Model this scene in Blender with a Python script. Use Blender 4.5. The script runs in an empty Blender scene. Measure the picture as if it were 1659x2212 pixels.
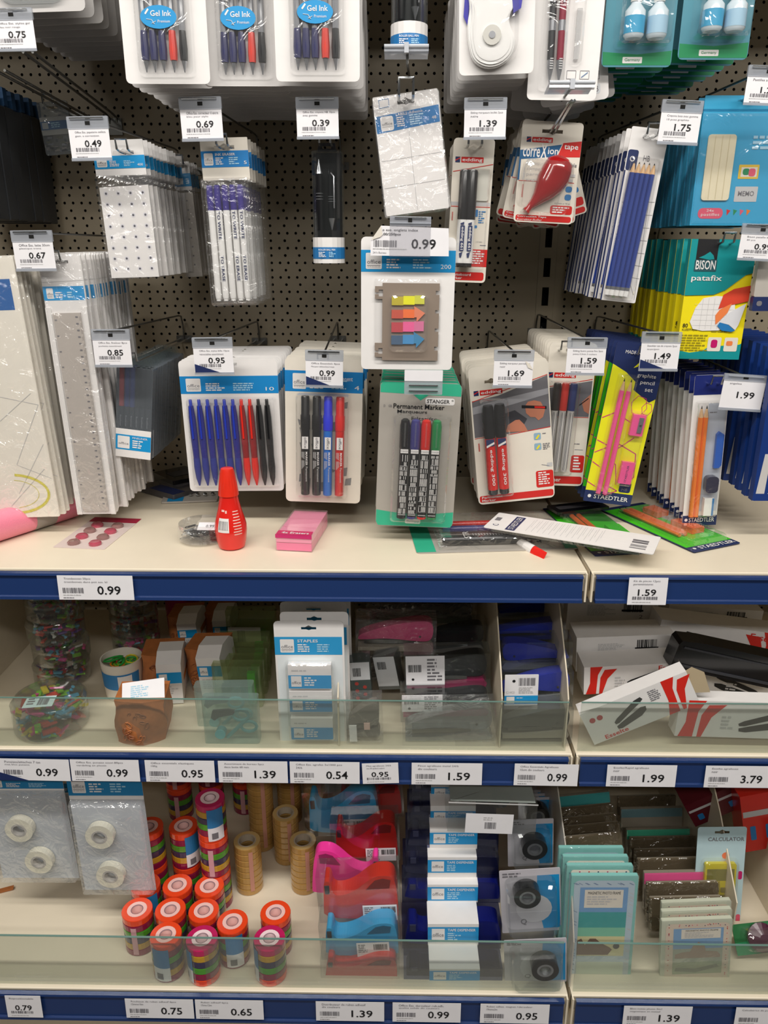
import bpy, math, random
from mathutils import Vector, Matrix, geometry
random.seed(7)
PI = math.pi
SC = bpy.context.scene
COL = SC.collection
# ---------------------------------------------------------------- camera
EYE = 1.55
F = 1680.0
cam_d = bpy.data.cameras.new('camera'); cam = bpy.data.objects.new('camera', cam_d); COL.objects.link(cam)
cam.location = (0, 0, EYE)
cam.rotation_euler = (math.radians(90-19), 0, math.radians(0.9))
cam_d.sensor_fit = 'VERTICAL'; cam_d.sensor_height = 36; cam_d.lens = 36*F/2212
cam_d.clip_start = 0.01
SC.camera = cam
# ---------------------------------------------------------------- light
SC.view_settings.view_transform = 'Standard'; SC.view_settings.look = 'None'
SC.view_settings.gamma = 1; SC.view_settings.use_curve_mapping = False
SC.view_settings.exposure = -0.27
SC.cycles.transparent_max_bounces = 40; SC.cycles.max_bounces = 8
wd = bpy.data.worlds.new('shop_surroundings'); SC.world = wd; wd.use_nodes = True
wd.node_tree.nodes['Background'].inputs[0].default_value = (1.0, .95, .88, 1)
wd.node_tree.nodes['Background'].inputs[1].default_value = 0.09
def lamp(name, loc, rot, sx, sy, power, col=(1, .96, .9)):
    l = bpy.data.lights.new(name, 'AREA'); l.shape = 'RECTANGLE'; l.size = sx; l.size_y = sy
    l.energy = power; l.color = col
    o = bpy.data.objects.new(name, l); COL.objects.link(o); o.location = loc
    o.rotation_euler = rot
    return o
lamp('ceiling_tube_light', (-0.1, 0.05, 2.8), (math.radians(20), 0, 0), 3.4, .14, 62)
lamp('ceiling_tube_light', (0.2, -1.5, 2.85), (math.radians(45), 0, 0), 3.4, .14, 36)
# ---------------------------------------------------------------- pixel helpers (lay-out measured in the 1659 x 2212 frame)
RM = cam.rotation_euler.to_matrix()
def ray(px, py): return RM @ Vector(((px-829.5)/F, -(py-1106)/F, -1))
def P(px, py, d):
    r = ray(px, py); return Vector((r.x*d/r.y, d, EYE + r.z*d/r.y))
def S(px, py, z):
    r = ray(px, py); t = (z-EYE)/r.z; return Vector((r.x*t, r.y*t, z))
def fr(tl, tr, bl, d, yaw=0, pitch=0, flat=None):
    """frame of a rectangle seen at three pixel corners; flat=z lays it on a level surface"""
    if flat is not None:
        c = Vector((0, 0, flat)); n = Vector((0, 0, 1))
    else:
        c = P((tr[0]+bl[0])/2, (tr[1]+bl[1])/2, d)
        n = Matrix.Rotation(math.radians(yaw), 3, 'Z') @ Matrix.Rotation(math.radians(pitch), 3, 'X') @ Vector((0, -1, 0))
    o = Vector((0, 0, EYE))
    def hit(p):
        r = ray(*p); return o + r*((c-o).dot(n)/r.dot(n))
    A, B, C = hit(tl), hit(tr), hit(bl)
    x = (B-A).normalized(); w = (B-A).length
    z = (A-C); z = (z - x*z.dot(x)); h = z.length; z.normalize()
    y = z.cross(x)
    org = (A+B)/2 - z*h
    return (Matrix(((x.x, y.x, z.x, org.x), (x.y, y.y, z.y, org.y), (x.z, y.z, z.z, org.z), (0, 0, 0, 1))), w, h)
# ---------------------------------------------------------------- materials
def lin(h):
    h = h.lstrip('#'); c = [int(h[i:i+2], 16)/255 for i in (0, 2, 4)]
    return tuple(x/12.92 if x <= .04045 else ((x+.055)/1.055)**2.4 for x in c) + (1,)
MATS = {}
def mat(name, col, rough=.5, metal=0, coat=0, bump=0, bscale=60, vary=.04, spec=.5):
    if name in MATS: return MATS[name]
    if not col: print('MISSING MAT', name); col = '#888888'
    m = bpy.data.materials.new(name); m.use_nodes = True; nt = m.node_tree; b = nt.nodes['Principled BSDF']
    c = lin(col)
    b.inputs['Roughness'].default_value = rough; b.inputs['Metallic'].default_value = metal
    b.inputs['Coat Weight'].default_value = coat; b.inputs['Coat Roughness'].default_value = .12
    b.inputs['Specular IOR Level'].default_value = spec
    tc = nt.nodes.new('ShaderNodeTexCoord'); nz = nt.nodes.new('ShaderNodeTexNoise'); nz.inputs['Scale'].default_value = bscale
    nt.links.new(tc.outputs['Object'], nz.inputs['Vector'])
    mx = nt.nodes.new('ShaderNodeMix'); mx.data_type = 'RGBA'
    mx.inputs['A'].default_value = tuple(x*(1-vary) for x in c[:3])+(1,); mx.inputs['B'].default_value = tuple(min(1, x*(1+vary)) for x in c[:3])+(1,)
    nt.links.new(nz.outputs['Fac'], mx.inputs['Factor']); nt.links.new(mx.outputs['Result'], b.inputs['Base Color'])
    if bump:
        bp = nt.nodes.new('ShaderNodeBump'); bp.inputs['Strength'].default_value = bump; bp.inputs['Distance'].default_value = .002
        nt.links.new(nz.outputs['Fac'], bp.inputs['Height']); nt.links.new(bp.outputs['Normal'], b.inputs['Normal'])
    MATS[name] = m; return m
def clear(name, tint='#ffffff', base=.06, rough=.08, bump=0, bscale=40, body=0, bodycol='#ffffff', edge=.5):
    """thin transparent plastic / glass: see-through + gloss (+ a little milky body)"""
    if name in MATS: return MATS[name]
    m = bpy.data.materials.new(name); m.use_nodes = True; nt = m.node_tree; nt.nodes.clear()
    N = nt.nodes.new; L = nt.links.new
    out = N('ShaderNodeOutputMaterial'); tr = N('ShaderNodeBsdfTransparent'); tr.inputs[0].default_value = lin(tint)
    gl = N('ShaderNodeBsdfGlossy'); gl.inputs['Roughness'].default_value = rough; gl.inputs[0].default_value = (1, 1, 1, 1)
    lw = N('ShaderNodeLayerWeight'); lw.inputs['Blend'].default_value = .35
    mp = N('ShaderNodeMapRange'); mp.inputs['To Min'].default_value = base; mp.inputs['To Max'].default_value = edge
    L(lw.outputs['Facing'], mp.inputs['Value'])
    mx = N('ShaderNodeMixShader'); L(mp.outputs[0], mx.inputs[0]); L(tr.outputs[0], mx.inputs[1]); L(gl.outputs[0], mx.inputs[2])
    last = mx
    if body:
        df = N('ShaderNodeBsdfDiffuse'); df.inputs[0].default_value = lin(bodycol)
        m2 = N('ShaderNodeMixShader'); m2.inputs[0].default_value = body; L(mx.outputs[0], m2.inputs[1]); L(df.outputs[0], m2.inputs[2]); last = m2
    if bump:
        tc = N('ShaderNodeTexCoord'); nz = N('ShaderNodeTexNoise'); nz.inputs['Scale'].default_value = bscale; nz.inputs['Detail'].default_value = 3
        nz.inputs['Distortion'].default_value = 1.2
        L(tc.outputs['Object'], nz.inputs['Vector'])
        bp = N('ShaderNodeBump'); bp.inputs['Strength'].default_value = bump; bp.inputs['Distance'].default_value = .01
        L(nz.outputs['Fac'], bp.inputs['Height']); L(bp.outputs['Normal'], gl.inputs['Normal'])
    L(last.outputs[0], out.inputs[0])
    MATS[name] = m; return m
WHITE = mat('white_card', '#eae7e5', .55); PAPER = mat('label_paper', '#f0eef1', .6); OFFW = mat('offwhite_card', '#e4ddd0', .55)
BLUE = mat('bright_blue_print', '#0f93d2', .45); MBLUE = mat('mid_blue_print', '#2478b8', .45); LBLUE = mat('light_blue_print', '#a9d3e8', .5)
BLACK = mat('black_ink', '#17171a', .5); GREYI = mat('grey_ink', '#77757a', .6); LGREY = mat('pale_grey_print', '#c4c3c3', .55)
NAVY = mat('navy_print', '#1d2c5c', .45); RED = mat('red_print', '#cf2520', .42); ORED = mat('orange_red_plastic', '#e8301a', .3, coat=.4)
RAIL = mat('navy_rail_plastic', '#1b3568', .32, coat=.3, bump=.05, bscale=8)
CREAM = mat('cream_painted_steel', '#e9ddc6', .42, bump=.06, bscale=20); CREAM2 = mat('cream_divider', '#d9cdb6', .5)
PEG = mat('beige_perforated_steel', '#968b77', .5, bump=.05, bscale=30); DARK = mat('dark_gap', '#0c0b0a', .9)
CHROME = mat('chrome_wire', '#c9cbcc', .22, metal=1); STEEL = mat('dull_steel_wire', '#7f7f7c', .38, metal=1)
PLW = mat('white_plastic', '#efeeec', .3, coat=.3); PLBK = mat('black_plastic', '#101013', .25, coat=.4); PLBL = mat('royal_blue_plastic', '#1b2fa6', .28, coat=.4)
PLRD = mat('red_plastic', '#d61f17', .25, coat=.5); PLNV = mat('navy_plastic', '#1b2169', .3, coat=.3); PLPK = mat('pink_plastic', '#f0569a', .35, coat=.3)
PINK = mat('hot_pink_plastic', '#ff3ea5', .3, coat=.3); CYAN = mat('cyan_plastic', '#2fa8dc', .3, coat=.3); ORNG = mat('orange_lacquer', '#ee7a1c', .35, coat=.3)
YEL = mat('yellow_print', '#f2df10', .45); NYEL = mat('neon_yellow_print', '#e8e621', .45); GRN = mat('lime_green_print', '#3ec51d', .45)
TEAL = mat('teal_print', '#0b9296', .45); GREEN = mat('green_print', '#128a55', .45); MINT = mat('mint_green_print', '#35b08b', .45)
KRAFT = mat('kraft_brown', '#b06a38', .6, bump=.4, bscale=90, vary=.25); BRTAPE = mat('brown_tape', '#b98f4e', .25, coat=.5, vary=.12)
WOOD = mat('bare_wood', '#d8b184', .6); GREYC = mat('grey_card', '#b7b1a9', .55); TAUPE = mat('taupe_plastic', '#8d7f73', .4); SILV = mat('silver_plastic', '#b9bbc0', .25, metal=.8)
PURP = mat('purple_cap', '#3a2f86', .3, coat=.4); SKY = mat('sky_blue_print', '#36a3cf', .42); MAG = mat('magenta_plastic', '#c41b6a', .3, coat=.3)
CLR = clear('clear_blister', base=.05, rough=.07, bump=.25, bscale=22, body=.025, edge=.45)
BAG = clear('crinkled_clear_film', base=.06, rough=.09, bump=.9, bscale=38, body=.03, edge=.45)
CLRG = clear('greyish_clear_plastic', tint='#dfe3e4', base=.1, rough=.1, bump=.2, body=.12, bodycol='#b9bfc4', edge=.6)
HOLD = clear('clear_ticket_holder', tint='#eef1f4', base=.08, rough=.08, body=.42, bodycol='#c6cad2', edge=.5)
GLASS = clear('greenish_shelf_glass', tint='#f7faf7', base=.035, rough=.03, body=.085, bodycol='#b4b3a8', edge=.3)
GLEDGE = mat('glass_cut_edge', '#6d8c83', .2)
CASE = clear('smoky_clear_case', tint='#f4f6f6', base=.035, rough=.06, bump=0, body=.03, bodycol='#9aa2a2', edge=.3)
mat('signal_red_print', '#d8281c', .45)
# ---------------------------------------------------------------- meshes
GL = {}
def load_glyphs():
    chars = [chr(c) for c in range(33, 127)]+['\u00ae']
    obs = []
    for b in (0, .012):
        for ch in chars:
            for body in (ch, ch+'|'):
                cu = bpy.data.curves.new('t', 'FONT'); cu.body = body; cu.size = 1; cu.resolution_u = 2; cu.offset = b; cu.fill_mode = 'FRONT'
                ob = bpy.data.objects.new('t', cu); COL.objects.link(ob); obs.append((b, ch, body, ob))
    dg = bpy.context.evaluated_depsgraph_get(); dg.update()
    for b, ch, body, ob in obs:
        e = ob.evaluated_get(dg); me = e.to_mesh()
        vs = [tuple(v.co[:2]) for v in me.vertices]
        if body == ch: GL[(b > 0, ch)] = [vs, [tuple(p.vertices) for p in me.polygons], 0]
        else: GL[(b > 0, ch)][2] = max(v[0] for v in vs)
        e.to_mesh_clear()
    for b, ch, body, ob in obs:
        cu = ob.data; bpy.data.objects.remove(ob); bpy.data.curves.remove(cu)
load_glyphs()
_tc = {}
def textmesh(s, bold=0):
    k = (s, bold > 0)
    if k not in _tc:
        vs = []; fs = []; x = 0
        barw = max(v[0] for v in GL[(bold > 0, '|')][0])
        for ch in s:
            if ch == ' ': x += .27; continue
            g = GL.get((bold > 0, ch))
            if g is None: continue
            o = len(vs); vs += [(v[0]+x, v[1]) for v in g[0]]; fs += [tuple(i+o for i in f) for f in g[1]]
            x += max(.15, g[2]-barw)
        xs = [v[0] for v in vs]; ys = [v[1] for v in vs]
        _tc[k] = (vs, fs, min(xs), max(xs), min(ys), max(ys))
    return _tc[k]
def rrect(x0, x1, z0, z1, r, n=3):
    r = min(r, abs(x1-x0)/2, abs(z1-z0)/2); o = []
    for cx, cz, a in ((x1-r, z1-r, 0), (x0+r, z1-r, 90), (x0+r, z0+r, 180), (x1-r, z0+r, 270)):
        for i in range(n+1):
            t = math.radians(a+90*i/n); o.append((cx+r*math.cos(t), cz+r*math.sin(t)))
    return o
def circ(cx, cz, r, n=16, rz=None): return [(cx+r*math.cos(2*PI*i/n), cz+(rz or r)*math.sin(2*PI*i/n)) for i in range(n)]
def chaikin(p, n=2):
    for _ in range(n):
        q = []
        for i in range(len(p)):
            a, b = p[i], p[(i+1) % len(p)]; q += [(a[0]*.75+b[0]*.25, a[1]*.75+b[1]*.25), (a[0]*.25+b[0]*.75, a[1]*.25+b[1]*.75)]
        p = q
    return p
class M:
    def __init__(s): s.v = []; s.f = []; s.mi = []; s.mats = []; s.T = None
    def add(s, vs, fs, mt):
        if mt not in s.mats: s.mats.append(mt)
        k = s.mats.index(mt); b = len(s.v)
        if s.T is not None: vs = [tuple(s.T @ Vector(v)) for v in vs]
        s.v += [tuple(v) for v in vs]; s.f += [tuple(i+b for i in f) for f in fs]; s.mi += [k]*len(fs)
    def box(s, x0, x1, y0, y1, z0, z1, mt):
        s.add([(x0, y0, z0), (x1, y0, z0), (x1, y1, z0), (x0, y1, z0), (x0, y0, z1), (x1, y0, z1), (x1, y1, z1), (x0, y1, z1)],
              [(0, 3, 2, 1), (4, 5, 6, 7), (0, 1, 5, 4), (1, 2, 6, 5), (2, 3, 7, 6), (3, 0, 4, 7)], mt)
    def prism(s, pts, y0, y1, mt, holes=()):
        loops = [list(pts)] + [list(h) for h in holes]
        flat = [p for l in loops for p in l]; n = len(flat)
        if holes or len(pts) > 4:
            tri = geometry.tessellate_polygon([[Vector((p[0], p[1], 0)) for p in l] for l in loops])
        else: tri = [tuple(range(len(pts)))]
        vs = [(p[0], y0, p[1]) for p in flat] + [(p[0], y1, p[1]) for p in flat]
        fs = [tuple(t) for t in tri] + [tuple(i+n for i in reversed(t)) for t in tri]
        b = 0
        for l in loops:
            k = len(l)
            for i in range(k): fs.append((b+i, b+(i+1) % k, b+(i+1) % k+n, b+i+n))
            b += k
        s.add(vs, fs, mt)
    def prismx(s, pts, x0, x1, mt):          # pts in (y,z), extruded along x
        n = len(pts); tri = geometry.tessellate_polygon([[Vector((p[0], p[1], 0)) for p in pts]])
        vs = [(x0, p[0], p[1]) for p in pts] + [(x1, p[0], p[1]) for p in pts]
        s.add(vs, [tuple(t) for t in tri]+[tuple(i+n for i in t) for t in tri]+[(i, (i+1) % n, (i+1) % n+n, i+n) for i in range(n)], mt)
    def prismz(s, pts, z0, z1, mt, cap=True):          # pts in (x,y), extruded along z
        n = len(pts); tri = geometry.tessellate_polygon([[Vector((p[0], p[1], 0)) for p in pts]]) if cap else []
        vs = [(p[0], p[1], z0) for p in pts] + [(p[0], p[1], z1) for p in pts]
        s.add(vs, [tuple(t) for t in tri]+[tuple(i+n for i in t) for t in tri]+[(i, (i+1) % n, (i+1) % n+n, i+n) for i in range(n)], mt)
    def lathe(s, prof, mt, cx=0, cy=0, n=12, cap=True, T=None):
        old = s.T
        if T is not None: s.T = T if old is None else old @ T
        vs = []; fs = []
        for r, z in prof:
            for i in range(n): a = 2*PI*i/n; vs.append((cx+r*math.cos(a), cy+r*math.sin(a), z))
        for j in range(len(prof)-1):
            for i in range(n): fs.append((j*n+i, j*n+(i+1) % n, (j+1)*n+(i+1) % n, (j+1)*n+i))
        if cap: fs.append(tuple(reversed(range(n)))); fs.append(tuple((len(prof)-1)*n+i for i in range(n)))
        s.add(vs, fs, mt); s.T = old
    def tube(s, pts, r, mt, n=6, closed=False):
        pts = [Vector(p) for p in pts]; vs = []; fs = []; k = len(pts); up = None
        for i, p in enumerate(pts):
            if closed: t = pts[(i+1) % k]-pts[i-1]
            else: t = pts[min(i+1, k-1)]-pts[max(i-1, 0)]
            t.normalize()
            if up is None: up = Vector((0, 0, 1)) if abs(t.z) < .9 else Vector((1, 0, 0))
            a = (up - t*up.dot(t)); a = a.normalized() if a.length > 1e-6 else t.orthogonal().normalized()
            up = a; b = t.cross(a)
            for j in range(n): q = 2*PI*j/n; vs.append(p+a*r*math.cos(q)+b*r*math.sin(q))
        for i in range(k if closed else k-1):
            for j in range(n): fs.append((i*n+j, i*n+(j+1) % n, ((i+1) % k)*n+(j+1) % n, ((i+1) % k)*n+j))
        if not closed: fs.append(tuple(range(n))); fs.append(tuple((k-1)*n+j for j in range(n)))
        s.add(vs, fs, mt)
    def bubble(s, x0, x1, z0, z1, dep, mt, r=.006, inset=.003, y=0, back=False):
        """raised clear blister in front (-y) of the card"""
        A = rrect(x0, x1, z0, z1, r); B = rrect(x0+inset*.5, x1-inset*.5, z0+inset*.5, z1-inset*.5, r); C = rrect(x0+inset*1.4, x1-inset*1.4, z0+inset*1.4, z1-inset*1.4, r)
        n = len(A); vs = [(p[0], y-.0003, p[1]) for p in A]+[(p[0], y-dep*.8, p[1]) for p in B]+[(p[0], y-dep, p[1]) for p in C]
        fs = [(k*n+i, k*n+(i+1) % n, (k+1)*n+(i+1) % n, (k+1)*n+i) for k in (0, 1) for i in range(n)]+[tuple(2*n+i for i in range(n))]
        s.add(vs, fs, mt)
    def text(s, t, x0, x1, z0, z1, mt, y=-.0004, rot=0, bold=0):
        """lettering fitted to a box; rot=-90 reads downwards, 90 upwards, 180 upside down"""
        if not t.strip(): return
        vs, fs, a, b, c, d = textmesh(t, bold)
        o = []
        for x, q in vs:
            u = (x-a)/max(b-a, 1e-6); v = (q-c)/max(d-c, 1e-6)
            if rot == -90: u, v = v, 1-u
            elif rot == 90: u, v = 1-v, u
            elif rot == 180: u, v = 1-u, 1-v
            o.append((x0+u*(x1-x0), y, z0+v*(z1-z0)))
        s.add(o, fs, mt)
    def dec(s, x0, x1, z0, z1, mt, y=-.0002):
        s.add([(x0, y, z0), (x1, y, z0), (x1, y, z1), (x0, y, z1)], [(0, 1, 2, 3)], mt)
    def poly(s, pts, mt, y=-.0002):
        n = len(pts); tri = geometry.tessellate_polygon([[Vector((p[0], p[1], 0)) for p in pts]])
        s.add([(p[0], y, p[1]) for p in pts], [tuple(t) for t in tri], mt)
    def line(s, a, b, wd, mt, y=-.0003):
        a = Vector(a); b = Vector(b); t = (b-a).normalized(); n = Vector((-t.y, t.x))*wd/2
        s.add([(p.x, y, p.y) for p in (a-n, b-n, b+n, a+n)], [(0, 1, 2, 3)], mt)
    def words(s, x0, x1, z0, z1, rows, mt, y=-.0004, fill=.55, ragged=.5):
        rh = (z1-z0)/rows
        for i in range(rows):
            zt = z1-i*rh; x = x0; end = x1-(x1-x0)*ragged*random.random()
            while x < end:
                wl = rh*random.uniform(.8, 2.6); s.dec(x, min(x+wl, end), zt-rh*fill, zt, mt, y); x += wl+rh*.35
    def bars(s, x0, x1, z0, z1, mt, y=-.0004):
        x = x0; u = (x1-x0)/46
        while x < x1-u:
            wl = u*random.choice((1, 1, 2, 3)); s.dec(x, min(x+wl, x1), z0, z1, mt, y); x += wl+u*random.choice((1, 1, 2))
    def done(s, name, parent=None, label=None, smooth=False, kind=None):
        if not s.v: return None
        me = bpy.data.meshes.new(name); me.from_pydata(s.v, [], s.f)
        for m_ in s.mats: me.materials.append(m_)
        me.polygons.foreach_set('material_index', s.mi)
        if smooth: me.polygons.foreach_set('use_smooth', [True]*len(s.f))
        me.update()
        o = bpy.data.objects.new(name, me); COL.objects.link(o)
        if smooth:
            try: me.set_sharp_from_angle(angle=math.radians(40))
            except Exception: pass
        if parent is not None: o.parent = parent
        if label: o['label'] = label
        if kind: o['kind'] = kind
        return o
def thing(name, label, cat, mtx=None, group=None):
    o = bpy.data.objects.new(name, None); COL.objects.link(o); o.empty_display_size = .02
    if mtx is not None: o.matrix_world = mtx
    o['label'] = label; o['category'] = cat
    if group: o['group'] = group
    return o
def at(v, rz=0): return Matrix.Translation(v) @ Matrix.Rotation(math.radians(rz), 4, 'Z')
def tagit(o, label, cat, group=None):
    o['label'] = label; o['category'] = cat
    if group: o['group'] = group
    return o
def copytree(root, mtx, label, group=None, skip=()):
    r = root.copy(); COL.objects.link(r); r.matrix_world = mtx; r['label'] = label
    if group: r['group'] = group
    elif 'group' in r: del r['group']
    for ch in list(root.children):
        if ch.name.split('.')[0] in skip: continue
        c = ch.copy(); COL.objects.link(c); c.parent = r
        for g in ch.children:
            if g.name.split('.')[0] in skip: continue
            e = g.copy(); COL.objects.link(e); e.parent = c
    return r
class Pack:
    """a flat pack: fractions u (0 left..1 right), v (0 top..1 bottom) of its face; face at y=0 looking to -y"""
    def __init__(s, name, label, cat, frame, group=None):
        s.m, s.w, s.h = frame; s.root = thing(name, label, cat, s.m, group); s.parts = {}; s.group = group
    def U(s, f): return (f-.5)*s.w
    def V(s, f): return s.h*(1-f)
    def part(s, name):
        if name not in s.parts: s.parts[name] = M()
        return s.parts[name]
    def card(s, mt, th=.0007, r=.004, hole=True, u0=0, u1=1, v0=0, v1=1, y=0, name='backing_card', hv=None, hw=None, hu=.5):
        holes = []
        if hole:
            hz = s.V(hv) if hv is not None else s.h-.009; hw = hw or min(.014, s.w*.2); hx = s.U(hu)
            holes = [[(hx-hw, hz-.0022), (hx-.004, hz-.0022), (hx, hz-.0035), (hx+.004, hz-.0022), (hx+hw, hz-.0022), (hx+hw, hz+.0022), (hx+.005, hz+.0022), (hx, hz+.005), (hx-.005, hz+.0022), (hx-hw, hz+.0022)]]
        s.part(name).prism(rrect(s.U(u0), s.U(u1), s.V(v1), s.V(v0), r), y, y+th, mt, holes)
        s.hz = s.h-.009 if hv is None else s.V(hv)
    def rect(s, u0, u1, v0, v1, mt, part='printed_band', y=-.0002): s.part(part).dec(s.U(u0), s.U(u1), s.V(v1), s.V(v0), mt, y)
    def rr(s, u0, u1, v0, v1, mt, part='printed_band', y=-.0003, r=.003): s.part(part).poly(rrect(s.U(u0), s.U(u1), s.V(v1), s.V(v0), r), mt, y)
    def poly(s, pts, mt, part='printed_band', y=-.0002): s.part(part).poly([(s.U(a), s.V(b)) for a, b in pts], mt, y)
    def text(s, t, u0, u1, v0, v1, mt=None, part='printed_text', y=-.0006, rot=0, bold=0): s.part(part).text(t, s.U(u0), s.U(u1), s.V(v1), s.V(v0), mt or BLACK, y, rot, bold)
    def words(s, u0, u1, v0, v1, rows, mt, part='printed_text', y=-.0006, **k): s.part(part).words(s.U(u0), s.U(u1), s.V(v1), s.V(v0), rows, mt, y, **k)
    def bars(s, u0, u1, v0, v1, mt, part='printed_text', y=-.0006): s.part(part).bars(s.U(u0), s.U(u1), s.V(v1), s.V(v0), mt, y)
    def line(s, a, b, wd, mt, part='printed_band', y=-.0004): s.part(part).line((s.U(a[0]), s.V(a[1])), (s.U(b[0]), s.V(b[1])), wd, mt, y)
    def bubble(s, u0, u1, v0, v1, dep, mt=None, **k): s.part('blister').bubble(s.U(u0), s.U(u1), s.V(v1), s.V(v0), dep, mt or CLR, **k)
    def office(s, v0, v1, u0=0, u1=1, title='', num='', logo_u=.06, mt=None, y=-.0002, rows=4, logo_w=None):
        """blue header band with the white office logo square, title, small print and pack count"""
        s.rect(u0, u1, v0, v1, mt or BLUE, 'header_band', y); bh = (v1-v0)
        lw = logo_w or min(.2, bh*.74*s.h/s.w); q = v0+bh*.13; e = v1-bh*.13
        s.rr(logo_u, logo_u+lw, q, e, WHITE, 'header_band', y-.0002, r=.0015)
        s.text('office', logo_u+lw*.08, logo_u+lw*.92, q+(e-q)*.42, q+(e-q)*.68, GREYI, y=y-.0004)
        s.rect(logo_u+lw*.08, logo_u+lw*.92, q+(e-q)*.76, q+(e-q)*.79, GREYI, 'printed_text', y-.0004)
        s.words(logo_u+lw*.1, logo_u+lw*.9, q+(e-q)*.83, q+(e-q)*.93, 1, LGREY, y=y-.0004, ragged=0)
        t0 = logo_u+lw+.05
        if title: s.text(title, t0, min(t0+.035*len(title)*1.2, .93), v0+bh*.14, v0+bh*.3, WHITE, y=y-.0004, bold=.01)
        s.words(t0, t0+.2, v0+bh*.4, v0+bh*.88, rows, WHITE, y=y-.0004); s.words(t0+.28, t0+.5, v0+bh*.4, v0+bh*.88, rows, LBLUE, y=y-.0004)
        if num: s.text(num, .92-.025*len(num), .955, v0+bh*.64, v0+bh*.84, WHITE, y=y-.0004)
    def done(s):
        for k, m_ in s.parts.items(): m_.done(k, s.root)
        return s.root
    def topw(s): return s.m @ Vector((0, 0, s.hz if hasattr(s, 'hz') else s.h-.009))
ORD = ['', 'second', 'third', 'fourth', 'fifth', 'sixth', 'seventh', 'eighth', 'ninth', 'tenth', 'eleventh', 'twelfth', 'thirteenth', 'fourteenth', 'fifteenth', 'sixteenth', 'seventeenth', 'eighteenth']
def stack(p, n, dy, label, jx=.0015, jr=1.2, skip=('printed_text',), angles=None, lead=None):
    """n copies hanging behind pack p on the same hook"""
    g = p.group
    for k in range(1, n+1):
        a = math.radians(angles[k-1] if angles and k <= len(angles) else random.uniform(-jr, jr))
        c = Vector((0, 0, getattr(p, 'hz', p.h-.009)))
        R = Matrix.Translation(c) @ Matrix.Rotation(a, 4, 'Y') @ Matrix.Translation(-c)
        mt = Matrix.Translation((random.uniform(-jx, jx), (lead or dy)+dy*(k-1), random.uniform(-.001, .001))) @ p.m @ R
        copytree(p.root, mt, label.replace(' behind the front one', '').replace(' stacked', '').replace(' hidden', '')+', '+ORD[k]+' from the front', g, skip if k > 1 else ())
# ================================================================ structure
BOARD = 1.46
Z1, Y1 = EYE-.428, .995
Z2, Y2 = EYE-.719, .985
Z3, Y3 = EYE-1.078, .883
JX = P(1272, 1240, Y1).x                    # the joint between the two bays
def struct(name, m_, parent=None):
    o = m_.done(name, parent)
    if parent is None: o['kind'] = 'structure'
    return o
fl = M(); fl.box(-3, 3, -3, 2.2, -.02, 0, mat('grey_floor_tile', '#6e6963', .35, bump=.1, bscale=4)); struct('floor', fl)
# perforated back panels: 25 mm grid, 75 x 25 mm repeating cell of real holes
ph = P(678, 600, BOARD)
def cell():
    W, H = .075, .025; r = .0025
    holes = [circ(.0075+.015*i, .00625, r, 8) for i in range(5)] + [circ(x, .01875, r, 8) for x in (.0075, .0325, .0575)]
    loops = [[(0, 0), (W, 0), (W, H), (0, H)]]+holes
    flat = [p for l in loops for p in l]
    tri = geometry.tessellate_polygon([[Vector((p[0], p[1], 0)) for p in l] for l in loops])
    rim = []; b = 4
    for l in holes:
        for i in range(8): rim.append((b+i, b+(i+1) % 8))
        b += 8
    return flat, tri, rim
cf, ct, cr = cell()
def panel(x0, nx, z0, nz, parent, cut=False):
    m_ = M(); vs = []; fs = []; n = len(cf)
    for i in range(nx):
        for j in range(nz):
            b = len(vs); ox = x0+i*.075; oz = z0+j*.025
            vs += [(ox+p[0], BOARD, oz+p[1]) for p in cf]+[(ox+p[0], BOARD+.0015, oz+p[1]) for p in cf]
            fs += [tuple(k+b for k in t) for t in ct]+[(a+b, c+b, c+b+n, a+b+n) for a, c in cr]
    m_.add(vs, fs, PEG)
    # folded lips top and bottom of the panel
    m_.box(x0, x0+nx*.075, BOARD+.0015, BOARD+.014, z0+nz*.025-.0005, z0+nz*.025, PEG)
    m_.box(x0, x0+nx*.075, BOARD+.0015, BOARD+.014, z0, z0+.0005, PEG)
    m_.done('perforated_panel', parent)
wall = thing('wall_back', 'x', 'x'); del wall['label'], wall['category']; wall['kind'] = 'structure'
bk = M(); bk.box(-1.35, 1.35, BOARD+.03, BOARD+.04, .05, 2.15, DARK); bk.done('backing', wall)
seam = P(700, 448, BOARD).z
zoff = ph.z-.00625
z0s = []
zz = seam
while zz > .1: zz -= .4
for k in range(6):
    zb = zz+.4*k
    # keep the rows in step with the photograph
    base = zb+((zoff-zb) % .025)-.025 if ((zoff-zb) % .025) > .0125 else zb+((zoff-zb) % .025)
    lx = ph.x-.0075-.075*0
    nL = int((JX-.024-lx)/.075); xl = lx-.075*int((lx+1.15)/.075)
    nx = int((JX-.022-xl)/.075)
    panel(xl, nx, base+.0005, 16, wall)
    # strip of the same steel closing the panel beside the upright
    e = M(); e.box(xl+nx*.075, JX-.0158, BOARD, BOARD+.0015, base+.0005, base+.4005, PEG); e.done('panel_edge', wall)
    e = M(); e.box(JX+.0158, JX+.028, BOARD, BOARD+.0015, base+.0005, base+.4005, PEG); e.done('panel_edge', wall)
    panel(JX+.028, 12, base+.0005, 16, wall)
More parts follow.
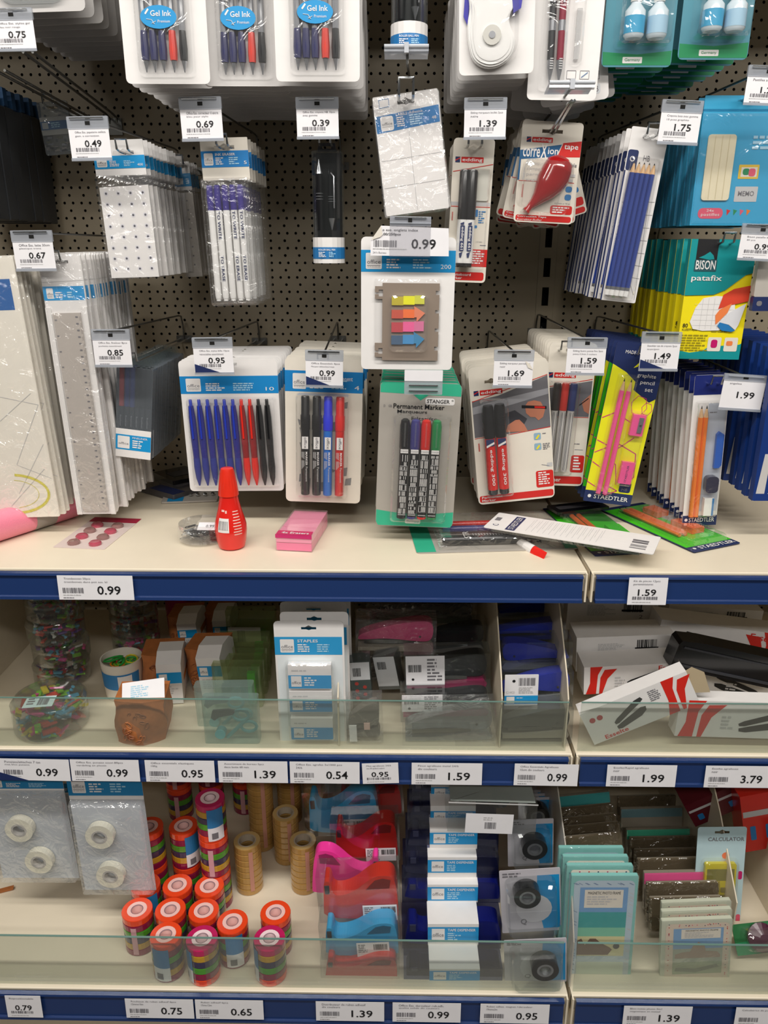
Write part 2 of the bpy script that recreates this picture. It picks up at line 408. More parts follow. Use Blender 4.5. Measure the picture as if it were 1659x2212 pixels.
for ux in (JX, JX-1.25, JX+1.25):
    u = thing('upright_post', 'x', 'x'); del u['label'], u['category']; u['kind'] = 'structure'; u.location = (ux, BOARD, 0)
    m_ = M(); zc = P(1185, 578, BOARD).z % .05
    hs = []
    k = -1
    while zc+.05*k < 2.1:
        c = zc+.05*k; k += 1
        if c > .1: hs.append([(-.006, c-.016), (.006, c-.016), (.006, c+.016), (-.006, c+.016)])
    m_.prism([(-.0155, 0.02), (.0155, 0.02), (.0155, 2.13), (-.0155, 2.13)], -.001, .0012, PEG, hs)
    m_.done('slotted_face', u)
    m_ = M(); m_.box(-.0155, -.0135, .0012, .028, .02, 2.13, PEG); m_.box(.0135, .0155, .0012, .028, .02, 2.13, PEG); m_.done('channel_side', u)
# shelves
def shelf(name, x0, x1, z, yf, rail_h, lbl):
    t = thing(name, lbl, 'shelf', at((0, 0, 0)))
    m_ = M()
    m_.prismx([(yf, z), (BOARD-.005, z), (BOARD-.005, z-.001), (yf+.004, z-.0015), (yf+.004, z-.03), (yf, z-.03)], x0, x1, CREAM)
    m_.prismx([(yf, z), (yf-.0015, z-.001), (yf-.0015, z-.0035), (yf+.002, z-.0035)], x0, x1, CREAM)
    m_.done('shelf_board', t)
    for a, b in ((x0, x0+.0025), (x1-.0025, x1)):
        m_ = M(); m_.prismx([(yf-.008, z-.001), (yf+.05, z-.001), (BOARD-.01, z-.001), (BOARD-.01, z-.07), (BOARD-.05, z-.07), (yf+.02, z-.04), (yf-.008, z-.003-rail_h)], a, b, CREAM); m_.done('end_bracket', t)
    m_ = M(); zt = z-.0035; zb = zt-rail_h; q = .006
    a, b = x0+.006, x1-.006
    m_.prismx([(yf-.003, zt), (yf-.009, zt-.001), (yf-.010, zt-.004), (yf-.0065, zt-.005), (yf-.009, zb+.006), (yf-.0125, zb+.005), (yf-.013, zb+.001), (yf-.010, zb), (yf-.003, zb)], a, b, RAIL)
    m_.done('ticket_rail', t, label='glossy navy ticket rail')
    return t
L0, R1 = JX-1.246, JX+1.246
shelf('steel_shelf', L0, JX-.003, Z1, Y1, .040, 'wide cream steel shelf under the hanging pens with glossy navy rail, left of the joint')
shelf('steel_shelf', JX+.003, R1, Z1, Y1, .040, 'cream steel shelf on the right of the joint, carrying the small 1.59 label')
shelf('steel_shelf', L0, JX-.003, Z2, Y2, .046, 'middle left cream shelf holding rubber bands, staples and staplers')
shelf('steel_shelf', JX+.003, R1, Z2, Y2, .046, 'middle right cream shelf holding the white and red stapler boxes')
shelf('steel_shelf', L0, JX-.003, Z3, Y3, .050, 'lowest left cream shelf holding tape rolls and tape dispensers')
shelf('steel_shelf', JX+.003, R1, Z3, Y3, .050, 'lowest right cream shelf holding magnetic notepads and the calculator')
shelf('steel_shelf', L0, JX-.003, .12, Y3-.02, .05, 'cream base shelf barely seen beneath the lowest left rail')
shelf('steel_shelf', JX+.003, R1, .12, Y3-.02, .05, 'cream base shelf beneath the lowest right rail')
shelf('steel_shelf', L0, JX-.003, 2.04, 1.02, .04, 'unseen steel shelf added to shade the hanging packs, left bay, above the frame')  # both bays: unseen shelf added to keep ceiling light off the stacks
shelf('steel_shelf', JX+.003, R1, 2.04, 1.02, .04, 'unseen steel shelf added to shade the hanging packs, right bay, above the frame')
# glass fronts
def pane(x0, x1, z, yf, h, lbl):
    t = thing('glass_front', lbl, 'glass panel', at((0, yf+.006, z+.001)))
    m_ = M(); m_.box(x0, x1, -.0015, .0015, 0, h, GLASS); m_.done('glass_pane', t)
    m_ = M(); m_.box(x0, x1, -.0016, .0016, h, h+.0006, GLEDGE); m_.done('top_edge', t)
pane(L0, JX-.012, Z2, Y2, .083, 'long greenish glass front on the middle left shelf')
pane(JX+.006, R1, Z2, Y2, .083, 'glass front before the white and red stapler boxes')
pane(L0, JX-.014, Z3, Y3, .095, 'long glass front on the lowest left shelf before the tape rolls')
pane(JX+.006, R1, Z3, Y3, .095, 'glass front on the lowest right shelf before the notepads')
# dividers
def divider(x, z, yf, pts, lbl, mt=CREAM2):
    m_ = M(); m_.prismx([(yf+a-0, z+b) for a, b in pts], x-.001, x+.001, mt)
    o = m_.done('shelf_divider'); tagit(o, lbl, 'divider'); return o
DP = [(.012, .001), (.012, .085), (.03, .11), (.12, .19), (.46, .19), (.46, .001)]
dx = P(732, 1600, Y2+.012).x; divider(dx, Z2, Y2, DP, 'cream sloping divider between the staples packs and the mini staplers')
dx = P(1079, 1610, Y2+.012).x; divider(dx, Z2, Y2, DP, 'cream sloping divider between the black staplers and the blue staplers')
dx = JX-.012; divider(dx, Z2, Y2, DP, 'cream divider at the bay joint beside the blue staplers')
dx = S(-15, 1540, Z2).x-.045; divider(dx, Z2, Y2, [(.012, .001), (.012, .04), (.05, .11), (.25, .2), (.46, .2), (.46, .001)], 'large cream divider at the far left of the middle shelf')
dx = P(1236, 2130, Y3+.012).x; divider(dx-.004, Z3, Y3, [(.012, .001), (.012, .09), (.05, .15), (.2, .235), (.55, .235), (.55, .001)], 'frosted divider between black tape packs and the notepads', clear('frosted_divider', base=.08, rough=.3, body=.55, bodycol='#cfc8bb', edge=.5))
dx = P(1585, 1990, Y3+.10).x; divider(dx, Z3, Y3, [(.10, .001), (.10, .08), (.2, .17), (.3, .24), (.55, .24), (.55, .001)], 'cream divider between the notepads and the calculator pack')
dx = P(1690, 1890, Y3+.14).x; divider(dx, Z3, Y3, [(.10, .001), (.10, .08), (.2, .17), (.3, .24), (.55, .24), (.55, .001)], 'cream divider right of the calculator pack')
# ================================================================ price tickets
def price_strip(px0, px1, z, yf, rail_h, price, l1, l2, lbl, dz=0, tilt=0, wedge=False, small=False, hh=.037):
    """paper ticket lying in the navy rail, between two pixel columns"""
    zc = z-.0035-rail_h/2+dz; y = yf-.0105
    def xat(px):
        lo = ray(px, 1106+F*math.tan(math.atan2(EYE-zc, y)-math.radians(19))); return lo.x*y/lo.y
    a, b = xat(px0), xat(px1); w = b-a
    R = Matrix.Rotation(math.radians(tilt), 4, 'Y')
    mtx = Matrix.Translation(((a+b)/2, y-.004, zc-hh/2)) @ R @ Matrix.Rotation(math.radians(-3), 4, 'X')
    p = Pack('price_label', lbl, 'price label', (mtx, w, hh), 'price labels in the shelf rails')
    p.card(PAPER, .0003, .0003, hole=False, name='paper')
    if small:
        p.text(l1, .12, .8, .08, .17, GREYI); p.text(l2, .12, .62, .2, .29, GREYI)
        p.text(price, .25, .72, .42, .66, bold=.01); p.bars(.12, .78, .69, .8, GREYI); p.words(.12, .6, .88, .93, 1, LGREY, ragged=0)
    else:
        if l1: p.text(l1, .09, .09+min(.78, .022*len(l1)), .08, .18, GREYI)
        if l2: p.text(l2, .09, .09+min(.7, .022*len(l2)), .22, .31, GREYI)
        p.bars(.06, .34, .50, .72, GREYI); p.text(price, .52, .83, .42, .78, bold=.012)
        p.words(.06, .3, .78, .84, 1, LGREY, ragged=0); p.words(.06, .2, .90, .95, 1, GREYI, ragged=0)
    if wedge: p.poly([(0, .62), (.42, 1), (0, 1)], NAVY, y=-.0008)
    p.done(); return p
price_strip(128, 290, Z1, Y1, .040, '0.99', 'Trombonnen 50pcs', 'trombones dans pot ass. kl', 'wide 0.99 paper label on the top rail under the pink magnets', hh=.036)
price_strip(1356, 1440, Z1, Y1, .040, '1.59', 'Kit de pinces 12pcs', 'porteminiatures', 'small 1.59 paper label on the top rail, right bay', small=True, hh=.040)
T2 = [(2, 153, '0.99', 'Punaises/attaches 7 tas', 'met bloc punaise', 'half peeled 0.99 label at the far left of the middle rail', dict(wedge=True, tilt=.6)),
      (156, 303, '0.99', 'Office Ess. punaise assor.80pcs', 'verdeling en plastic', '0.99 label second from left on the middle rail', {}),
      (316, 465, '0.95', 'Office essentials elastiques', '100g', '0.95 label under the kraft bag of rubber bands', {}),
      (473, 622, '1.39', 'Assortiment de bureau 5pcs', 'deco boite 60 mm', '1.39 label under the clear boxes with scissors', {}),
      (627, 777, '0.54', 'Office Ess. agrafes 3x1000 pce', '24/6', '0.54 label under the staples packs', {}),
      (784, 862, '0.95', 'Mini agrafeuse 24/6', 'avec 300 agrafes 6 couleurs', 'small tilted 0.95 label on the middle rail', dict(small=True, tilt=-2.5, hh=.035)),
      (889, 1041, '1.59', 'Pince agrafeuse metal 24/6', 'div couleurs', '1.59 label under the black staplers', {}),
      (1110, 1248, '0.99', 'Office Essentials Agrafeuse', '15cm div couleurs', '0.99 label under the blue staplers beside the joint', dict(tilt=.5)),
      (1310, 1460, '1.99', 'Esselte/Rapid agrafeuse', 'noir', '1.99 label under the leaning stapler box', {}),
      (1522, 1672, '3.79', 'Esselte agrafeuse', 'noir', '3.79 label at the right end of the middle rail', {})]
for a, b, pr, l1, l2, lb, k in T2: price_strip(a, b, Z2, Y2, .046, pr, l1, l2, lb, dz=-.002, **k)
T3 = [(18, 94, '0.79', 'Repositionable', '', 'small blurred 0.79 label at the left end of the lowest rail', dict(small=True, hh=.042)),
      (274, 420, '0.75', 'Rouleaux de ruban adhesif 6pcs', '12mmx10m', '0.75 label under the rainbow tape rolls', {}),
      (424, 570, '0.65', 'Ruban adhesif 6pcs', '15mx12m', '0.65 label right beside the 0.75 one under the tape rolls', {}),
      (683, 830, '1.39', 'Distributeur de ruban adhesif', 'div couleurs', '1.39 label under the red and cyan tape dispensers', {}),
      (848, 995, '0.99', 'Office Ess. derouleur rub.adh.', 'qualite solide div couleurs', '0.99 label under the blue tape dispensers', {}),
      (1037, 1186, '0.95', 'Ruban adhes. magnet.+derouleur', '19mmx3m', '0.95 label under the black magnetic tape packs', {}),
      (1346, 1494, '1.39', 'Bloc-notes photo 5in1', 'magnetique en metaal', '1.39 label under the magnetic notepads', {}),
      (1588, 1735, '1.99', 'Calculatrice de poche', '', 'label cut by the right frame edge on the lowest rail', {})]
for a, b, pr, l1, l2, lb, k in T3: price_strip(a, b, Z3, Y3, .050, pr, l1, l2, lb, dz=.004, **k)

def hook_tag(tl, tr, bl, d, price, l1, l2, lbl, wedge=False, top=.27, curl=False, plain=False):
    """clear ticket holder hanging on the end of a hook arm, paper ticket inside"""
    p = Pack('price_tag', lbl, 'price tag', fr(tl, tr, bl, d), 'hanging price tags on the hooks')
    p.part('ticket_holder').prism(rrect(p.U(0), p.U(1), p.V(top+.02), p.V(0), .001), -.0012, .0022, HOLD)
    p.part('holder_lip').prism(rrect(p.U(0), p.U(1), p.V(1.03), p.V(.955), .0005), -.0014, -.0008, HOLD)
    p.part('holder_ridge').tube([(p.U(.08), -.0025, p.V(.05)), (p.U(.9), -.0025, p.V(.05))], .0012, CHROME if not plain else HOLD, 6)
    p.rect(.44, .56, top*.42, top*.75, DARK, 'clip_slot', -.0015)
    p.part('paper').prism(rrect(p.U(.01), p.U(.99), p.V(1), p.V(top), .0005), -.0005, 0, PAPER)
    if l1: p.text(l1, .16, .16+min(.75, .034*len(l1)), top+.07, top+.13, GREYI, y=-.0009)
    if l2: p.text(l2, .16, .16+min(.6, .034*len(l2)), top+.16, top+.21, GREYI, y=-.0009)
    q = 1-top
    p.text(price, .37, .78, top+q*.38, top+q*.60, y=-.001, bold=.012)
    if not plain: p.bars(.14, .70, top+q*.62, top+q*.74, GREYI, y=-.0009); p.words(.12, .68, top+q*.79, top+q*.82, 1, LGREY, ragged=0, y=-.0009); p.words(.14, .4, top+q*.9, top+q*.94, 1, GREYI, ragged=0, y=-.0009)
    if wedge: p.poly([(.02, .72), (.7, .98), (.02, .98)], NAVY, 'torn_corner', y=-.0013)
    if curl: p.poly([(.78, top+.02), (.9, top+.1), (.99, top+.26), (.86, top+.2)], OFFW, 'curled_corner', y=-.0016)
    p.done(); p.topp = p.m @ Vector((0, .003, p.h-.004)); return p
def hook(top, d, tag=None, lbl='', r=.0017, arm=True, wide=.0075, tip=.014, front=None):
    """double-wire peg hook through the packs' holes, with an upper arm that carries the ticket"""
    x, z = top.x, top.z+.001
    t = thing('display_hook', lbl, 'hook', at((x, BOARD, z)), 'steel display hooks')
    f = d-BOARD-.014
    m_ = M(); m_.tube([(-wide, -.003, 0), (-wide, f+.01, 0), (-wide, f, .002), (-wide, f-.004, tip), (wide, f-.004, tip), (wide, f, .002), (wide, f+.01, 0), (wide, -.003, 0)], r, CHROME); m_.done('prong', t, smooth=True)
    m_ = M(); m_.box(-.014, .014, -.004, -.001, -.006, .006, STEEL); m_.tube([(-.0125, -.003, 0), (-.0125, .006, 0), (-.0125, .008, .008)], .0019, STEEL); m_.tube([(.0125, -.003, 0), (.0125, .006, 0), (.0125, .008, .008)], .0019, STEEL); m_.done('mounting_plate', t)
    if tag is not None:
        q = tag-Vector((x, BOARD, z)); zz = max(.03, q.z*.9)
        m_ = M(); m_.tube([(0, -.004, 0), (0, -.006, zz*.6), (0, -.014, zz), (q.x*.05, -.03, zz+.002), (q.x, q.y+.004, q.z+.001), (q.x, q.y+.001, q.z-.004)], r*.9, STEEL); m_.done('ticket_arm', t, smooth=True)
    return t
# ================================================================ hanging packs
def rod(p, name, u, v0, v1, prof, dy, lean=0, n=10, u2=None):
    """pen-like body inside a pack: prof = [(material, [(radius, t)...], sub-part name or None)], t 0 bottom .. 1 top"""
    a = Vector((p.U(u2 if u2 is not None else u), -dy, p.V(v1))); b = Vector((p.U(u), -dy, p.V(v0))); L = (b-a).length
    R = Vector((0, 0, 1)).rotation_difference((b-a).normalized()).to_matrix().to_4x4()
    T = Matrix.Translation(a) @ R
    main = M(); subs = []
    for e in prof:
        m_ = main
        if len(e) > 2 and e[2]: m_ = M(); subs.append((e[2], m_))
        if e[1] == 'clip':
            m_.T = T; m_.box(-.0012, .0012, -e[3]-.0028, -e[3]-.0012, L*e[4], L*e[5], e[0]); m_.T = None
        else: m_.lathe([(r, t*L) for r, t in e[1]], e[0], n=n, T=T)
    o = main.done(name, p.root, smooth=True)
    for nm, m_ in subs: m_.done(nm, o, smooth=True)
    p.T = T; p.L = L
    return o
# ---- gel pens, top row
def gel_pack(q, d, lbl, grp, stk, lb2, n, sx, sy):
    p = Pack('gel_pen_pack', lbl, 'pen pack', fr(*q, d), grp)
    p.card(WHITE, .0008, .006)
    p.bubble(.17, .84, .06, .95, .011)
    for i, (u, c) in enumerate(zip((.262, .364, .47, .59, .71), (NV_ := mat('navy_grip', '#33355f', .35, coat=.3), NV_, NV_, mat('coral_red_grip', '#d9473c', .35, coat=.3), mat('black_grip', '#26282b', .35, coat=.3)))):
        rod(p, 'gel_pen', u+.01, .1, .925, [(mat('smoky_barrel', '#8b8d92', .15, coat=.6), [(.0042, .36), (.0042, .95), (.002, 1)]), (c, [(.0046, .105), (.0053, .2), (.0042, .36)], 'rubber_grip'), (SILV, [(.0006, 0), (.0012, .02), (.0035, .1)], 'metal_tip'), (c, 'clip', None, .0045, .62, .97)], .0062, n=8)
    m_ = p.part('oval_sticker'); cx, cz = p.U(sx), p.V(sy); m_.poly(circ(cx, cz, p.w*.21, 24, p.h*.082), BLUE, -.0118)
    m_.line((cx-p.w*.15, cz+p.h*.02), (cx-p.w*.11, cz+p.h*.055), .002, WHITE, -.0121)
    p.part('printed_text').text('Gel Ink', cx-p.w*.09, cx+p.w*.15, cz+p.h*.005, cz+p.h*.045, WHITE, -.0122, bold=.01)
    p.part('printed_text').text('Premium', cx-p.w*.01, cx+p.w*.13, cz-p.h*.04, cz-p.h*.02, WHITE, -.0122)
    p.part('printed_text').tube([(cx-p.w*.14, -.0121, cz-p.h*.015), (cx-p.w*.08, -.0121, cz-p.h*.02), (cx-p.w*.05, -.0121, cz-p.h*.05), (cx-p.w*.08, -.0121, cz-p.h*.045), (cx-p.w*.03, -.0121, cz-p.h*.03)], .0004, WHITE, 4)
    p.done(); stack(p, n, .026, lb2, skip=('printed_text', 'oval_sticker'))
    hook(p.topw(), d, lbl='wire hook carrying the '+stk); return p
gel_pack(((245, -130), (436, -130), (249, 181)), 1.10, 'front gel pen pack at top left, blue oval sticker over five pens', 'gel pen packs, left stack', 'left stack of gel pen packs', 'gel pen pack hidden behind the front one of the left stack', 12, .47, .54)
gel_pack(((424, -128), (610, -128), (427, 186)), 1.125, 'middle front gel pen pack, overlapped by packs on both sides', 'gel pen packs, middle stack', 'middle stack of gel pen packs', 'gel pen pack behind the front one of the middle stack', 11, .46, .535)
gel_pack(((586, -134), (776, -134), (590, 176)), 1.09, 'right front gel pen pack beside the dark gap', 'gel pen packs, right stack', 'right stack of gel pen packs', 'gel pen pack behind the front one of the right stack', 12, .49, .52)

# ---- roller ball pens in dark half-round tubes
def roller_pack(q, d, lbl, hlbl, vis=True, lb=.74):
    p = Pack('roller_pen_box', lbl, 'pen box', fr(*q, d))
    w, h = p.w, p.h; hf = w/2
    def arc(r, n=10): return [(r*math.cos(math.pi+math.pi*i/n), .006+r*1.15*math.sin(math.pi+math.pi*i/n)) for i in range(n+1)]
    p.part('clear_shell').prismz(arc(hf*.99)+[(hf*.99, .012), (-hf*.99, .012)], 0, h*.93, CASE)
    p.part('backing_insert').prismz([(-hf*.9, .004), (hf*.9, .004), (hf*.9, .0115), (-hf*.9, .0115)], h*.02, h*.92, PLBK)
    p.part('hanging_flap').prism([(-hf*.6, h*.93), (hf*.6, h*.93), (hf*.5, h*1.0), (-hf*.5, h*1.0)], .006, .0075, PLBK, [[(-.006, h*.955), (.006, h*.955), (.006, h*.975), (-.006, h*.975)]])
    z0, z1 = 0, h*(1-lb)
    A = arc(hf*1.0+.0004); m_ = p.part('paper_sleeve')
    m_.prismz(A+[(hf, .0125), (-hf, .0125)], z0, z1, WHITE, cap=False)
    B = arc(hf*1.0+.0007); p.part('blue_band').prismz(B+[(hf, .0127), (-hf, .0127)], z0+z1*.17, z0+z1*.62, MBLUE, cap=False)
    y = -hf*1.15-.0014+.006
    p.part('printed_text').text('ROLLER BALL PEN', -hf*.55, hf*.5, z1*.49, z1*.56, WHITE, y, bold=.01)
    p.part('printed_text').words(-hf*.55, -hf*.05, z1*.22, z1*.44, 4, WHITE, y); p.part('printed_text').words(hf*.1, hf*.55, z1*.22, z1*.44, 4, LBLUE, y)
    def pen(x, up, zb, zt):
        m_ = M(); L = zt-zb
        T = Matrix.Translation((x, -.012, zb)) if up else Matrix.Translation((x, -.012, zt)) @ Matrix.Rotation(PI, 4, 'X')
        m_.lathe([(.0045, 0), (.0052, L*.3), (.005, L*.8)], PLBK, T=T)
        for k in (.44, .48, .52): m_.lathe([(.0053, L*k), (.0053, L*(k+.008))], SILV, T=T)
        m_.lathe([(.005, L*.8), (.0042, L*.83), (.0012, L*.96), (.0005, L)], SILV, T=T)
        if not up: m_.tube([(x, -.018, zt-.005), (x+.004, -.021, zt-.01), (x+.004, -.02, zt-.05)], .0009, SILV)
        m_.done('roller_pen', p.root, smooth=True)
    pen(-hf*.45, True, h*.28, h*.86); pen(hf*.3, False, h*.28, h*.78)
    p.hz = h*.975; p.done()
    hook(p.m @ Vector((0, 0, h*.965)), d-.012, p_tag(lbl), hlbl)
    return p
_tags = {}
def p_tag(k): return _tags.get(k)
hook_tags = [
 ('a075', (-24, 18), (68, 16), (-14, 110), 1.10, '0.75', 'Office Ess. stylos gel', 'bleu noir rouge', '0.75 ticket at the top left corner of the frame', {}),
 ('a049', (143, 252), (232, 250), (152, 346), 1.12, '0.49', 'Office Ess. papeterie oeillets', 'gom. a correction', '0.49 ticket in front of the sheets of paper rings', {}),
 ('a069', (385, 210), (477, 208), (390, 304), 1.13, '0.69', 'Office Ess. correcteur d encre', 'bleu pour stylo', '0.69 ticket above the ink eraser pens', {}),
 ('a039', (638, 210), (731, 209), (639, 299), 1.12, '0.39', 'Office Ess. crayons HB 10pcs', 'avec gomme', '0.39 ticket above the dark roller pen box', {}),
 ('a139', (1003, 211), (1096, 210), (1003, 300), 1.12, '1.39', 'Edding marqueurs bic/blc 2pce', 'noire', '1.39 ticket above the whiteboard markers', {}),
 ('a175', (1432, 214), (1521, 218), (1425, 309), 1.13, '1.75', 'Crayons bois avec gomme', '10 pces graphite', '1.75 ticket before the blue pencils', {}),
 ('a000', (1618, 140), (1708, 143), (1612, 225), 1.10, '1.29', 'Pastilles adhesives', '', 'ticket cut by the right edge at the top, before the cyan box', {}),
 ('b099', (1605, 482), (1695, 486), (1598, 560), 1.12, '0.99', 'Bison patafix blanc', '80 pcs', '0.99 ticket at the right frame edge above the yellow box', {}),
 ('b067', (22, 498), (111, 497), (32, 584), 1.12, '0.67', 'Office Ess. latte 30cm', 'plastique trans.', '0.67 ticket above the rulers at the left', {}),
 ('b085', (196, 711), (279, 711), (201, 791), 1.13, '0.85', 'Office Ess. fineliner 8pce', 'pochette assortiment', '0.85 ticket in front of the boxed fineliners', {}),
 ('b095', (414, 729), (501, 728), (423, 808), 1.13, '0.95', 'Office Ess. stylos bille 10pce', 'retractables assortiment', '0.95 ticket with a navy corner before the ten ball pens', dict(wedge=True)),
 ('b099c', (659, 755), (742, 757), (659, 834), 1.13, '0.99', 'Office Essentials 4pce', 'Marqueur tableau/blanc+clean', '0.99 ticket with a navy corner before the four markers', dict(wedge=True)),
 ('c169', (1068, 755), (1155, 756), (1068, 835), 1.12, '1.69', 'Edding marqueur permanent', 'noir', '1.69 ticket with a curled corner before the black markers', dict(curl=True)),
 ('c159', (1227, 728), (1313, 729), (1219, 808), 1.13, '1.59', 'Edding feutre pointe fine 3pce', 'pointe 0.3mm 3 couleurs', '1.59 hanging ticket above the striped fineliners', {}),
 ('c149', (1388, 716), (1474, 717), (1382, 799), 1.13, '1.49', 'Staedtler set de crayons 2pce', 'taupe/gom', '1.49 ticket with a navy corner before the neon yellow pencil set', dict(wedge=True)),
 ('c199', (1566, 806), (1659, 812), (1562, 883), 1.12, '1.99', 'angelica', '', '1.99 ticket with only a price, right of the orange pencils', dict(plain=True, top=.17))]
for k, a, b, c, d, pr, l1, l2, lb, kw in hook_tags: _tags[k] = hook_tag(a, b, c, d, pr, l1, l2, lb, **kw).topp
def hk(p, d, key, lbl, **k): return hook(p.topw(), d, _tags.get(key), lbl, **k)
_tags['dark roller pen box with a silver-tipped pen, under the 0.39 ticket'] = _tags['a039']
roller_pack(((670, 308), (740, 308), (679, 568)), 1.17, 'dark roller pen box with a silver-tipped pen, under the 0.39 ticket', 'black-looking hook above the dark roller pen box', lb=.78)
rp = roller_pack(((846, -150), (928, -150), (848, 122)), 1.10, 'dark roller pen box at the top centre, cut by the frame', 'hook of the top centre roller pen box', lb=.74)
def edge_holder(px0, px1, py, d, lbl, mz=0):
    a, b = P(px0, py, d), P(px1, py+mz, d); w = (b-a).length
    t = thing('ticket_holder', lbl, 'ticket holder', at(a, 0)); m_ = M()
    m_.prismx([(0, 0), (.03, -.006), (.03, -.0045), (.001, .0025), (-.002, .004), (-.003, -.004), (0, -.006)], 0, w, HOLD); m_.done('clear_strip', t)
    m_ = M(); m_.tube([(0, -.003, .0015), (w, -.003, .0015)], .0022, mat('pale_grey_clear_rib', '#c3c7ce', .2, coat=.5), 8); m_.done('rib', t, smooth=True)
    m_ = M(); m_.box(w*.45, w*.55, -.0065, .002, -.006, .005, mat('pale_grey_clear_rib', '')); m_.done('clip', t)
    return t
edge_holder(830, 926, 104, 1.055, 'empty clear ticket holder seen edge-on below the top roller pen box')
edge_holder(1186, 1284, 182, 1.05, 'empty clear ticket holder before the mechanical pencil pack', 2)
# wire tail of the holder
t = thing('display_hook', 'thin wire hanging below the top centre ticket holder', 'hook', at(P(880, 112, 1.06))); m_ = M(); q = P(884, 165, 1.40)-P(880, 112, 1.06); m_.tube([(0, 0, 0), (0, .0, -.012), (q.x, q.y, q.z)], .0016, STEEL); m_.done('ticket_arm', t)

# ---- labels pack (centre)
d = 1.13
p = Pack('adhesive_label_pack', 'front pack of white adhesive labels in shiny film, blue header reading LABELS', 'label pack', fr((804, 211), (945, 190), (818, 470), d), 'adhesive label packs in the centre')
p.card(WHITE, .004, .002, v0=.0, v1=1, name='label_sheets', hv=.07, hw=.011)
p.poly([(0.01, .16), (.99, .13), (.99, .27), (.01, .30)], MBLUE, 'header_band')
p.rr(.08, .28, .165, .285, WHITE, 'header_band', -.0004); p.text('office', .1, .26, .215, .24, GREYI, y=-.0006); p.rect(.1, .26, .25, .252, GREYI, 'printed_text', -.0006)
p.text('LABELS', .33, .5, .152, .175, WHITE, bold=.01); p.text('Adhesive', .53, .74, .149, .172, WHITE)
p.words(.33, .5, .185, .27, 5, WHITE); p.words(.53, .8, .18, .27, 5, LBLUE); p.text('48', .87, .94, .215, .24, WHITE)
for a, b in (((.5, .3), (.5, .98)), ((.02, .53), (.98, .52)), ((.02, .76), (.98, .75))): p.line(a, b, .0006, LGREY)
p.line((.09, .03), (.24, .025), .0005, MBLUE); p.line((.09, .095), (.24, .09), .0005, MBLUE); p.line((.09, .03), (.09, .095), .0005, MBLUE); p.line((.24, .025), (.24, .09), .0005, MBLUE)
m_ = p.part('film_bag'); m_.bubble(p.U(-.02), p.U(1.02), p.V(1.01), p.V(0), .003, BAG, r=.003)
p.done(); stack(p, 9, .008, 'adhesive label pack stacked behind the front one in the centre', jx=.002, jr=1.6, skip=('printed_text', 'header_band', 'printed_band'))
hk(p, d-.02, None, 'chrome hook with a squared loop through the white label packs', wide=.009, tip=.02, r=.002)
# ---- centre index tabs card and its big ticket
d = 1.085
p = Pack('index_tab_pack', 'white card of neon index tabs on a taupe ring-binder strip', 'index tab pack', fr((780, 511), (986, 513), (782, 797), d))
p.card(WHITE, .0012, .006, hv=.03)
p.office(.095, .255, title='', num='200', logo_u=.05, logo_w=.17, rows=4)
w, h = p.w, p.h
pts = [(.23, .335), (.84, .335), (.84, .39), (.80, .39), (.80, .42), (.84, .42), (.84, .535), (.8, .535), (.8, .56), (.84, .56), (.84, .675), (.8, .675), (.8, .70), (.84, .70), (.84, .815), (.8, .815), (.8, .845), (.84, .845), (.84, .925), (.23, .925), (.23, .90), (.15, .90), (.15, .865), (.19, .865), (.19, .875), (.235, .875), (.235, .83), (.19, .83), (.19, .85), (.15, .85), (.15, .79), (.23, .79), (.23, .455), (.15, .455), (.15, .42), (.19, .42), (.19, .435), (.235, .435), (.235, .385), (.19, .385), (.19, .405), (.15, .405), (.15, .36), (.23, .36)]
p.part('binder_strip').prism([(p.U(a), p.V(b)) for a, b in pts], -.004, -.0028, TAUPE)
tb = [(.435, .50, '#c3b431', '#f0ef17', '#d5d64a'), (.535, .60, '#cf5a47', '#ff7a3c', '#ee8c6a'), (.63, .705, '#c74a55', '#f868a4', '#e27ba6'), (.73, .80, '#4c6683', '#4a97d2', '#3f8dbd')]
for i, (a, b, c1, c2, c3) in enumerate(tb):
    m_ = M(); o = .004*i
    m_.box(p.U(.33), p.U(.455), -.0062, -.0045, p.V(b), p.V(a), mat('tab_dark_%d' % i, c1, .5)); m_.box(p.U(.455), p.U(.575), -.0064, -.0045, p.V(b-.005), p.V(a-.005), mat('tab_bright_%d' % i, c2, .5))
    e = mat('tab_film_%d' % i, c3, .5)
    if i in (1, 3): m_.prism([(p.U(x), p.V(y)) for x, y in ((.575, b-.01), (.575, a-.005), (.57, a-.03), (.69, (a+b)/2-.01), (.6, b+.025), (.6, b-.01))], -.0064, -.0055, e)
    else: m_.box(p.U(.575), p.U(.68), -.0064, -.0045, p.V(b-.01), p.V(a-.01), e)
    m_.done('index_tab', p.root)
p.bubble(.14, .86, .30, .95, .0035, CLR, r=.003); p.parts['tab_window'] = M(); p.parts['tab_window'].bubble(p.U(.295), p.U(.73), p.V(.86), p.V(.415), .009, CLR, r=.008, y=-.004)
p.done()
ip = p
hook(p.m @ Vector((0, 0, p.h-.009)), 1.085, None, 'centre hook behind the 0.99 ticket, holding the index tabs card')
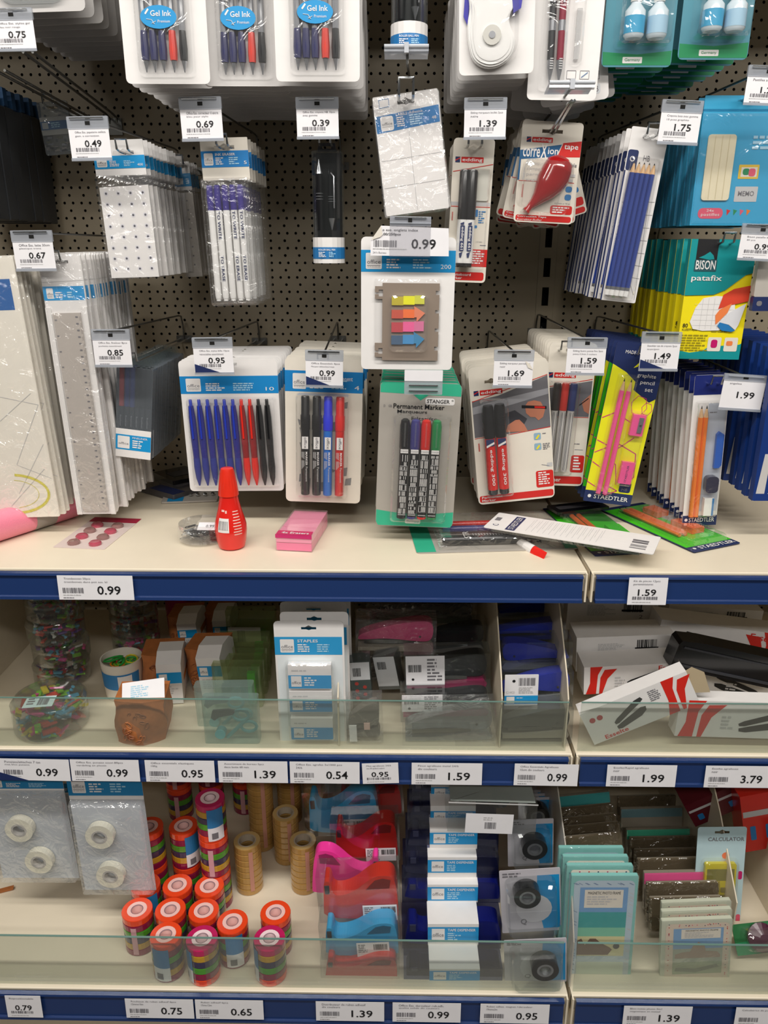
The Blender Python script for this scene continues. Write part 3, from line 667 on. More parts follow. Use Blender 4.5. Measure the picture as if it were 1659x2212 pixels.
# big ticket
p = Pack('price_tag', 'large 0.99 ticket with a torn folded corner, top of the index tabs card', 'price tag', fr((801, 487), (972, 490), (801, 552), 1.065))
cut = [(0, 0), (0, .55), (.025, .5), (.13, 1), (.985, .95), (1, .02)]
p.part('paper').prism([(p.U(a), p.h*b) for a, b in cut], 0, .0004, PAPER)
p.part('folded_corner').poly([(p.U(.005), p.h*.52), (p.U(.13), p.h*1.0), (p.U(.15), p.h*.7), (p.U(.12), p.h*.62)], OFFW, -.0012)
p.text('e ess. onglets index', .15, .6, .09, .2); p.text('.00/250pcs', .15, .38, .23, .34, bold=.01)
p.text('0.99', .52, .83, .42, .75, bold=.012); p.bars(.04, .33, .48, .70, GREYI); p.words(.03, .46, .75, .80, 1, LGREY, ragged=0); p.text('24 h Bureau', .03, .2, .86, .92, GREYI)
m_ = p.part('ticket_holder'); m_.prism([(p.U(.24), p.h*-.02), (p.U(.76), p.h*-.02), (p.U(.76), p.h*1.28), (p.U(.24), p.h*1.28)], -.0009, -.0004, clear('faint_clear_strip', base=.05, body=.1, bodycol='#c4c4d0')); m_ = p.part('holder_top'); m_.prism([(p.U(.24), p.h*1.0), (p.U(.76), p.h*1.0), (p.U(.76), p.h*1.32), (p.U(.24), p.h*1.32)], -.0006, .0016, HOLD)
m_ = p.part('holder_ridge'); m_.tube([(p.U(.3), -.0018, p.h*1.27), (p.U(.7), -.0018, p.h*1.27)], .0011, CHROME); m_ = p.part('lower_ridge'); m_.tube([(p.U(.24), -.0018, p.h*1.1), (p.U(.76), -.0018, p.h*1.1)], .0009, HOLD)
p.rect(.47, .52, -.25, -.12, DARK, 'clip_slot', -.002)
p.done()
# ---- Stanger permanent markers
d = 1.10
p = Pack('permanent_marker_pack', 'grey and green card of four thin permanent markers, frontmost of its hook', 'marker pack', fr((822, 822), (999, 829), (809, 1134), d), 'grey and green permanent marker packs')
p.card(mat('warm_grey_card', '#aba59d', .5), .0012, .008, hv=.065, hw=.01)
p.poly([(.03, .004), (.97, .004), (.995, .03), (.995, .085), (.6, .082), (.5, .12), (.4, .08), (.005, .075), (.005, .03)], MINT, 'green_print')
p.poly([(.005, .885), (.3, .905), (.7, .905), (.995, .885), (.995, .97), (.97, .997), (.03, .997), (.005, .97)], MINT, 'green_foot')
p.rr(.56, .92, .1, .145, WHITE); p.text('STANGER', .58, .86, .11, .135, BLACK, bold=.02); p.text('\u00ae', .88, .91, .108, .12)
p.text('D', .05, .07, .155, .17, GREYI); p.text('GB', .11, .15, .155, .17, GREYI)
p.text('Permanent Marker', .17, .8, .145, .178, bold=.01); p.text('Marqueurs', .22, .59, .185, .215, bold=.01); p.text('Filtstifte', .4, .72, .228, .252)
p.rr(.38, .58, .945, .978, WHITE, r=.002); p.text('Germany', .4, .56, .953, .972)
for i, (u, c) in enumerate(((.325, PLBK), (.455, mat('dark_violet_cap', '#3d3b80', .25, coat=.5)), (.585, PLRD), (.715, mat('green_cap', '#128446', .25, coat=.5)))):
    rod(p, 'marker', u, .235, .925, [(PLBK, [(.0068, .02), (.0068, .70)]), (c, [(.006, 0), (.0069, .005), (.0069, .025)]), (c, [(.0068, .70), (.0074, .72), (.0074, .93), (.006, .985), (.003, 1)], 'marker_cap'), (CLR, 'clip', 'marker_clip', .0072, .74, .97)], .0085, n=14)
    m_ = M(); y = -.0155
    x0, x1 = p.U(u+.02*(.5-u))-.0055, p.U(u+.02*(.5-u))+.0055; zb, zt = p.V(.885), p.V(.47)
    m_.dec(x0, x1, p.V(.462), p.V(.435), WHITE, y); m_.text('STANGER', x0+.0004, x1-.0004, p.V(.455), p.V(.443), GREYI, y-.0001)
    zz = zt
    while zz > zb+.004:
        L = random.uniform(.004, .012)
        for k in range(8):
            if random.random() < .72: xx = x0+(x1-x0)*(k+.2)/8; m_.dec(xx, xx+(x1-x0)*.06, max(zb, zz-L), zz-.0006, WHITE, y)
        if random.random() < .35: m_.dec(x0, x1, max(zb, zz-L), max(zb, zz-L)+.0008, LGREY, y)
        zz -= L+.0004
    m_.dec(x0, x1, p.V(.895), p.V(.89), LGREY, y); m_.done('marker_label', p.root)
p.bubble(.17, .9, .2, .955, .0175, CLR, r=.005); p.done()
stack(p, 14, .022, 'grey and green marker pack stacked behind the front one', jx=.001, jr=.6, skip=('printed_text', 'printed_band', 'marker_label'))
t2 = Pack('ticket_holder', 'blank clear ticket holder with white slip above the green-topped marker card', 'ticket holder', fr((874, 799), (957, 800), (874, 852), 1.06))
t2.part('white_slip').prism(rrect(t2.U(0), t2.U(1), t2.V(.45), t2.V(0), .001), 0, .0004, PAPER); t2.part('ticket_holder_body').prism(rrect(t2.U(0), t2.U(1), t2.V(1), t2.V(0), .001), .0006, .0012, HOLD)
t2.part('holder_ridge').tube([(t2.U(.12), -.001, t2.V(.62)), (t2.U(.88), -.001, t2.V(.62))], .0011, CHROME); t2.part('lower_ridge').tube([(t2.U(.12), -.001, t2.V(.85)), (t2.U(.88), -.001, t2.V(.85))], .0009, CHROME); t2.done()
hook(p.topw(), d-.015, t2.m @ Vector((0, .003, t2.h*.8)), 'chrome hook through the grey and green marker cards', wide=.009, tip=.004)
# ---- dotted reinforcement ring sheets
d = 1.17
p = Pack('ring_sticker_pack', 'front pack of white sheets with small punched rings, left of centre', 'sticker pack', fr((198, 304), (308, 300), (234, 601), d), 'ring sticker packs behind the 0.49 ticket')
m_ = p.part('sticker_sheets'); m_.prism([(p.U(.02), 0), (p.U(1.0), 0), (p.U(1.0), p.V(.32)), (p.U(.02), p.V(.33))], 0, .003, WHITE)
m_ = p.part('sticker_rings')
for r_ in range(8):
    for c_ in range(4):
        u = .14+c_*.245; v = .375+r_*.08
        m_.poly(circ(p.U(u), p.V(v), .0032, 12), mat('ring_paper', '#dddbe0', .5), -.0002); m_.poly(circ(p.U(u), p.V(v), .0016, 10), mat('ring_hole_grey', '#55555f', .6), -.0004)
p.card(WHITE, .0006, .001, v0=0, v1=.25, name='header_card', y=-.0012, hv=.09, hw=.014, hu=.6)
p.office(.11, .2, num='400', logo_u=.05, y=-.0016, logo_w=.2)
p.part('film_bag').bubble(p.U(-.04), p.U(1.04), p.V(1.01), p.V(.24), .004, BAG, r=.002); p.done()
stack(p, 11, .019, 'ring sticker pack stacked behind the front one', jx=.002, jr=.8, skip=('printed_text', 'sticker_rings'))
hook(p.m @ Vector((.01, 0, p.hz)), d, _tags['a049'], 'black hook of the ring sticker packs')
# narrow packs further back
d = 1.36
p = Pack('narrow_label_pack', 'narrow dim pack with blue header right behind the ring sheets', 'label pack', fr((372, 350), (408, 348), (384, 600), d), 'narrow packs behind the ring sheets')
p.card(GREYC, .002, .001, v0=.26, name='card_body', hole=False); p.card(WHITE, .0005, .001, v0=0, v1=.24, name='header_card', y=-.0008, hv=.04, hw=.006); p.office(.1, .21, logo_u=.1, y=-.001, logo_w=.25, rows=3)
for k in range(8): p.part('sticker_rings').poly(circ(p.U(.6), p.V(.33+.08*k), .0014, 8), GREYI, -.0003)
p.part('film_bag').bubble(p.U(-.1), p.U(1.1), p.V(1), p.V(.0), .004, BAG, r=.002); p.done(); stack(p, 3, .018, 'narrow pack behind the dim narrow front pack', skip=('printed_text',))
hook(p.topw(), d, None, 'short hook of the narrow dim packs')
# little bag far left
d = 1.36
p = Pack('clip_bag', 'small dark clear bag with blue header hanging left of the 0.49 ticket', 'small bag', fr((78, 222), (143, 216), (86, 338), d))
p.card(GREYC, .0006, .001, v0=.28, v1=.62, name='header_card', hole=False); p.rect(0, 1, .36, .52, mat('deep_blue_print', '#0d5c94', .5), 'header_band'); p.rr(.05, .25, .38, .5, LGREY, 'header_band', -.0004, r=.001); p.words(.35, .8, .39, .5, 3, LBLUE)
m_ = p.part('contents'); 
for k in range(26): x = random.uniform(-.42, .42)*p.w; z = random.uniform(.04, .34)*p.h; m_.box(x-.004, x+.004, .001, .003, z-.0015, z+.0015, random.choice((TAUPE, GREYI, mat('olive_metal', '#5c5a3c', .4))))
p.part('film_bag').prism(rrect(p.U(0), p.U(1), 0, p.h, .003), -.001, .005, CLRG, [[(-.008, p.h*.86), (.008, p.h*.86), (.008, p.h*.91), (-.008, p.h*.91)]]); p.done()
hook(p.m @ Vector((0, 0, p.h*.9)), d, None, 'hook of the small clear bag at the left')
# ---- ink eraser pens
d = 1.17
p = Pack('ink_eraser_pack', 'front bag of five purple-capped ink eraser pens with blue header', 'pen pack', fr((431, 299), (534, 296), (456, 655), d), 'ink eraser packs')
p.card(OFFW, .0008, .001, v0=0, v1=.245, name='header_card', y=-.001, hv=.055, hw=.014)
p.office(.075, .17, title='INK ERASER', num='5', logo_u=.06, y=-.0013, logo_w=.19, mt=mat('header_blue_b', '#1c7ec4', .45))
for i in range(5):
    u = .13+.163*i
    rod(p, 'eraser_pen', u, .275, .985, [(PLW, [(.0040, .02), (.0046, .05), (.0046, .79)]), (PLW, [(.0034, 0), (.0034, .03)]), (PURP, [(.0048, .79), (.0048, .93), (.004, 1)], 'pen_cap')], .006, u2=u-.01)
    if i in (1, 3, 4):
        x = p.U(u+.01)
        m_ = M(); x0 = p.U(u-.002)-.002; m_.text('TO WRITE', x0, x0+.0042, p.V(.60), p.V(.43), NAVY, -.0112, -90, .01); m_.text('TO ERASE', x0-.0002, x0+.004, p.V(.86), p.V(.70), NAVY, -.0112, -90, .01); m_.done('printed_text', p.root)
p.part('film_bag').bubble(p.U(-.06), p.U(1.0), p.V(1.02), p.V(.23), .0125, BAG, r=.003); p.done()
stack(p, 6, .024, 'ink eraser pen bag stacked behind the front one', jx=.001, jr=.6)
hk(p, d, 'a069', 'hook of the ink eraser pen bags')
# ---- whiteboard markers
def edding_logo(p, u0, u1, v0, v1):
    w = u1-u0; p.poly([(u0, v0), (u0+w*.17, v0), (u0+w*.17, v1), (u0, v1)], NAVY, y=-.0004); p.poly([(u0, v0+(v1-v0)*.55), (u0+w*.17, v0+(v1-v0)*.1), (u0+w*.17, v0+(v1-v0)*.3), (u0, v0+(v1-v0)*.75)], RED, y=-.0005)
    p.rr(u0+w*.21, u1, v0, v1, RED, y=-.0004, r=.0008); p.text('edding', u0+w*.25, u1-w*.04, v0+(v1-v0)*.18, v1-(v1-v0)*.06, WHITE, bold=.012)
d = 1.16
p = Pack('whiteboard_marker_pack', 'narrow card of two black-capped white whiteboard markers under the 1.39 ticket', 'marker pack', fr((981, 297), (1070, 300), (983, 609), d), 'whiteboard marker packs')
p.card(OFFW, .0012, .005, hv=.06, hw=.014)
edding_logo(p, .06, .75, .125, .163); p.line((.02, .225), (.99, .17), .0009, RED); p.line((.02, .462), (.99, .462), .0009, RED)
p.rect(.01, .99, .43, .455, LGREY, y=-.0002)
p.rr(.62, .93, .21, .42, mat('pale_sponge', '#d8d6cb', .6), 'eraser_pad', -.002)
p.words(.72, .9, .49, .58, 6, MBLUE); p.rr(.62, .7, .48, .53, MBLUE, r=.001); p.rr(.62, .7, .59, .61, MBLUE, r=.001); p.bars(.05, .08, .50, .56, RED)
p.text('1-5 mm', .7, .85, .7, .71, GREYI); p.line((.8, .73), (.95, .73), .0006, NAVY)
p.rect(.58, 1, .76, .885, RED); p.words(.62, .95, .77, .87, 6, WHITE, ragged=.6)
p.rr(.02, .95, .925, .985, RED); p.text('Whiteboard', .06, .62, .935, .953, WHITE, bold=.01); p.text('Marker', .06, .4, .96, .978, WHITE, bold=.01)
for i, u in enumerate((.31, .50)):
    rod(p, 'marker', u, .215, .89, [(PLW, [(.0068, .045), (.0068, .5)]), (PLBK, [(.0062, 0), (.0064, .045)], 'end_plug'), (PLBK, [(.0072, .5), (.0072, .98), (.0062, 1)], 'marker_cap')], .0085, n=14)
    m_ = M(); x0 = p.U(u)-.0028; m_.prism(rrect(x0, x0+.0062, p.V(.775), p.V(.595), .001), -.0162, -.0161, NAVY); m_.text('edding 661', x0+.0008, x0+.0054, p.V(.765), p.V(.605), WHITE, -.0164, -90, .01)
    m_.poly([(x0, p.V(.58)), (x0+.005, p.V(.57)), (x0+.005, p.V(.59)), (x0, p.V(.59))], NAVY, -.0162); m_.poly([(x0, p.V(.79)), (x0+.005, p.V(.78)), (x0+.0035, p.V(.82)), (x0+.001, p.V(.82))], NAVY, -.0162); m_.done('marker_label', p.root)
p.bubble(.18, .94, .2, .9, .018, CLR, r=.003); p.done()
stack(p, 3, .03, 'whiteboard marker card behind the front one', skip=('printed_text', 'marker_label')); hk(p, d, 'a139', 'two-wire chrome hook of the whiteboard marker card', wide=.009, tip=.022)
# ---- correction tape
d = 1.17
p = Pack('correction_tape_pack', 'frontmost tilted card of a red teardrop correction tape roller', 'correction tape pack', fr((1130, 259), (1262, 266), (1102, 478), d), 'correction tape packs')
p.card(OFFW, .001, .005, hv=.095, hw=.014)
edding_logo(p, .09, .52, .155, .205)
p.poly([(.02, .285), (.68, .215), (.6, .335), (.03, .375), (.03, .58), (0, .58), (0, .285)], mat('petrol_blue_print', '#1d5b8a', .45)); p.poly([(.7, .2), (.998, .175), (.998, .33), (.62, .34)], RED)
p.text('corre', .05, .33, .265, .35, WHITE, bold=.012); p.text('X', .34, .45, .215, .36, WHITE, bold=.012); p.text('ion', .46, .63, .25, .315, WHITE, bold=.012); p.text('tape', .72, .95, .215, .275, WHITE, bold=.012)
for i, (t_, u) in enumerate((('quality,', .14), ('compe', .14), ('perm', .14), ('expe', .14))): p.text(t_, u, u+.22, .40+.055*i, .43+.055*i, LGREY)
p.text('able', .83, .96, .39, .43, GREYI, bold=.01); p.words(.8, .97, .45, .6, 3, LGREY)
p.line((.02, .585), (.95, .585), .0007, RED); p.rr(.82, .93, .62, .68, MBLUE); p.rr(.82, .93, .70, .76, MBLUE); p.text('4.2 mm x 10 m', .66, .92, .785, .80, GREYI)
p.rr(.6, .97, .815, .905, RED); p.words(.64, .94, .83, .9, 3, WHITE); p.rr(.03, .97, .925, .985, RED); p.text('Correction Tape', .06, .55, .93, .955, WHITE, bold=.01); p.text('Korrektur-Roller', .06, .48, .962, .982, WHITE)
p.bars(.09, .115, .62, .75, RED)
# teardrop body
ax = [(.65, .45, .025), (.615, .52, .0265), (.545, .60, .025), (.465, .68, .0195), (.385, .75, .0125), (.315, .80, .0085), (.26, .835, .006), (.225, .865, .0055), (.19, .89, .0075)]
m_ = M(); vs = []; fs = []
pts = [Vector((p.U(a), p.V(b))) for a, b, _ in ax]; n = 12
ring0 = len(vs)
for i, (q, (_, _, r)) in enumerate(zip(pts, ax)):
    t = (pts[min(i+1, 8)]-pts[max(i-1, 0)]).normalized(); nrm = Vector((-t.y, t.x)); r *= .8
    dep = min(.017, r*1.0+.002)
    for k in range(n+1): a = PI*k/n; v = q+nrm*r*math.cos(a); vs.append((v.x, -.001-dep*math.sin(a)**.8, v.y))
for i in range(8):
    for k in range(n): fs.append((i*(n+1)+k, i*(n+1)+k+1, (i+1)*(n+1)+k+1, (i+1)*(n+1)+k))
t0 = (pts[1]-pts[0]).normalized(); top = len(vs)
for j in (1, 2, 3):
    ph_ = PI/2*j/3; q = pts[0]-t0*.017*math.sin(ph_); r = .026*.8*max(.02, math.cos(ph_)); nrm = Vector((-t0.y, t0.x)); dep = .017*max(.05, math.cos(ph_))
    for k in range(n+1): a = PI*k/n; v = q+nrm*r*math.cos(a); vs.append((v.x, -.001-dep*math.sin(a)**.8, v.y))
prev = 0
for j in range(3):
    b = top+j*(n+1)
    for k in range(n): fs.append((prev+k, prev+k+1, b+k+1, b+k))
    prev = b
m_.add(vs, fs, mat('deep_red_gloss', '#a01015', .12, coat=.8)); m_.done('tape_roller', p.root, smooth=True)
p.bubble(.06, .93, .36, .92, .019, CLR, r=.012, inset=.006); p.done(); cp = p
stack(p, 9, .017, 'tilted correction tape card fanned behind the front one', angles=[8, -4, 11, -20, -9, 6, -23, -13, 4], skip=('printed_text', 'blister'), jx=.003)
a = cp.topw(); t = thing('display_hook', 'chrome hook sloping up through the correction tape cards', 'hook', at((a.x, BOARD, a.z)), 'steel display hooks')
b = P(1232, 222, 1.08)-Vector((a.x, BOARD, a.z))
m_ = M()
for s_ in (-.003, .003): m_.tube([(s_, -.003, 0), (s_, d-BOARD-.005, 0), (b.x+s_*.6, b.y, b.z), (b.x+s_*.6+.003, b.y-.004, b.z+.002)], .0019, CHROME)
m_.done('prong', t, smooth=True); m_ = M(); m_.tube([(.008, -.004, .02), (.006, -.3, .034), tuple(P(1234, 190, 1.06)-Vector((a.x, BOARD, a.z)))], .0017, STEEL); m_.done('ticket_arm', t, smooth=True)
m_ = M(); m_.box(-.014, .014, -.004, -.001, -.006, .03, STEEL); m_.done('mounting_plate', t)
# ---- tape roller + mechanical pencils, top right
d = 1.10
p = Pack('tape_roller_pack', 'front white card with a clear rounded tape roller, top right of centre', 'tape roller pack', fr((992, -118), (1160, -125), (1013, 163), d), 'tape roller packs')
p.card(WHITE, .001, .006)
m_ = M(); c = (p.U(.42), p.V(.73)); R0 = .026
ol = chaikin([(-1.15, .6), (-1.08, -.3), (-.85, -.95), (-.2, -1.25), (.5, -1.15), (1.05, -.7), (1.15, 0), (.85, .5), (.8, .9), (1.15, 1.5), (.75, 1.9), (.1, 1.75), (-.4, 2.1), (-1.15, 2.0), (-1.0, 1.3)])
for sc_, y0_, y1_ in ((1, -.008, -.001), (.96, -.0105, -.008), (.89, -.0122, -.0105), (.78, -.013, -.0122)): m_.prism([(c[0]+x*R0*sc_, c[1]+z*R0*sc_) for x, z in ol], y0_, y1_, PLW)
m_.prism(circ(c[0], c[1]+.003, .011, 18), -.0155, -.0125, mat('pearl_plastic', '#d8d6cf', .2, coat=.6)); m_.prism(circ(c[0], c[1]+.003, .004, 12), -.0165, -.0155, SILV); m_.done('tape_roller', p.root)
m_ = M(); m_.prism([(c[0]+x*R0, c[1]+z*R0) for x, z in ((1.0, 1.0), (1.35, 1.2), (1.55, 2.6), (1.2, 2.8), (.9, 1.8))], -.011, -.002, mat('violet_blue_plastic', '#3a34a4', .3, coat=.4)); m_.done('roller_tip', p.root)
m_ = M(); m_.prism([(c[0]+x*R0, c[1]+z*R0) for x, z in ((-1.3, 1.0), (-1.1, .6), (-1.0, 2.2), (-1.2, 2.3))], -.004, -.002, mat('violet_blue_plastic', '')); m_.done('roller_strap', p.root)
p.bubble(.12, .8, .3, .93, .017, CLR, r=.02, inset=.006); p.done(); stack(p, 11, .027, 'white tape roller card behind the front one, top right of centre', angles=[0, .8, -.5, 1, .3, .6, .2, 1, .5, 0, 1], skip=('roller_strap', 'roller_tip', 'tape_roller')); hk(p, d, None, 'hook of the tape roller cards')
d = 1.12
p = Pack('mechanical_pencil_pack', 'front white card with a black and a dark red mechanical pencil', 'pencil pack', fr((1160, -120), (1318, -118), (1167, 216), d), 'mechanical pencil packs')
p.card(WHITE, .001, .006)
for u, u2, c in ((.26, .30, mat('black_grip', '')), (.4, .43, MAG if 0 else mat('wine_red_barrel', '#8d1d38', .25, coat=.4))):
    rod(p, 'mechanical_pencil', u, .05, .91, [(c, [(.0045, .2), (.0045, .62), (.004, .95), (.002, 1)]), (SILV, [(.0046, .42), (.0046, .5)], 'metal_ring'), (SILV, [(.0006, 0), (.0014, .05), (.0042, .14), (.0042, .2)], 'metal_tip'), (SILV, 'clip', 'pocket_clip', .0046, .62, .9)], .006, u2=u2)
    for k in range(5): p.part('grip_marks').dec(p.U(u2)-.002, p.U(u2)+.002, p.V(.8-.016*k), p.V(.794-.016*k), LGREY, -.0112)
m_ = M(); m_.box(p.U(.62), p.U(.69), -.006, -.001, p.V(.73), p.V(.4), clear('milky_tube', base=.1, body=.4, bodycol='#dddddd')); m_.done('lead_tube', p.root)
for u in (.55, .74, ): p.line((u, .80), (u+.13, .80), .0005, GREYI); p.line((u, .855), (u+.13, .855), .0005, GREYI); p.line((u, .80), (u, .855), .0005, GREYI); p.line((u+.13, .80), (u+.13, .855), .0005, GREYI)
p.text('HB', .76, .85, .9, .94, GREYI); p.rr(.73, .88, .885, .955, mat('icon_frame', '#d5d8dc', .5), y=-.00025); p.rr(.55, .7, .885, .955, mat('icon_frame', ''), y=-.00025); p.line((.76, .845), (.85, .81), .0012, mat('slate_blue_print', '#6d86a8', .5))
p.bubble(.14, .52, .03, .94, .011, CLR, r=.006); p.parts['lead_blister'] = M(); p.parts['lead_blister'].bubble(p.U(.56), p.U(.75), p.V(.77), p.V(.2), .009, CLR, r=.006); p.done()
stack(p, 10, .026, 'mechanical pencil card fanned out behind the front one', angles=[-8, -13, -17, 4, -6, -14, 3, -9, -2, -8], skip=('lead_tube', 'metal_ring', 'grip_marks'), jx=.004); hk(p, d, None, 'hook of the mechanical pencil cards')
# ---- teal glue bottle cards
def bottle_pack(q, d, lbl, grp, lb2, n, gv):
    p = Pack('correction_fluid_pack', lbl, 'bottle pack', fr(*q, d), grp)
    p.card(mat('dull_teal_print', '#4c8ea0', .45), .001, .006); p.poly([(0.01, gv+.01), (.5, gv+.03), (.99, gv), (.99, .985), (.02, .985)], GREEN, 'green_band')
    p.rr(.3, .58, .92, .97, WHITE, r=.001); p.text('Germany', .33, .55, .93, .96, GREEN)
    for u in (.38, .7):
        m_ = M(); m_.T = Matrix.Translation((p.U(u), -.014, p.V(.80))); h = p.h*.28
        m_.lathe([(.010, 0), (.0125, .003), (.0125, h*.75), (.006, h*.95), (.006, h)], mat('white_blue_bottle', '#d8e6ee', .2, coat=.5), n=14); b = m_.done('bottle', p.root, smooth=True)
        m_ = M(); m_.T = Matrix.Translation((p.U(u), -.014, p.V(.80))); m_.lathe([(.007, h), (.007, h*1.5), (.005, h*1.55)], PLW, n=12); m_.done('bottle_cap', b, smooth=True)
        m_ = M(); m_.T = Matrix.Translation((p.U(u), -.014, p.V(.80))); m_.lathe([(.0127, h*.12), (.0127, h*.6)], SKY if u < .5 else mat('pale_blue_print', '#a8cde4', .4), n=14, cap=False); m_.done('bottle_label', b, smooth=True)
    p.bubble(.14, .92, .3, .86, .03, CLR, r=.006, inset=.004); p.done(); stack(p, n, .036, lb2, skip=('printed_text',)); hk(p, d, None, lbl.split(',')[0].replace('front ', 'hook of the ')); return p
bottle_pack(((1322, -140), (1480, -140), (1350, 145)), 1.13, 'front teal card of two white bottles, green bottom edge, left of the pair', 'teal bottle cards, left', 'teal bottle card behind the left front one', 7, .87)
bottle_pack(((1494, -150), (1652, -150), (1496, 129)), 1.13, 'front teal card of two pale bottles, right one of the pair', 'teal bottle cards, right', 'teal bottle card behind the right front one', 7, .86)
# ---- blue pencils pack
d = 1.16
p = Pack('blue_pencil_pack', 'front card of five dark blue pencils with white ends', 'pencil pack', fr((1366, 272), (1447, 281), (1322, 650), d), 'blue pencil packs')
p.card(WHITE, .001, .002, hv=.05, hw=.012, hu=.6)
p.rr(.02, .3, .125, .24, NAVY, y=-.0003); p.part('printed_band').poly(circ(p.U(.16), p.V(.175), .0035, 14), WHITE, -.0005); p.part('printed_band').poly(circ(p.U(.16), p.V(.175), .0022, 12), NAVY, -.0006)
p.rect(0, .04, .24, 1, NAVY); p.text('HB', .45, .62, .15, .18, GREYI)
for k in range(7): p.line((.1, .42+.07*k), (.98, .40+.075*k), .0004, GREYI)
p.line((.8, .3), (.95, .98), .0004, GREYI); p.line((.1, .6), (.9, .95), .0004, GREYI)
BP = mat('blue_lacquer', '#27408f', .35, coat=.3)
for i in range(5):
    rod(p, 'pencil', .21+.135*i, .19, .965, [(BP, [(.0037, .07), (.0037, .92)]), (WOOD, [(.0037, .92), (.0012, .985)]), (BLACK, [(.0012, .985), (.0003, 1)]), (SILV, [(.0038, .045), (.0038, .07)], 'ferrule'), (PLW, [(.0034, 0), (.0036, .045)], 'eraser')], .005, n=6, u2=.13+.135*i)
p.bubble(.08, .9, .16, .985, .0105, CLR, r=.003); p.done(); stack(p, 11, .024, 'blue pencil card stacked behind the front one', jx=.001, jr=.5, skip=('printed_text',)); hk(p, d, 'a175', 'hook of the blue pencil cards')
# ---- cyan adhesive pads box
def boxpack(name, lbl, cat, q, d, grp, depth, body):
    p = Pack(name, lbl, cat, fr(*q, d), grp); p.part('carton').box(-p.w/2, p.w/2, 0, depth, 0, p.h*.9, body); p.part('hanging_header').prism(rrect(-p.w/2, p.w/2, p.h*.88, p.h, .001), 0, .0008, body, [[(-.014, p.h*.955), (.014, p.h*.955), (.014, p.h*.97), (-.014, p.h*.97)]]); p.hz = p.h*.96; return p
d = 1.17
p = boxpack('adhesive_pads_pack', 'front cyan box of cream adhesive pads under the 0.99 and 1.29 tickets', 'adhesive pack', ((1524, 206), (1712, 206), (1507, 487)), d, 'cyan adhesive pad boxes', .013, SKY)
m_ = M(); m_.prism(rrect(p.U(.09), p.U(.42), p.V(.80), p.V(.29), .004), -.0022, -.0002, mat('cream_putty', '#e9dfc2', .35, coat=.5, bump=.3, bscale=50)); m_.done('putty_window', p.root)
for k in range(1, 4): p.line((.09+.083*k, .3), (.09+.083*k, .79), .0006, mat('putty_groove', '#cfc39f', .6), y=-.0026)
p.rr(.5, .74, .52, .63, mat('mustard_frame', '#e3bd35', .5), r=.001); p.rect(.53, .72, .54, .615, OFFW, y=-.0005); p.rr(.55, .63, .55, .6, GREEN, y=-.0007, r=.003); p.rr(.62, .7, .55, .61, mat('rose_print', '#dd5570', .5), y=-.0008, r=.003)
p.rr(.49, .76, .69, .81, LGREY, r=.001); p.text('MEMO', .53, .72, .725, .765, GREYI, bold=.01)
p.rr(.08, .38, .86, .945, mat('rose_print', ''), r=.006); p.text('24x', .18, .27, .87, .89, WHITE); p.text('pastilles', .12, .34, .9, .93, WHITE)
for k, c in enumerate((RED, GREEN, mat('rose_print', ''), ORNG)): p.poly([(.42+.08*k, .87), (.47+.08*k, .88), (.43+.08*k, .92)], c)
p.words(.62, .95, .3, .42, 3, LBLUE)
m_ = M(); m_.bubble(p.U(.005), p.U(.995), p.V(.99), p.V(.13), .003, clear('glossy_wrap', base=.07, rough=.12, bump=.5, bscale=14, body=.02, edge=.4), r=.001); m_.done('film_wrap', p.root)
p.done(); stack(p, 8, .022, 'cyan adhesive pad box stacked behind the front one', jx=.001, jr=.4, skip=('printed_text', 'printed_band')); hk(p, d, 'a000', 'hook of the cyan adhesive pad boxes')
# ---- yellow and teal putty box
d = 1.16
p = boxpack('putty_pack', 'front yellow and teal putty box with a black emblem near the right edge', 'putty pack', ((1494, 516), (1637, 518), (1477, 775)), d, 'yellow and teal putty boxes', .012, YEL)
tp = [(0, 0), (1, 0), (1, .27), (.9, .285), (.8, .33), (.62, .41), (.45, .45), (.25, .455), (0, .46)]
p.poly(tp, TEAL, y=-.0012); p.part('side_print').add([(-p.w/2-.0002, 0, p.V(.46)), (-p.w/2-.0002, .012, p.V(.46)), (-p.w/2-.0002, .012, p.h), (-p.w/2-.0002, 0, p.h)], [(0, 1, 2, 3)], TEAL)
p.rect(.1, .42, .0, .17, BLACK, y=-.0016); p.poly([(.14, .15), (.22, .13), (.3, .1), (.36, .13), (.38, .16), (.3, .165)], TEAL, y=-.002); p.rr(.09, .43, .165, .26, mat('dark_logo_plate', '#27545c', .5), y=-.0017, r=.001)
p.text('BISON', .11, .41, .17, .245, WHITE, y=-.002, bold=.02); p.text('patafix', .07, .54, .29, .35, WHITE, bold=.02, y=-.002)
p.poly([(.14, .68), (.2, .56), (.3, .48), (.5, .46), (.78, .47), (.86, .7), (.6, .75), (.35, .755), (.2, .74)], WHITE, y=-.0014); p.poly([(.6, .45), (.75, .40), (1, .37), (1, .5), (.7, .54), (.55, .57)], mat('brick_red_print', '#d8432a', .5), y=-.0018); p.poly([(.52, .62), (.58, .57), (.75, .52), (.7, .6), (.56, .69), (.54, .7)], mat('peach_print', '#ee8347', .5), y=-.0022)
p.poly([(.6, .68), (.72, .6), (.9, .54), (.97, .52), (.9, .7), (.86, .745), (.75, .7)], mat('pearl_print', '#dcdce0', .5), y=-.0024); p.poly([(.57, .71), (.6, .68), (.74, .70), (.86, .75), (.8, .76), (.65, .75)], MBLUE, y=-.0026)
for k in range(5): p.line((.3+.09*k, .48), (.3+.09*k, .74), .0004, LGREY, y=-.0016); p.line((.18, .53+.045*k), (.8, .53+.045*k), .0003, LGREY, y=-.0016)
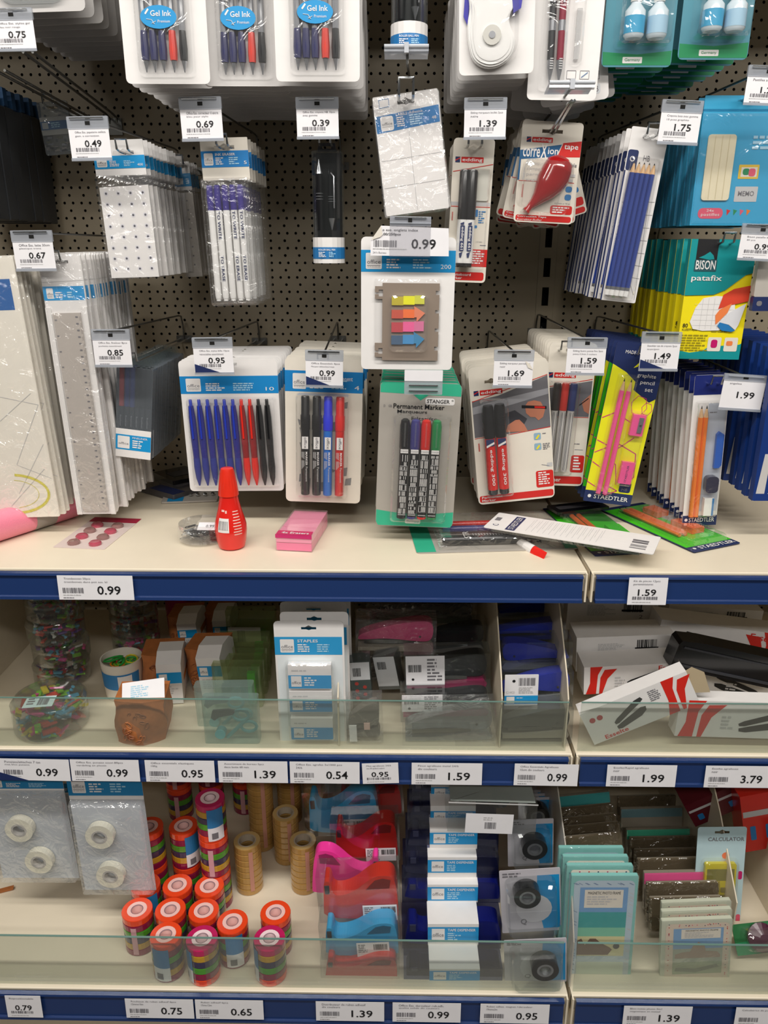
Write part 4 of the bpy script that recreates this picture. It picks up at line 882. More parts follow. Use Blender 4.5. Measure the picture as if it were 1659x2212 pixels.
p.text('80', .04, .12, .695, .73, BLACK, bold=.01); p.text('KLEEFPADS', .04, .27, .737, .757, BLACK); p.words(.04, .5, .79, .94, 7, mat('olive_small_print', '#9a8d12', .5)); p.words(.5, .95, .755, .775, 1, mat('olive_small_print', ''))
p.poly([(0, .925), (.2, .945), (.4, .93), (.5, .89), (.97, .87), (1, .86), (1, 1), (0, 1)], TEAL); p.rr(.47, .68, .81, .93, OFFW, y=-.0006, r=.002); p.rr(.73, .94, .81, .93, OFFW, y=-.0006, r=.002); p.rr(.52, .62, .83, .9, MAG, y=-.0009, r=.003); p.rr(.76, .86, .84, .88, mat('peach_print', ''), y=-.0009, r=.002)
p.part('side_print').add([(-p.w/2-.0002, 0, 0), (-p.w/2-.0002, .012, 0), (-p.w/2-.0002, .012, p.V(.93)), (-p.w/2-.0002, 0, p.V(.93))], [(0, 1, 2, 3)], TEAL)
p.done(); stack(p, 8, .030, 'yellow and teal putty box stacked behind the front one', jx=.001, jr=.4, skip=('printed_text',)); hook(p.m @ Vector((0, 0, p.hz)), d, _tags['b099'], 'hook of the yellow and teal putty boxes')
d = 1.14
p = Pack('grey_pad_pack', 'grey pack with navy foot cut by the right frame edge', 'pad pack', fr((1640, 560), (1740, 560), (1630, 672), d)); p.card(GREYC, .01, .002, v1=.72, name='pad'); p.card(NAVY, .01, .002, v0=.72, hole=False, name='navy_foot', y=-.0005); p.rr(.08, .2, .8, .9, GREYI, y=-.0008); p.done(); hook(p.topw(), d, None, 'hook of the grey pack at the right edge')

# ---- left edge: dark folder packs, translucent cards, set squares, rulers
d = 1.13
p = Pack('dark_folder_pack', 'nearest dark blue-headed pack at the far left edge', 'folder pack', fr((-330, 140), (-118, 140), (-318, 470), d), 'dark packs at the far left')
p.card(mat('shade_dark_pack', '#2b2d30', .5), .027, .002, name='folder_body', v0=.14, hole=False); p.card(mat('shaded_blue_header', '#0e3c62', .6), .012, .002, v0=.0, v1=.14, name='blue_header', hv=.04); p.done()  # the shade on these packs is put into their dark colours
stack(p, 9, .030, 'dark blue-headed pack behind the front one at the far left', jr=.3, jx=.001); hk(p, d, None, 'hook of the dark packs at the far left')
d = 1.13
p = Pack('translucent_card_pack', 'nearest greyish translucent blister card at the top left corner', 'blister card', fr((-70, -170), (160, -178), (-60, 31), d), 'translucent cards at the top left')
p.card(mat('dim_white_card', '#c9c6c4', .6), .001, .007); p.bubble(.15, .85, .2, .9, .01, CLRG, r=.02); p.done(); stack(p, 9, .03, 'translucent card behind the front one at the top left corner', jr=.6); hk(p, d, 'a075', 'long hook of the translucent cards at the top left')
for i, (a, b, lb) in enumerate(((P(0, 152, 1.12), P(204, 262, BOARD-.002), 'bare hook arm running back at the upper left, lower one'), (P(60, 112, 1.10), P(245, 250, BOARD-.002), 'bare hook arm running back at the upper left, upper one'))):
    t = thing('display_hook', lb, 'hook', at(b), 'steel display hooks'); q = a-b; m_ = M()
    for s_ in (-.006, .006): m_.tube([(s_, 0, -.02), (s_, -.006, -.003), (s_, -.02, 0), (q.x+s_, q.y, q.z)], .0019, STEEL)
    m_.done('prong', t, smooth=True); m_ = M(); m_.box(-.014, .014, -.004, 0, -.03, -.004, STEEL); m_.done('mounting_plate', t)
d = 1.12
p = Pack('set_square_pack', 'front clear pack of set squares and a yellow protractor at the left edge', 'set square pack', fr((-130, 558), (27, 552), (-93, 1122), d), 'set square packs')
p.card(mat('milky_white_card', '#efe9dd', .5), .003, .002, hu=.6); p.rect(.0, .9, .08, .19, mat('blue_header_c', '#1a60a8', .5), 'header_band')
GO = mat('yellow_protractor', '#d8cf52', .4)
for a, b in (((.3, .5), (.98, .545)), ((.98, .545), (.5, .78)), ((.5, .78), (.98, .84)), ((.3, .62), (.9, .5)), ((.45, .9), (.95, .7)), ((.3, .95), (.9, .8))): p.line(a, b, .0008, LGREY)
for k in range(12):
    a0, a1 = PI*(-.45+k*.075), PI*(-.45+(k+1)*.075); p.line((.35+.55*math.cos(a0), .90+.08*math.sin(a0)), (.35+.55*math.cos(a1), .90+.08*math.sin(a1)), .004, GO)
    p.line((.35+.40*math.cos(a0), .90+.058*math.sin(a0)), (.35+.40*math.cos(a1), .90+.058*math.sin(a1)), .0008, GO)
p.part('film_bag').bubble(p.U(0), p.U(1), p.V(1), p.V(0), .003, BAG, r=.003); p.done()
stack(p, 13, .0125, 'set square pack behind the front one at the left edge', jx=.002, jr=1.0, skip=('printed_band',)); hk(p, d, None, 'hook of the set square packs')
d = 1.14
p = Pack('ruler_pack', 'front white-framed clear ruler pack with blue header', 'ruler pack', fr((80, 548), (172, 546), (152, 1111), d), 'ruler packs')
p.card(WHITE, .003, .002, hv=.03, hw=.012); p.office(.115, .165, u1=.98, logo_u=.08, logo_w=.16, rows=3); p.line((0, .1), (1, .095), .0005, LGREY)
RUL = mat('grey_clear_ruler', '#bdb5ae', .3, coat=.5)
m_ = M(); m_.box(p.U(.17), p.U(.83), -.003, -.0003, p.V(.985), p.V(.21), RUL); r_ = m_.done('ruler', p.root)
m_ = M(); 
for k in range(31):
    z = p.V(.225+.0243*k); m_.dec(p.U(.70), p.U(.76), z-.0011, z+.0011, GREYI, -.0033)
    for j in range(3): m_.dec(p.U(.79), p.U(.83), z-.002*j-.0003, z-.002*j, GREYI, -.0033)
for k in range(13): z = p.V(.235+.058*k); m_.dec(p.U(.2), p.U(.25), z-.001, z+.001, GREYI, -.0033)
m_.done('ruler_scale', r_)
m_ = p.part('raised_rim'); m_.box(p.U(.0), p.U(.13), -.002, 0, p.V(1), p.V(.19), WHITE)
p.part('raised_rim_right').box(p.U(.88), p.U(1.0), -.002, 0, p.V(1), p.V(.19), WHITE)
p.part('film_bag').bubble(p.U(0), p.U(1.02), p.V(1), p.V(0), .0045, BAG, r=.002); p.done()
stack(p, 17, .0115, 'ruler pack behind the front one at the left', jx=.0022, jr=1.1, skip=('printed_text',)); hk(p, d, 'b067', 'hook of the ruler packs')
# ---- boxed fineliners
d = 1.17
p = Pack('fineliner_box', 'front clear case of fineliners with blue and white sleeve, red pen at left', 'fineliner box', fr((252, 776), (331, 786), (263, 986), d), 'clear fineliner cases')
FC = clear('fineliner_case_plastic', tint='#e4e8ec', base=.06, rough=.08, body=.38, bodycol='#80878e', edge=.4); p.part('clear_case').box(-p.w/2, p.w/2, 0, .0115, 0, p.h*.94, FC); p.part('hanging_flap').prism([(-p.w*.4, p.h*.94), (p.w*.4, p.h*.94), (p.w*.3, p.h*1.02), (-p.w*.3, p.h*1.02)], .004, .005, CASE)
for i, c in enumerate((PLRD, mat('dark_blue_cap', '#26388f', .3, coat=.4), mat('dark_blue_cap', ''), PLBK, PLBK, PLBK)):
    rod(p, 'fineliner', .12+.15*i, .06, .97, [(mat('charcoal_barrel', '#3a3b40', .35), [(.0038, 0), (.0038, .55)]), (c, [(.0042, .55), (.0042, .98), (.003, 1)], 'pen_cap')], -.0055)
    p.part('barrel_print').text('fineliner', p.U(.12+.15*i)-.0012, p.U(.12+.15*i)+.0012, p.V(.68), p.V(.56), LGREY, .0012, -90)
m_ = p.part('paper_sleeve'); m_.box(-p.w/2+.0002, p.w/2-.0002, -.0007, -.0001, 0, p.h*.3, WHITE)
p.rect(.005, .995, .76, .92, BLUE, 'header_band', -.0009); p.rr(.06, .4, .775, .905, WHITE, 'header_band', -.0011, r=.001); p.text('office', .09, .37, .84, .865, GREYI, y=-.0013); p.text('FINELINER', .48, .9, .775, .795, WHITE, y=-.0013); p.words(.48, .8, .81, .9, 4, WHITE, y=-.0013)
p.done(); stack(p, 13, .0128, 'clear fineliner case behind the front one', jx=.0003, jr=.1, skip=('printed_text', 'barrel_print', 'fineliner', 'paper_sleeve', 'header_band'))
hook(p.m @ Vector((0, 0, p.h)), d, _tags['b085'], 'hook above the clear fineliner cases')
# ---- ten ball pens
d = 1.17
p = Pack('ball_pen_pack', 'front card of ten click ball pens, six blue, two red, two black', 'pen pack', fr((384, 779), (598, 777), (411, 1061), d), 'ten ball pen packs')
p.card(WHITE, .0012, .006, hv=.03); p.office(.115, .245, num='10', logo_u=.06, logo_w=.15, mt=mat('header_blue_d', '#1387cc', .45))
PN = mat('deep_blue_barrel', '#1a1f86', .22, coat=.6); PR = mat('dark_red_barrel', '#8e1419', .22, coat=.6); PRB = mat('bright_red_barrel', '#e02a1e', .28, coat=.4)
for i in range(10):
    c, g, cl = (PN, mat('blue_grip', '#22308c', .4), mat('blue_clicker', '#2339b0', .3, coat=.4)) if i < 6 else (PR, PRB, PRB) if i < 8 else (PLBK, PLBK, PLBK)
    u = .10+.0865*i; w_ = .004
    rod(p, 'ball_pen', u, .28, .945, [(c, [(.0048, .32), (.0056, .55), (.0054, .8), (.004, .93)]), (g, [(.0012, 0), (.0042, .09), (.0056, .22), (.005, .33)], 'grip'), (cl, [(.0026, .93), (.0026, .99), (.0018, 1)], 'click_button'), (cl, 'clip', 'pocket_clip', .0044, .56, .93)], .0065, u2=u+.018)
p.bubble(.05, .97, .27, .96, .012, CLR, r=.004); p.done(); stack(p, 11, .0155, 'ten ball pen card behind the front one', jx=.001, jr=.5, skip=('printed_text', 'click_button', 'grip', 'pocket_clip')); hk(p, d, 'b095', 'hook of the ten ball pen cards')
# ---- four permanent markers
d = 1.16
p = Pack('marker_pack', 'front card of four thick markers, two black, one blue, one red', 'marker pack', fr((615, 771), (785, 777), (614, 1082), d), 'four marker packs')
p.card(OFFW, .0012, .007, hv=.03)
for k in range(20):
    u, v = random.uniform(.05, .9), random.uniform(.27, .95); s_ = random.uniform(.05, .11)
    if random.random() < .6: p.poly([(u, v), (u+s_, v-.01), (u+s_*.9, v+s_*.55), (u-.01, v+s_*.6)], mat('pale_aqua_print', '#cfe1e6', .5), y=-.00015)
    else: p.poly([(u, v), (u+s_, v+s_*.2), (u+.02, v+s_*.5)], mat('pale_aqua_print', ''), y=-.00015)
p.office(.085, .225, title='', num='4', logo_u=.1, logo_w=.17, mt=mat('header_blue_e', '#1480c6', .45)); p.text('Permanent', .62, .87, .115, .145, WHITE)
for i, (u, c, b) in enumerate(((.27, PLBK, PLBK), (.42, PLBK, PLBK), (.565, mat('strong_blue_cap', '#2432d8', .25, coat=.4), mat('azure_barrel', '#1470d0', .3, coat=.3)), (.72, PLRD, PLRD))):
    rod(p, 'marker', u, .245, .93, [(b, [(.0064, 0), (.0069, .006), (.0069, .67)]), (c, [(.0075, .67), (.0075, .81), (.0066, .82), (.0064, .99), (.0054, 1)], 'marker_cap')], .009, n=14)
    y = -.0168; x0 = p.U(u)
    m_ = M(); m_.dec(x0-.0062+.002, x0+.0052, p.V(.60), p.V(.515), WHITE, y); m_.text('office', x0-.001, x0+.0032, p.V(.595), p.V(.52), GREYI, y-.0002, -90, .01)
    m_.text('MARKER', x0+.0012, x0+.0042, p.V(.715), p.V(.62), WHITE, y, -90, .01); m_.text('Permanent', x0+.0012, x0+.0042, p.V(.83), p.V(.725), LGREY, y, -90)
    for k in range(4): z = p.V(.62+.0*k); m_.dec(x0-.0045+.0012*k, x0-.0040+.0012*k, p.V(.66+.004*k), p.V(.62), LGREY, y); m_.dec(x0-.0045+.0012*k, x0-.0040+.0012*k, p.V(.74-.006*k), p.V(.68), LGREY, y)
    m_.done('marker_label', p.root)
p.bubble(.14, .85, .23, .95, .019, CLR, r=.005); p.done(); stack(p, 9, .0235, 'four marker card behind the front one', jx=.0015, jr=.8, skip=('printed_text', 'marker_label', 'printed_band')); hk(p, d, 'b099c', 'hook of the four marker cards')
# ---- black permanent markers 300
d = 1.16
p = Pack('black_marker_pack', 'front card of two thick black markers with red labels', 'marker pack', fr((1010, 795), (1184, 775), (1024, 1092), d, yaw=0), 'black marker packs')
p.card(OFFW, .0012, .007, hv=.11, hu=.28, hw=.01)
p.poly([(0.02, .235), (.35, .215), (.98, .11), (.99, .475), (.45, .495), (.12, .495), (.02, .5)], mat('photo_grey', '#6c6b70', .5), 'workshop_photo', -.00015)
p.poly([(.02, .28), (.4, .24), (.98, .2), (.98, .24), (.4, .3), (.02, .33)], mat('photo_light_grey', '#9c9ca2', .5), 'workshop_photo', -.0003); p.poly([(.3, .36), (.55, .33), (.7, .40), (.62, .47), (.35, .48)], mat('photo_dark_grey', '#3c3c42', .5), 'workshop_photo', -.0003)
sk = mat('photo_skin', '#b9765c', .6)
p.poly([(.68, .31), (.72, .28), (.8, .275), (.88, .29), (.93, .35), (.9, .4), (.84, .42), (.8, .395), (.74, .39), (.69, .36)], sk, 'workshop_photo', -.0005); p.poly([(.42, .48), (.45, .43), (.55, .40), (.6, .4), (.66, .44), (.7, .49)], sk, 'workshop_photo', -.0005); p.poly([(.64, .30), (.95, .325), (.95, .345), (.64, .32)], BLACK, 'workshop_photo', -.0007); p.poly([(.8, .316), (.93, .327), (.93, .340), (.8, .33)], RED, 'workshop_photo', -.0008)
p.line((.02, .24), (.98, .105), .001, RED); p.line((.02, .505), (.15, .5), .0008, RED); p.line((.45, .5), (.985, .475), .001, RED)
edding_logo(p, .05, .41, .165, .20)
for v in (.51, .585): p.rr(.77, .86, v, v+.05, mat('icon_slate', '#8fb0c4', .5), r=.002); p.poly([(.79, v+.04), (.83, v+.012), (.845, v+.02), (.81, v+.045)], YEL, y=-.0006)
p.words(.88, .98, .59, .64, 4, GREYI); p.words(.88, .97, .515, .525, 1, GREYI); p.line((.85, .745), (.95, .76), .0005, NAVY); p.rr(.92, .99, .735, .765, LGREY, r=.001)
p.rr(.77, .995, .79, .915, RED); p.words(.80, .95, .8, .9, 6, WHITE, ragged=.4); p.rr(.02, .985, .935, .985, RED); p.text('Permanent', .05, .32, .94, .957, WHITE, bold=.01); p.text('Marker', .05, .23, .963, .98, WHITE, bold=.01); p.bars(.055, .075, .54, .6, RED)
for u in (.205, .352):
    rod(p, 'marker', u, .265, .915, [(PLBK, [(.0066, 0), (.0076, .01), (.0078, .65)]), (PLRD, [(.0079, .06), (.0079, .64)]), (PLBK, [(.0084, .65), (.0082, .97), (.007, 1)], 'marker_cap')], .0092, n=16, u2=u-.012)
    x0 = p.U(u-.006); y = -.0178
    m_ = M(); m_.dec(x0-.0062, x0+.006, p.V(.55), p.V(.50), NAVY, y); m_.poly([(x0-.006, p.V(.545)), (x0+.006, p.V(.52)), (x0+.006, p.V(.535)), (x0-.006, p.V(.56))], WHITE, y-.0002); m_.text('edding 300', x0-.0026, x0+.003, p.V(.84), p.V(.575), WHITE, y-.0002, -90, .012); m_.done('marker_label', p.root)
p.bubble(.1, .47, .225, .94, .019, CLR, r=.005); p.done(); stack(p, 9, .0205, 'black marker card behind the front one', jx=.0015, jr=.7, skip=('printed_text', 'marker_label', 'workshop_photo')); hk(p, d, 'c169', 'hook of the black marker cards')
# ---- striped fineliners
d = 1.20
p = Pack('striped_fineliner_pack', 'front card of three silver striped fineliners, black red and blue caps', 'fineliner pack', fr((1148, 738), (1292, 742), (1146, 1047), d), 'striped fineliner packs')
p.card(OFFW, .0012, .007, hv=.05, u0=.28, hu=.62, hw=.009)
edding_logo(p, .3, .72, .2, .235); p.line((.3, .3), (.98, .24), .001, RED); p.poly([(.3, .31), (.98, .25), (.98, .5), (.3, .5)], mat('photo_grey', ''), 'workshop_photo', -.0002); p.poly([(.85, .4), (.98, .34), (.98, .48), (.9, .46)], sk, 'workshop_photo', -.0004); p.line((.82, .42), (.95, .37), .0015, BLACK, 'workshop_photo', -.0006); p.line((.3, .505), (.98, .505), .0009, RED)
p.rr(.78, .985, .775, .9, RED); p.words(.82, .95, .785, .89, 5, WHITE); p.rr(.31, .98, .93, .985, RED); p.text('fineliner', .35, .65, .94, .97, WHITE, bold=.01); p.words(.8, .95, .69, .7, 1, GREYI); p.line((.82, .735), (.95, .735), .0005, NAVY)
for i, c in enumerate((mat('dark_brown_cap', '#2d2623', .3, coat=.3), mat('bright_red_cap', '#d23226', .3, coat=.3), mat('indigo_cap', '#27366f', .3, coat=.3))):
    u = .44+.125*i
    rod(p, 'fineliner', u, .265, .885, [(mat('silver_white_barrel', '#cfccc8', .3, coat=.4), [(.0048, 0), (.0055, .03), (.0055, .7)]), (c, [(.006, .7), (.006, .98), (.005, 1)], 'pen_cap')], .0075, n=12, u2=u-.03)
    for k in (-.003, -.0012, .0006, .0024): p.part('barrel_stripes').add([(p.U(u-.029)+k, -.0138, p.V(.87)), (p.U(u-.029)+k+.0007, -.0138, p.V(.87)), (p.U(u-.009)+k+.0007, -.0138, p.V(.46)), (p.U(u-.009)+k, -.0138, p.V(.46))], [(0, 1, 2, 3)], GREYI if k != .0006 else WHITE)
p.bubble(.3, .8, .25, .92, .015, CLR, r=.004); p.done(); stack(p, 10, .0205, 'striped fineliner card behind the front one', jx=.001, jr=.5, skip=('printed_text', 'workshop_photo', 'barrel_stripes')); hk(p, d, 'c159', 'hook of the striped fineliner cards')
# ---- neon pencil set
d = 1.17
def neon(fm, body, lbl, grp, plain=False, nm='neon_pencil_set', cat='pencil set'):
    p = Pack(nm, lbl, cat, fm, grp)
    p.card(NAVY, .0012, .002, hv=.06); p.poly([(0.005, .13), (.3, .17), (.52, .22), (.52, .27), (.88, .335), (1-.005, .31), (1-.005, .925), (.005, .925)], body, 'neon_panel')
    if not plain:
        p.text('MADE IN GERMANY', .2, .9, .04, .06, WHITE); p.poly([(.42, .14), (.55, .09), (.5, .13)], NYEL)
        p.text('graphite', .53, .9, .165, .195, WHITE); p.text('pencil', .62, .9, .205, .235, WHITE); p.text('set', .74, .9, .25, .27, WHITE)
        hx = lambda cx, cy, r: [(cx+r*math.cos(PI/3*k+.2), cy+r*.37*math.sin(PI/3*k+.2)) for k in range(6)]
        for cx, cy, r in ((.7, .36, .17), (.87, .375, .11)):
            h6 = hx(cx, cy, r)
            for k in range(6): p.line(h6[k], h6[(k+1) % 6], .0009, MAG if plain else mat('neon_line_pink', '#c93f78', .5))
        NL = mat('neon_line_pink', '')
        for a, b in (((.02, .46), (.25, .42)), ((.42, .44), (.62, .47)), ((.02, .60), (.28, .63)), ((.4, .6), (.86, .66)), ((.86, .66), (.93, .81)), ((.4, .66), (.75, .56)), ((.02, .68), (.25, .64)), ((.38, .73), (.5, .74)), ((.5, .74), (.6, .87)), ((.02, .74), (.2, .77)), ((.4, .88), (.65, .91)), ((.4, .95), (.65, .91)), ((.93, .81), (.78, .85)), ((.0, .87), (.2, .9))): p.line(a, b, .0016, NL)
        p.rr(.68, .92, .85, .915, NAVY, y=-.0006); p.text('2', .77, .82, .855, .87, WHITE); p.text('HB', .74, .86, .885, .905, WHITE)
    p.part('logo_disc').poly(circ(p.U(.11), p.V(.962), .0028, 14), WHITE, -.0004); p.text('STAEDTLER', .2, .92, .947, .975, WHITE, bold=.02)
    return p
p = neon(fr((1334, 738), (1443, 752), (1306, 1087), d), NYEL, 'front neon yellow card with pink pencils, sharpener and eraser', 'neon pencil sets')
for u in (.28, .42): rod(p, 'pencil', u, .205, .935, [(PLPK, [(.0038, 0), (.0038, .9)]), (WOOD, [(.0038, .9), (.0012, .975)]), (BLACK, [(.0012, .975), (.0003, 1)])], .005, n=6, u2=u-.02)
m_ = M(); m_.box(p.U(.6), p.U(.86), -.009, -.001, p.V(.54), p.V(.41), PLPK); s_ = m_.done('sharpener', p.root); m_ = M(); m_.prism([(p.U(.73), p.V(.425)), (p.U(.82), p.V(.425)), (p.U(.82), p.V(.52)), (p.U(.73), p.V(.52))], -.0105, -.009, SILV); m_.tube([(p.U(.775), -.0105, p.V(.473)), (p.U(.775), -.0112, p.V(.473))], .0018, STEEL, 8); m_.done('sharpener_blade', s_)
m_ = M(); m_.box(p.U(.6), p.U(.86), -.009, -.001, p.V(.85), p.V(.71), PLPK); e_ = m_.done('eraser', p.root); m_ = M(); m_.text('STAEDTLER', p.U(.71), p.U(.75), p.V(.84), p.V(.73), NAVY, -.0092, 90); m_.done('printed_text', e_)
p.bubble(.15, .55, .18, .94, .0105, CLR, r=.003); p.parts['side_blister'] = M(); p.parts['side_blister'].bubble(p.U(.56), p.U(.9), p.V(.87), p.V(.39), .012, CLR, r=.003); p.done()
root = p.root
for k in range(1, 11):      # lime and yellow cards alternate behind
    mt = Matrix.Translation((random.uniform(-.001, .001), .019*k, 0)) @ p.m; lime = k % 3 != 2
    c = copytree(root, mt, ('lime green' if lime else 'neon yellow')+' pencil set card behind the pink one, '+ORD[k]+' from the front', 'neon pencil sets', ('printed_text', 'eraser', 'sharpener', 'logo_disc'))
    if lime:
        for ch in c.children:
            if ch.name.startswith('neon_panel'):
                me = ch.data.copy(); me.materials[0] = GRN; ch.data = me
hk(p, d, 'c149', 'hook of the neon pencil sets')
# ---- orange pencils set
d = 1.16
p = Pack('orange_pencil_set', 'front card with two orange pencils, blue eraser tip and grey sharpener', 'pencil set', fr((1502, 811), (1580, 808), (1470, 1136), d), 'orange pencil sets')
p.card(WHITE, .0012, .003, hv=.06); p.rect(0, 1, 0, .125, mat('navy_header', '#16256f', .45), 'header_band'); p.rect(0, 1, .93, 1, NAVY, 'header_band'); p.part('header_band').poly(circ(p.U(.1), p.V(.96), .0025, 12), WHITE, -.0004); p.text('STAEDTLER', .18, .93, .945, .975, WHITE, bold=.02)
p.rect(.45, .95, .18, .9, mat('pale_blue_grey_print', '#c3cad6', .5)); p.words(.5, .8, .235, .245, 1, GREYI)
for u in (.2, .345): rod(p, 'pencil', u+.03, .19, .93, [(ORNG, [(.0038, 0), (.0038, .9)]), (WOOD, [(.0038, .9), (.0012, .975)]), (BLACK, [(.0012, .975), (.0003, 1)])], .005, n=6, u2=u)
m_ = M(); m_.prism([(p.U(a), p.V(b)) for a, b in ((.72, .38), (.8, .36), (.93, .38), (.93, .58), (.86, .6), (.72, .6))], -.007, -.001, mat('clear_blue_eraser', '#1c5fc4', .3)); m_.done('eraser_shield', p.root)
m_ = M(); m_.prism(rrect(p.U(.5), p.U(.86), p.V(.76), p.V(.65), .006), -.013, -.001, mat('violet_black_plastic', '#2b2a45', .15, coat=.7)); m_.done('sharpener', p.root)
m_ = M(); m_.box(p.U(.52), p.U(.8), -.01, -.001, p.V(.92), p.V(.8), PLW); e_ = m_.done('eraser', p.root); m_ = M(); m_.dec(p.U(.8)-.003, p.U(.8), p.V(.92), p.V(.8), MBLUE, -.0102); m_.done('eraser_sleeve', e_)
p.bubble(.08, .92, .16, .93, .0145, CLR, r=.003); p.done(); stack(p, 8, .022, 'orange pencil card behind the front one', jx=.001, jr=.4, skip=('printed_text', 'eraser', 'sharpener', 'eraser_shield')); hk(p, d, 'c199', 'hook of the orange pencil cards')
# ---- dark blue packs, right edge
d = 1.10
p = Pack('blue_card_pack', 'nearest dark blue card pack at the right frame edge', 'card pack', fr((1678, 752), (1800, 752), (1655, 1082), d), 'dark blue card packs at the right edge')
DB = mat('deep_royal_print', '#0f347c', .45)
p.card(DB, .0015, .002); 
for k in range(9): p.rr(.06+.0*k+.18*(k % 3), .18+.18*(k % 3), .30+.035*(k//3), .325+.035*(k//3), LGREY, r=.0006)
p.poly([(.04, .95), (.10, .68), (.22, .68), (.2, .95)], mat('dim_white_card', '')); p.text('BALLPOINT PEN', .26, .33, .68, .95, LGREY, rot=-90)
p.part('side_cover').box(-p.w/2-.0004, -p.w/2, 0, .014, 0, p.h, DB); p.done(); stack(p, 10, .026, 'dark blue card pack behind the front one at the right edge', jx=.0015, jr=.6, skip=()); hk(p, d, None, 'hook of the dark blue card packs')
# ================================================================ things lying on the top shelf
T = Z1
def shelf_pt(px, py, z=T): return S(px, py, z)
# glue bottle
c = S(495, 1193, T); y0 = c.y+.022
t = thing('glue_bottle', 'bright red glue bottle standing with a tall ribbed cone cap', 'glue bottle', at((c.x, y0, T+.0005), -8))
RG = mat('translucent_red_plastic', '#e2231a', .25, coat=.5)
m_ = M(); m_.lathe([(.0165, 0), (.0195, .002), (.022, .012), (.0238, .028), (.0235, .036), (.0205, .048), (.017, .06), (.0145, .072), (.0135, .080), (.0135, .0815)], RG, n=28); b = m_.done('bottle_body', t, smooth=True)
m_ = M(); n = 40; prof = [(.0148, .0815), (.0142, .086), (.0125, .100), (.0098, .118), (.0088, .1215), (.006, .1225)]; vs = []; fs = []
for j, (r, z) in enumerate(prof):
    for i in range(n): a = 2*PI*i/n; q = r*(1+(.035 if i % 2 else -.03)*(1 if 0 < j < 4 else 0)); vs.append((q*math.cos(a), q*math.sin(a), z))
for j in range(len(prof)-1):
    for i in range(n): fs.append((j*n+i, j*n+(i+1) % n, (j+1)*n+(i+1) % n, (j+1)*n+i))
fs.append(tuple((len(prof)-1)*n+i for i in range(n))); m_.add(vs, fs, ORED); m_.done('ribbed_cap', t, smooth=True)
def wrapped(m_, R, a0, a1, z0, z1, mt, seg=6, cz=None):
    vs = []; 
    for i in range(seg+1):
        a = math.radians(a0+(a1-a0)*i/seg)
        for z in (z0, z1): r = R(z)+.0003; vs.append((r*math.cos(a), r*math.sin(a), z))
    m_.add(vs, [(2*i, 2*i+2, 2*i+3, 2*i+1) for i in range(seg)], mt)
def Rb(z):
    pr = [(.022, .012), (.0238, .028), (.0235, .036), (.0205, .048), (.017, .06), (.0145, .072)]
    for (r0, z0), (r1, z1) in zip(pr, pr[1:]):
        if z0 <= z <= z1: return r0+(r1-r0)*(z-z0)/(z1-z0)
    return .022 if z < .012 else .0145
m_ = M()
for k in range(4): wrapped(m_, Rb, -120, -76, .030+.0052*k, .0352+.0052*k, WHITE)
for k in range(14): a = -117+2.7*k; wrapped(m_, lambda z: Rb(z)+.0003, a, a+random.uniform(.8, 1.7), .034, .047, GREYI, 1)
m_.done('barcode_label', t)
m_ = M()
for k in range(9): wrapped(m_, Rb, -62+random.uniform(0, 6), -28, .026+.0042*k, .0274+.0042*k, mat('pale_pink_print', '#f3c9c0', .5), 4)
wrapped(m_, Rb, -112, -96, .060, .063, mat('pale_pink_print', ''), 3); wrapped(m_, Rb, -92, -84, .058, .062, mat('pale_pink_print', ''), 3); m_.done('printed_lines', t)
# pink erasers box
fmx = fr((634, 1098), (718, 1100), (596, 1178), 1, flat=T+.024); a = S(596, 1190, T); b_ = S(676, 1190, T)
t = thing('eraser_box', 'small clear box of bright pink erasers, lying long side to the wall', 'eraser box', Matrix.Translation((a.x, a.y, T+.0005)) @ Matrix.Rotation(math.radians(-7), 4, 'Z'))
w = (b_-a).length; L = .115; H = .026
PKE = mat('eraser_pink', '#f26aa0', .45)
for i in range(3):
    m_ = M(); m_.box(.001, w-.001, .001+i*L/3, (i+1)*L/3-.001, .001, H*.5-.0005, PKE); m_.done('eraser', t)
    m_ = M(); m_.box(.001, w-.001, .001+i*L/3, (i+1)*L/3-.001, H*.5+.0005, H-.002, mat('eraser_light_pink', '#f58fb4', .45)); m_.done('eraser', t)
m_ = M(); m_.box(0, w, 0, L, 0, H, clear('clear_box_film', base=.07, rough=.06, body=.05, edge=.5)); m_.done('clear_box', t)
m_ = M(); m_.add([(0, -.0002, H*.78), (w, -.0002, H*.78), (w, -.0002, H+.0003), (0, -.0002, H+.0003)], [(0, 1, 2, 3)], MAG)
m_.add([(0.001, 0, H+.0004), (w-.001, 0, H+.0004), (w-.001, L*.14, H+.0004), (.001, L*.14, H+.0004)], [(0, 1, 2, 3)], mat('raspberry_print', '#c8275f', .45))
old = m_.T; m_.T = Matrix.Translation((0, 0, H+.0008)) @ Matrix.Rotation(-PI/2, 4, 'X'); m_.text('4x Erasers', w*.15, w*.9, .003, .011, WHITE, 0, bold=.01); m_.T = old; m_.done('printed_band', t)
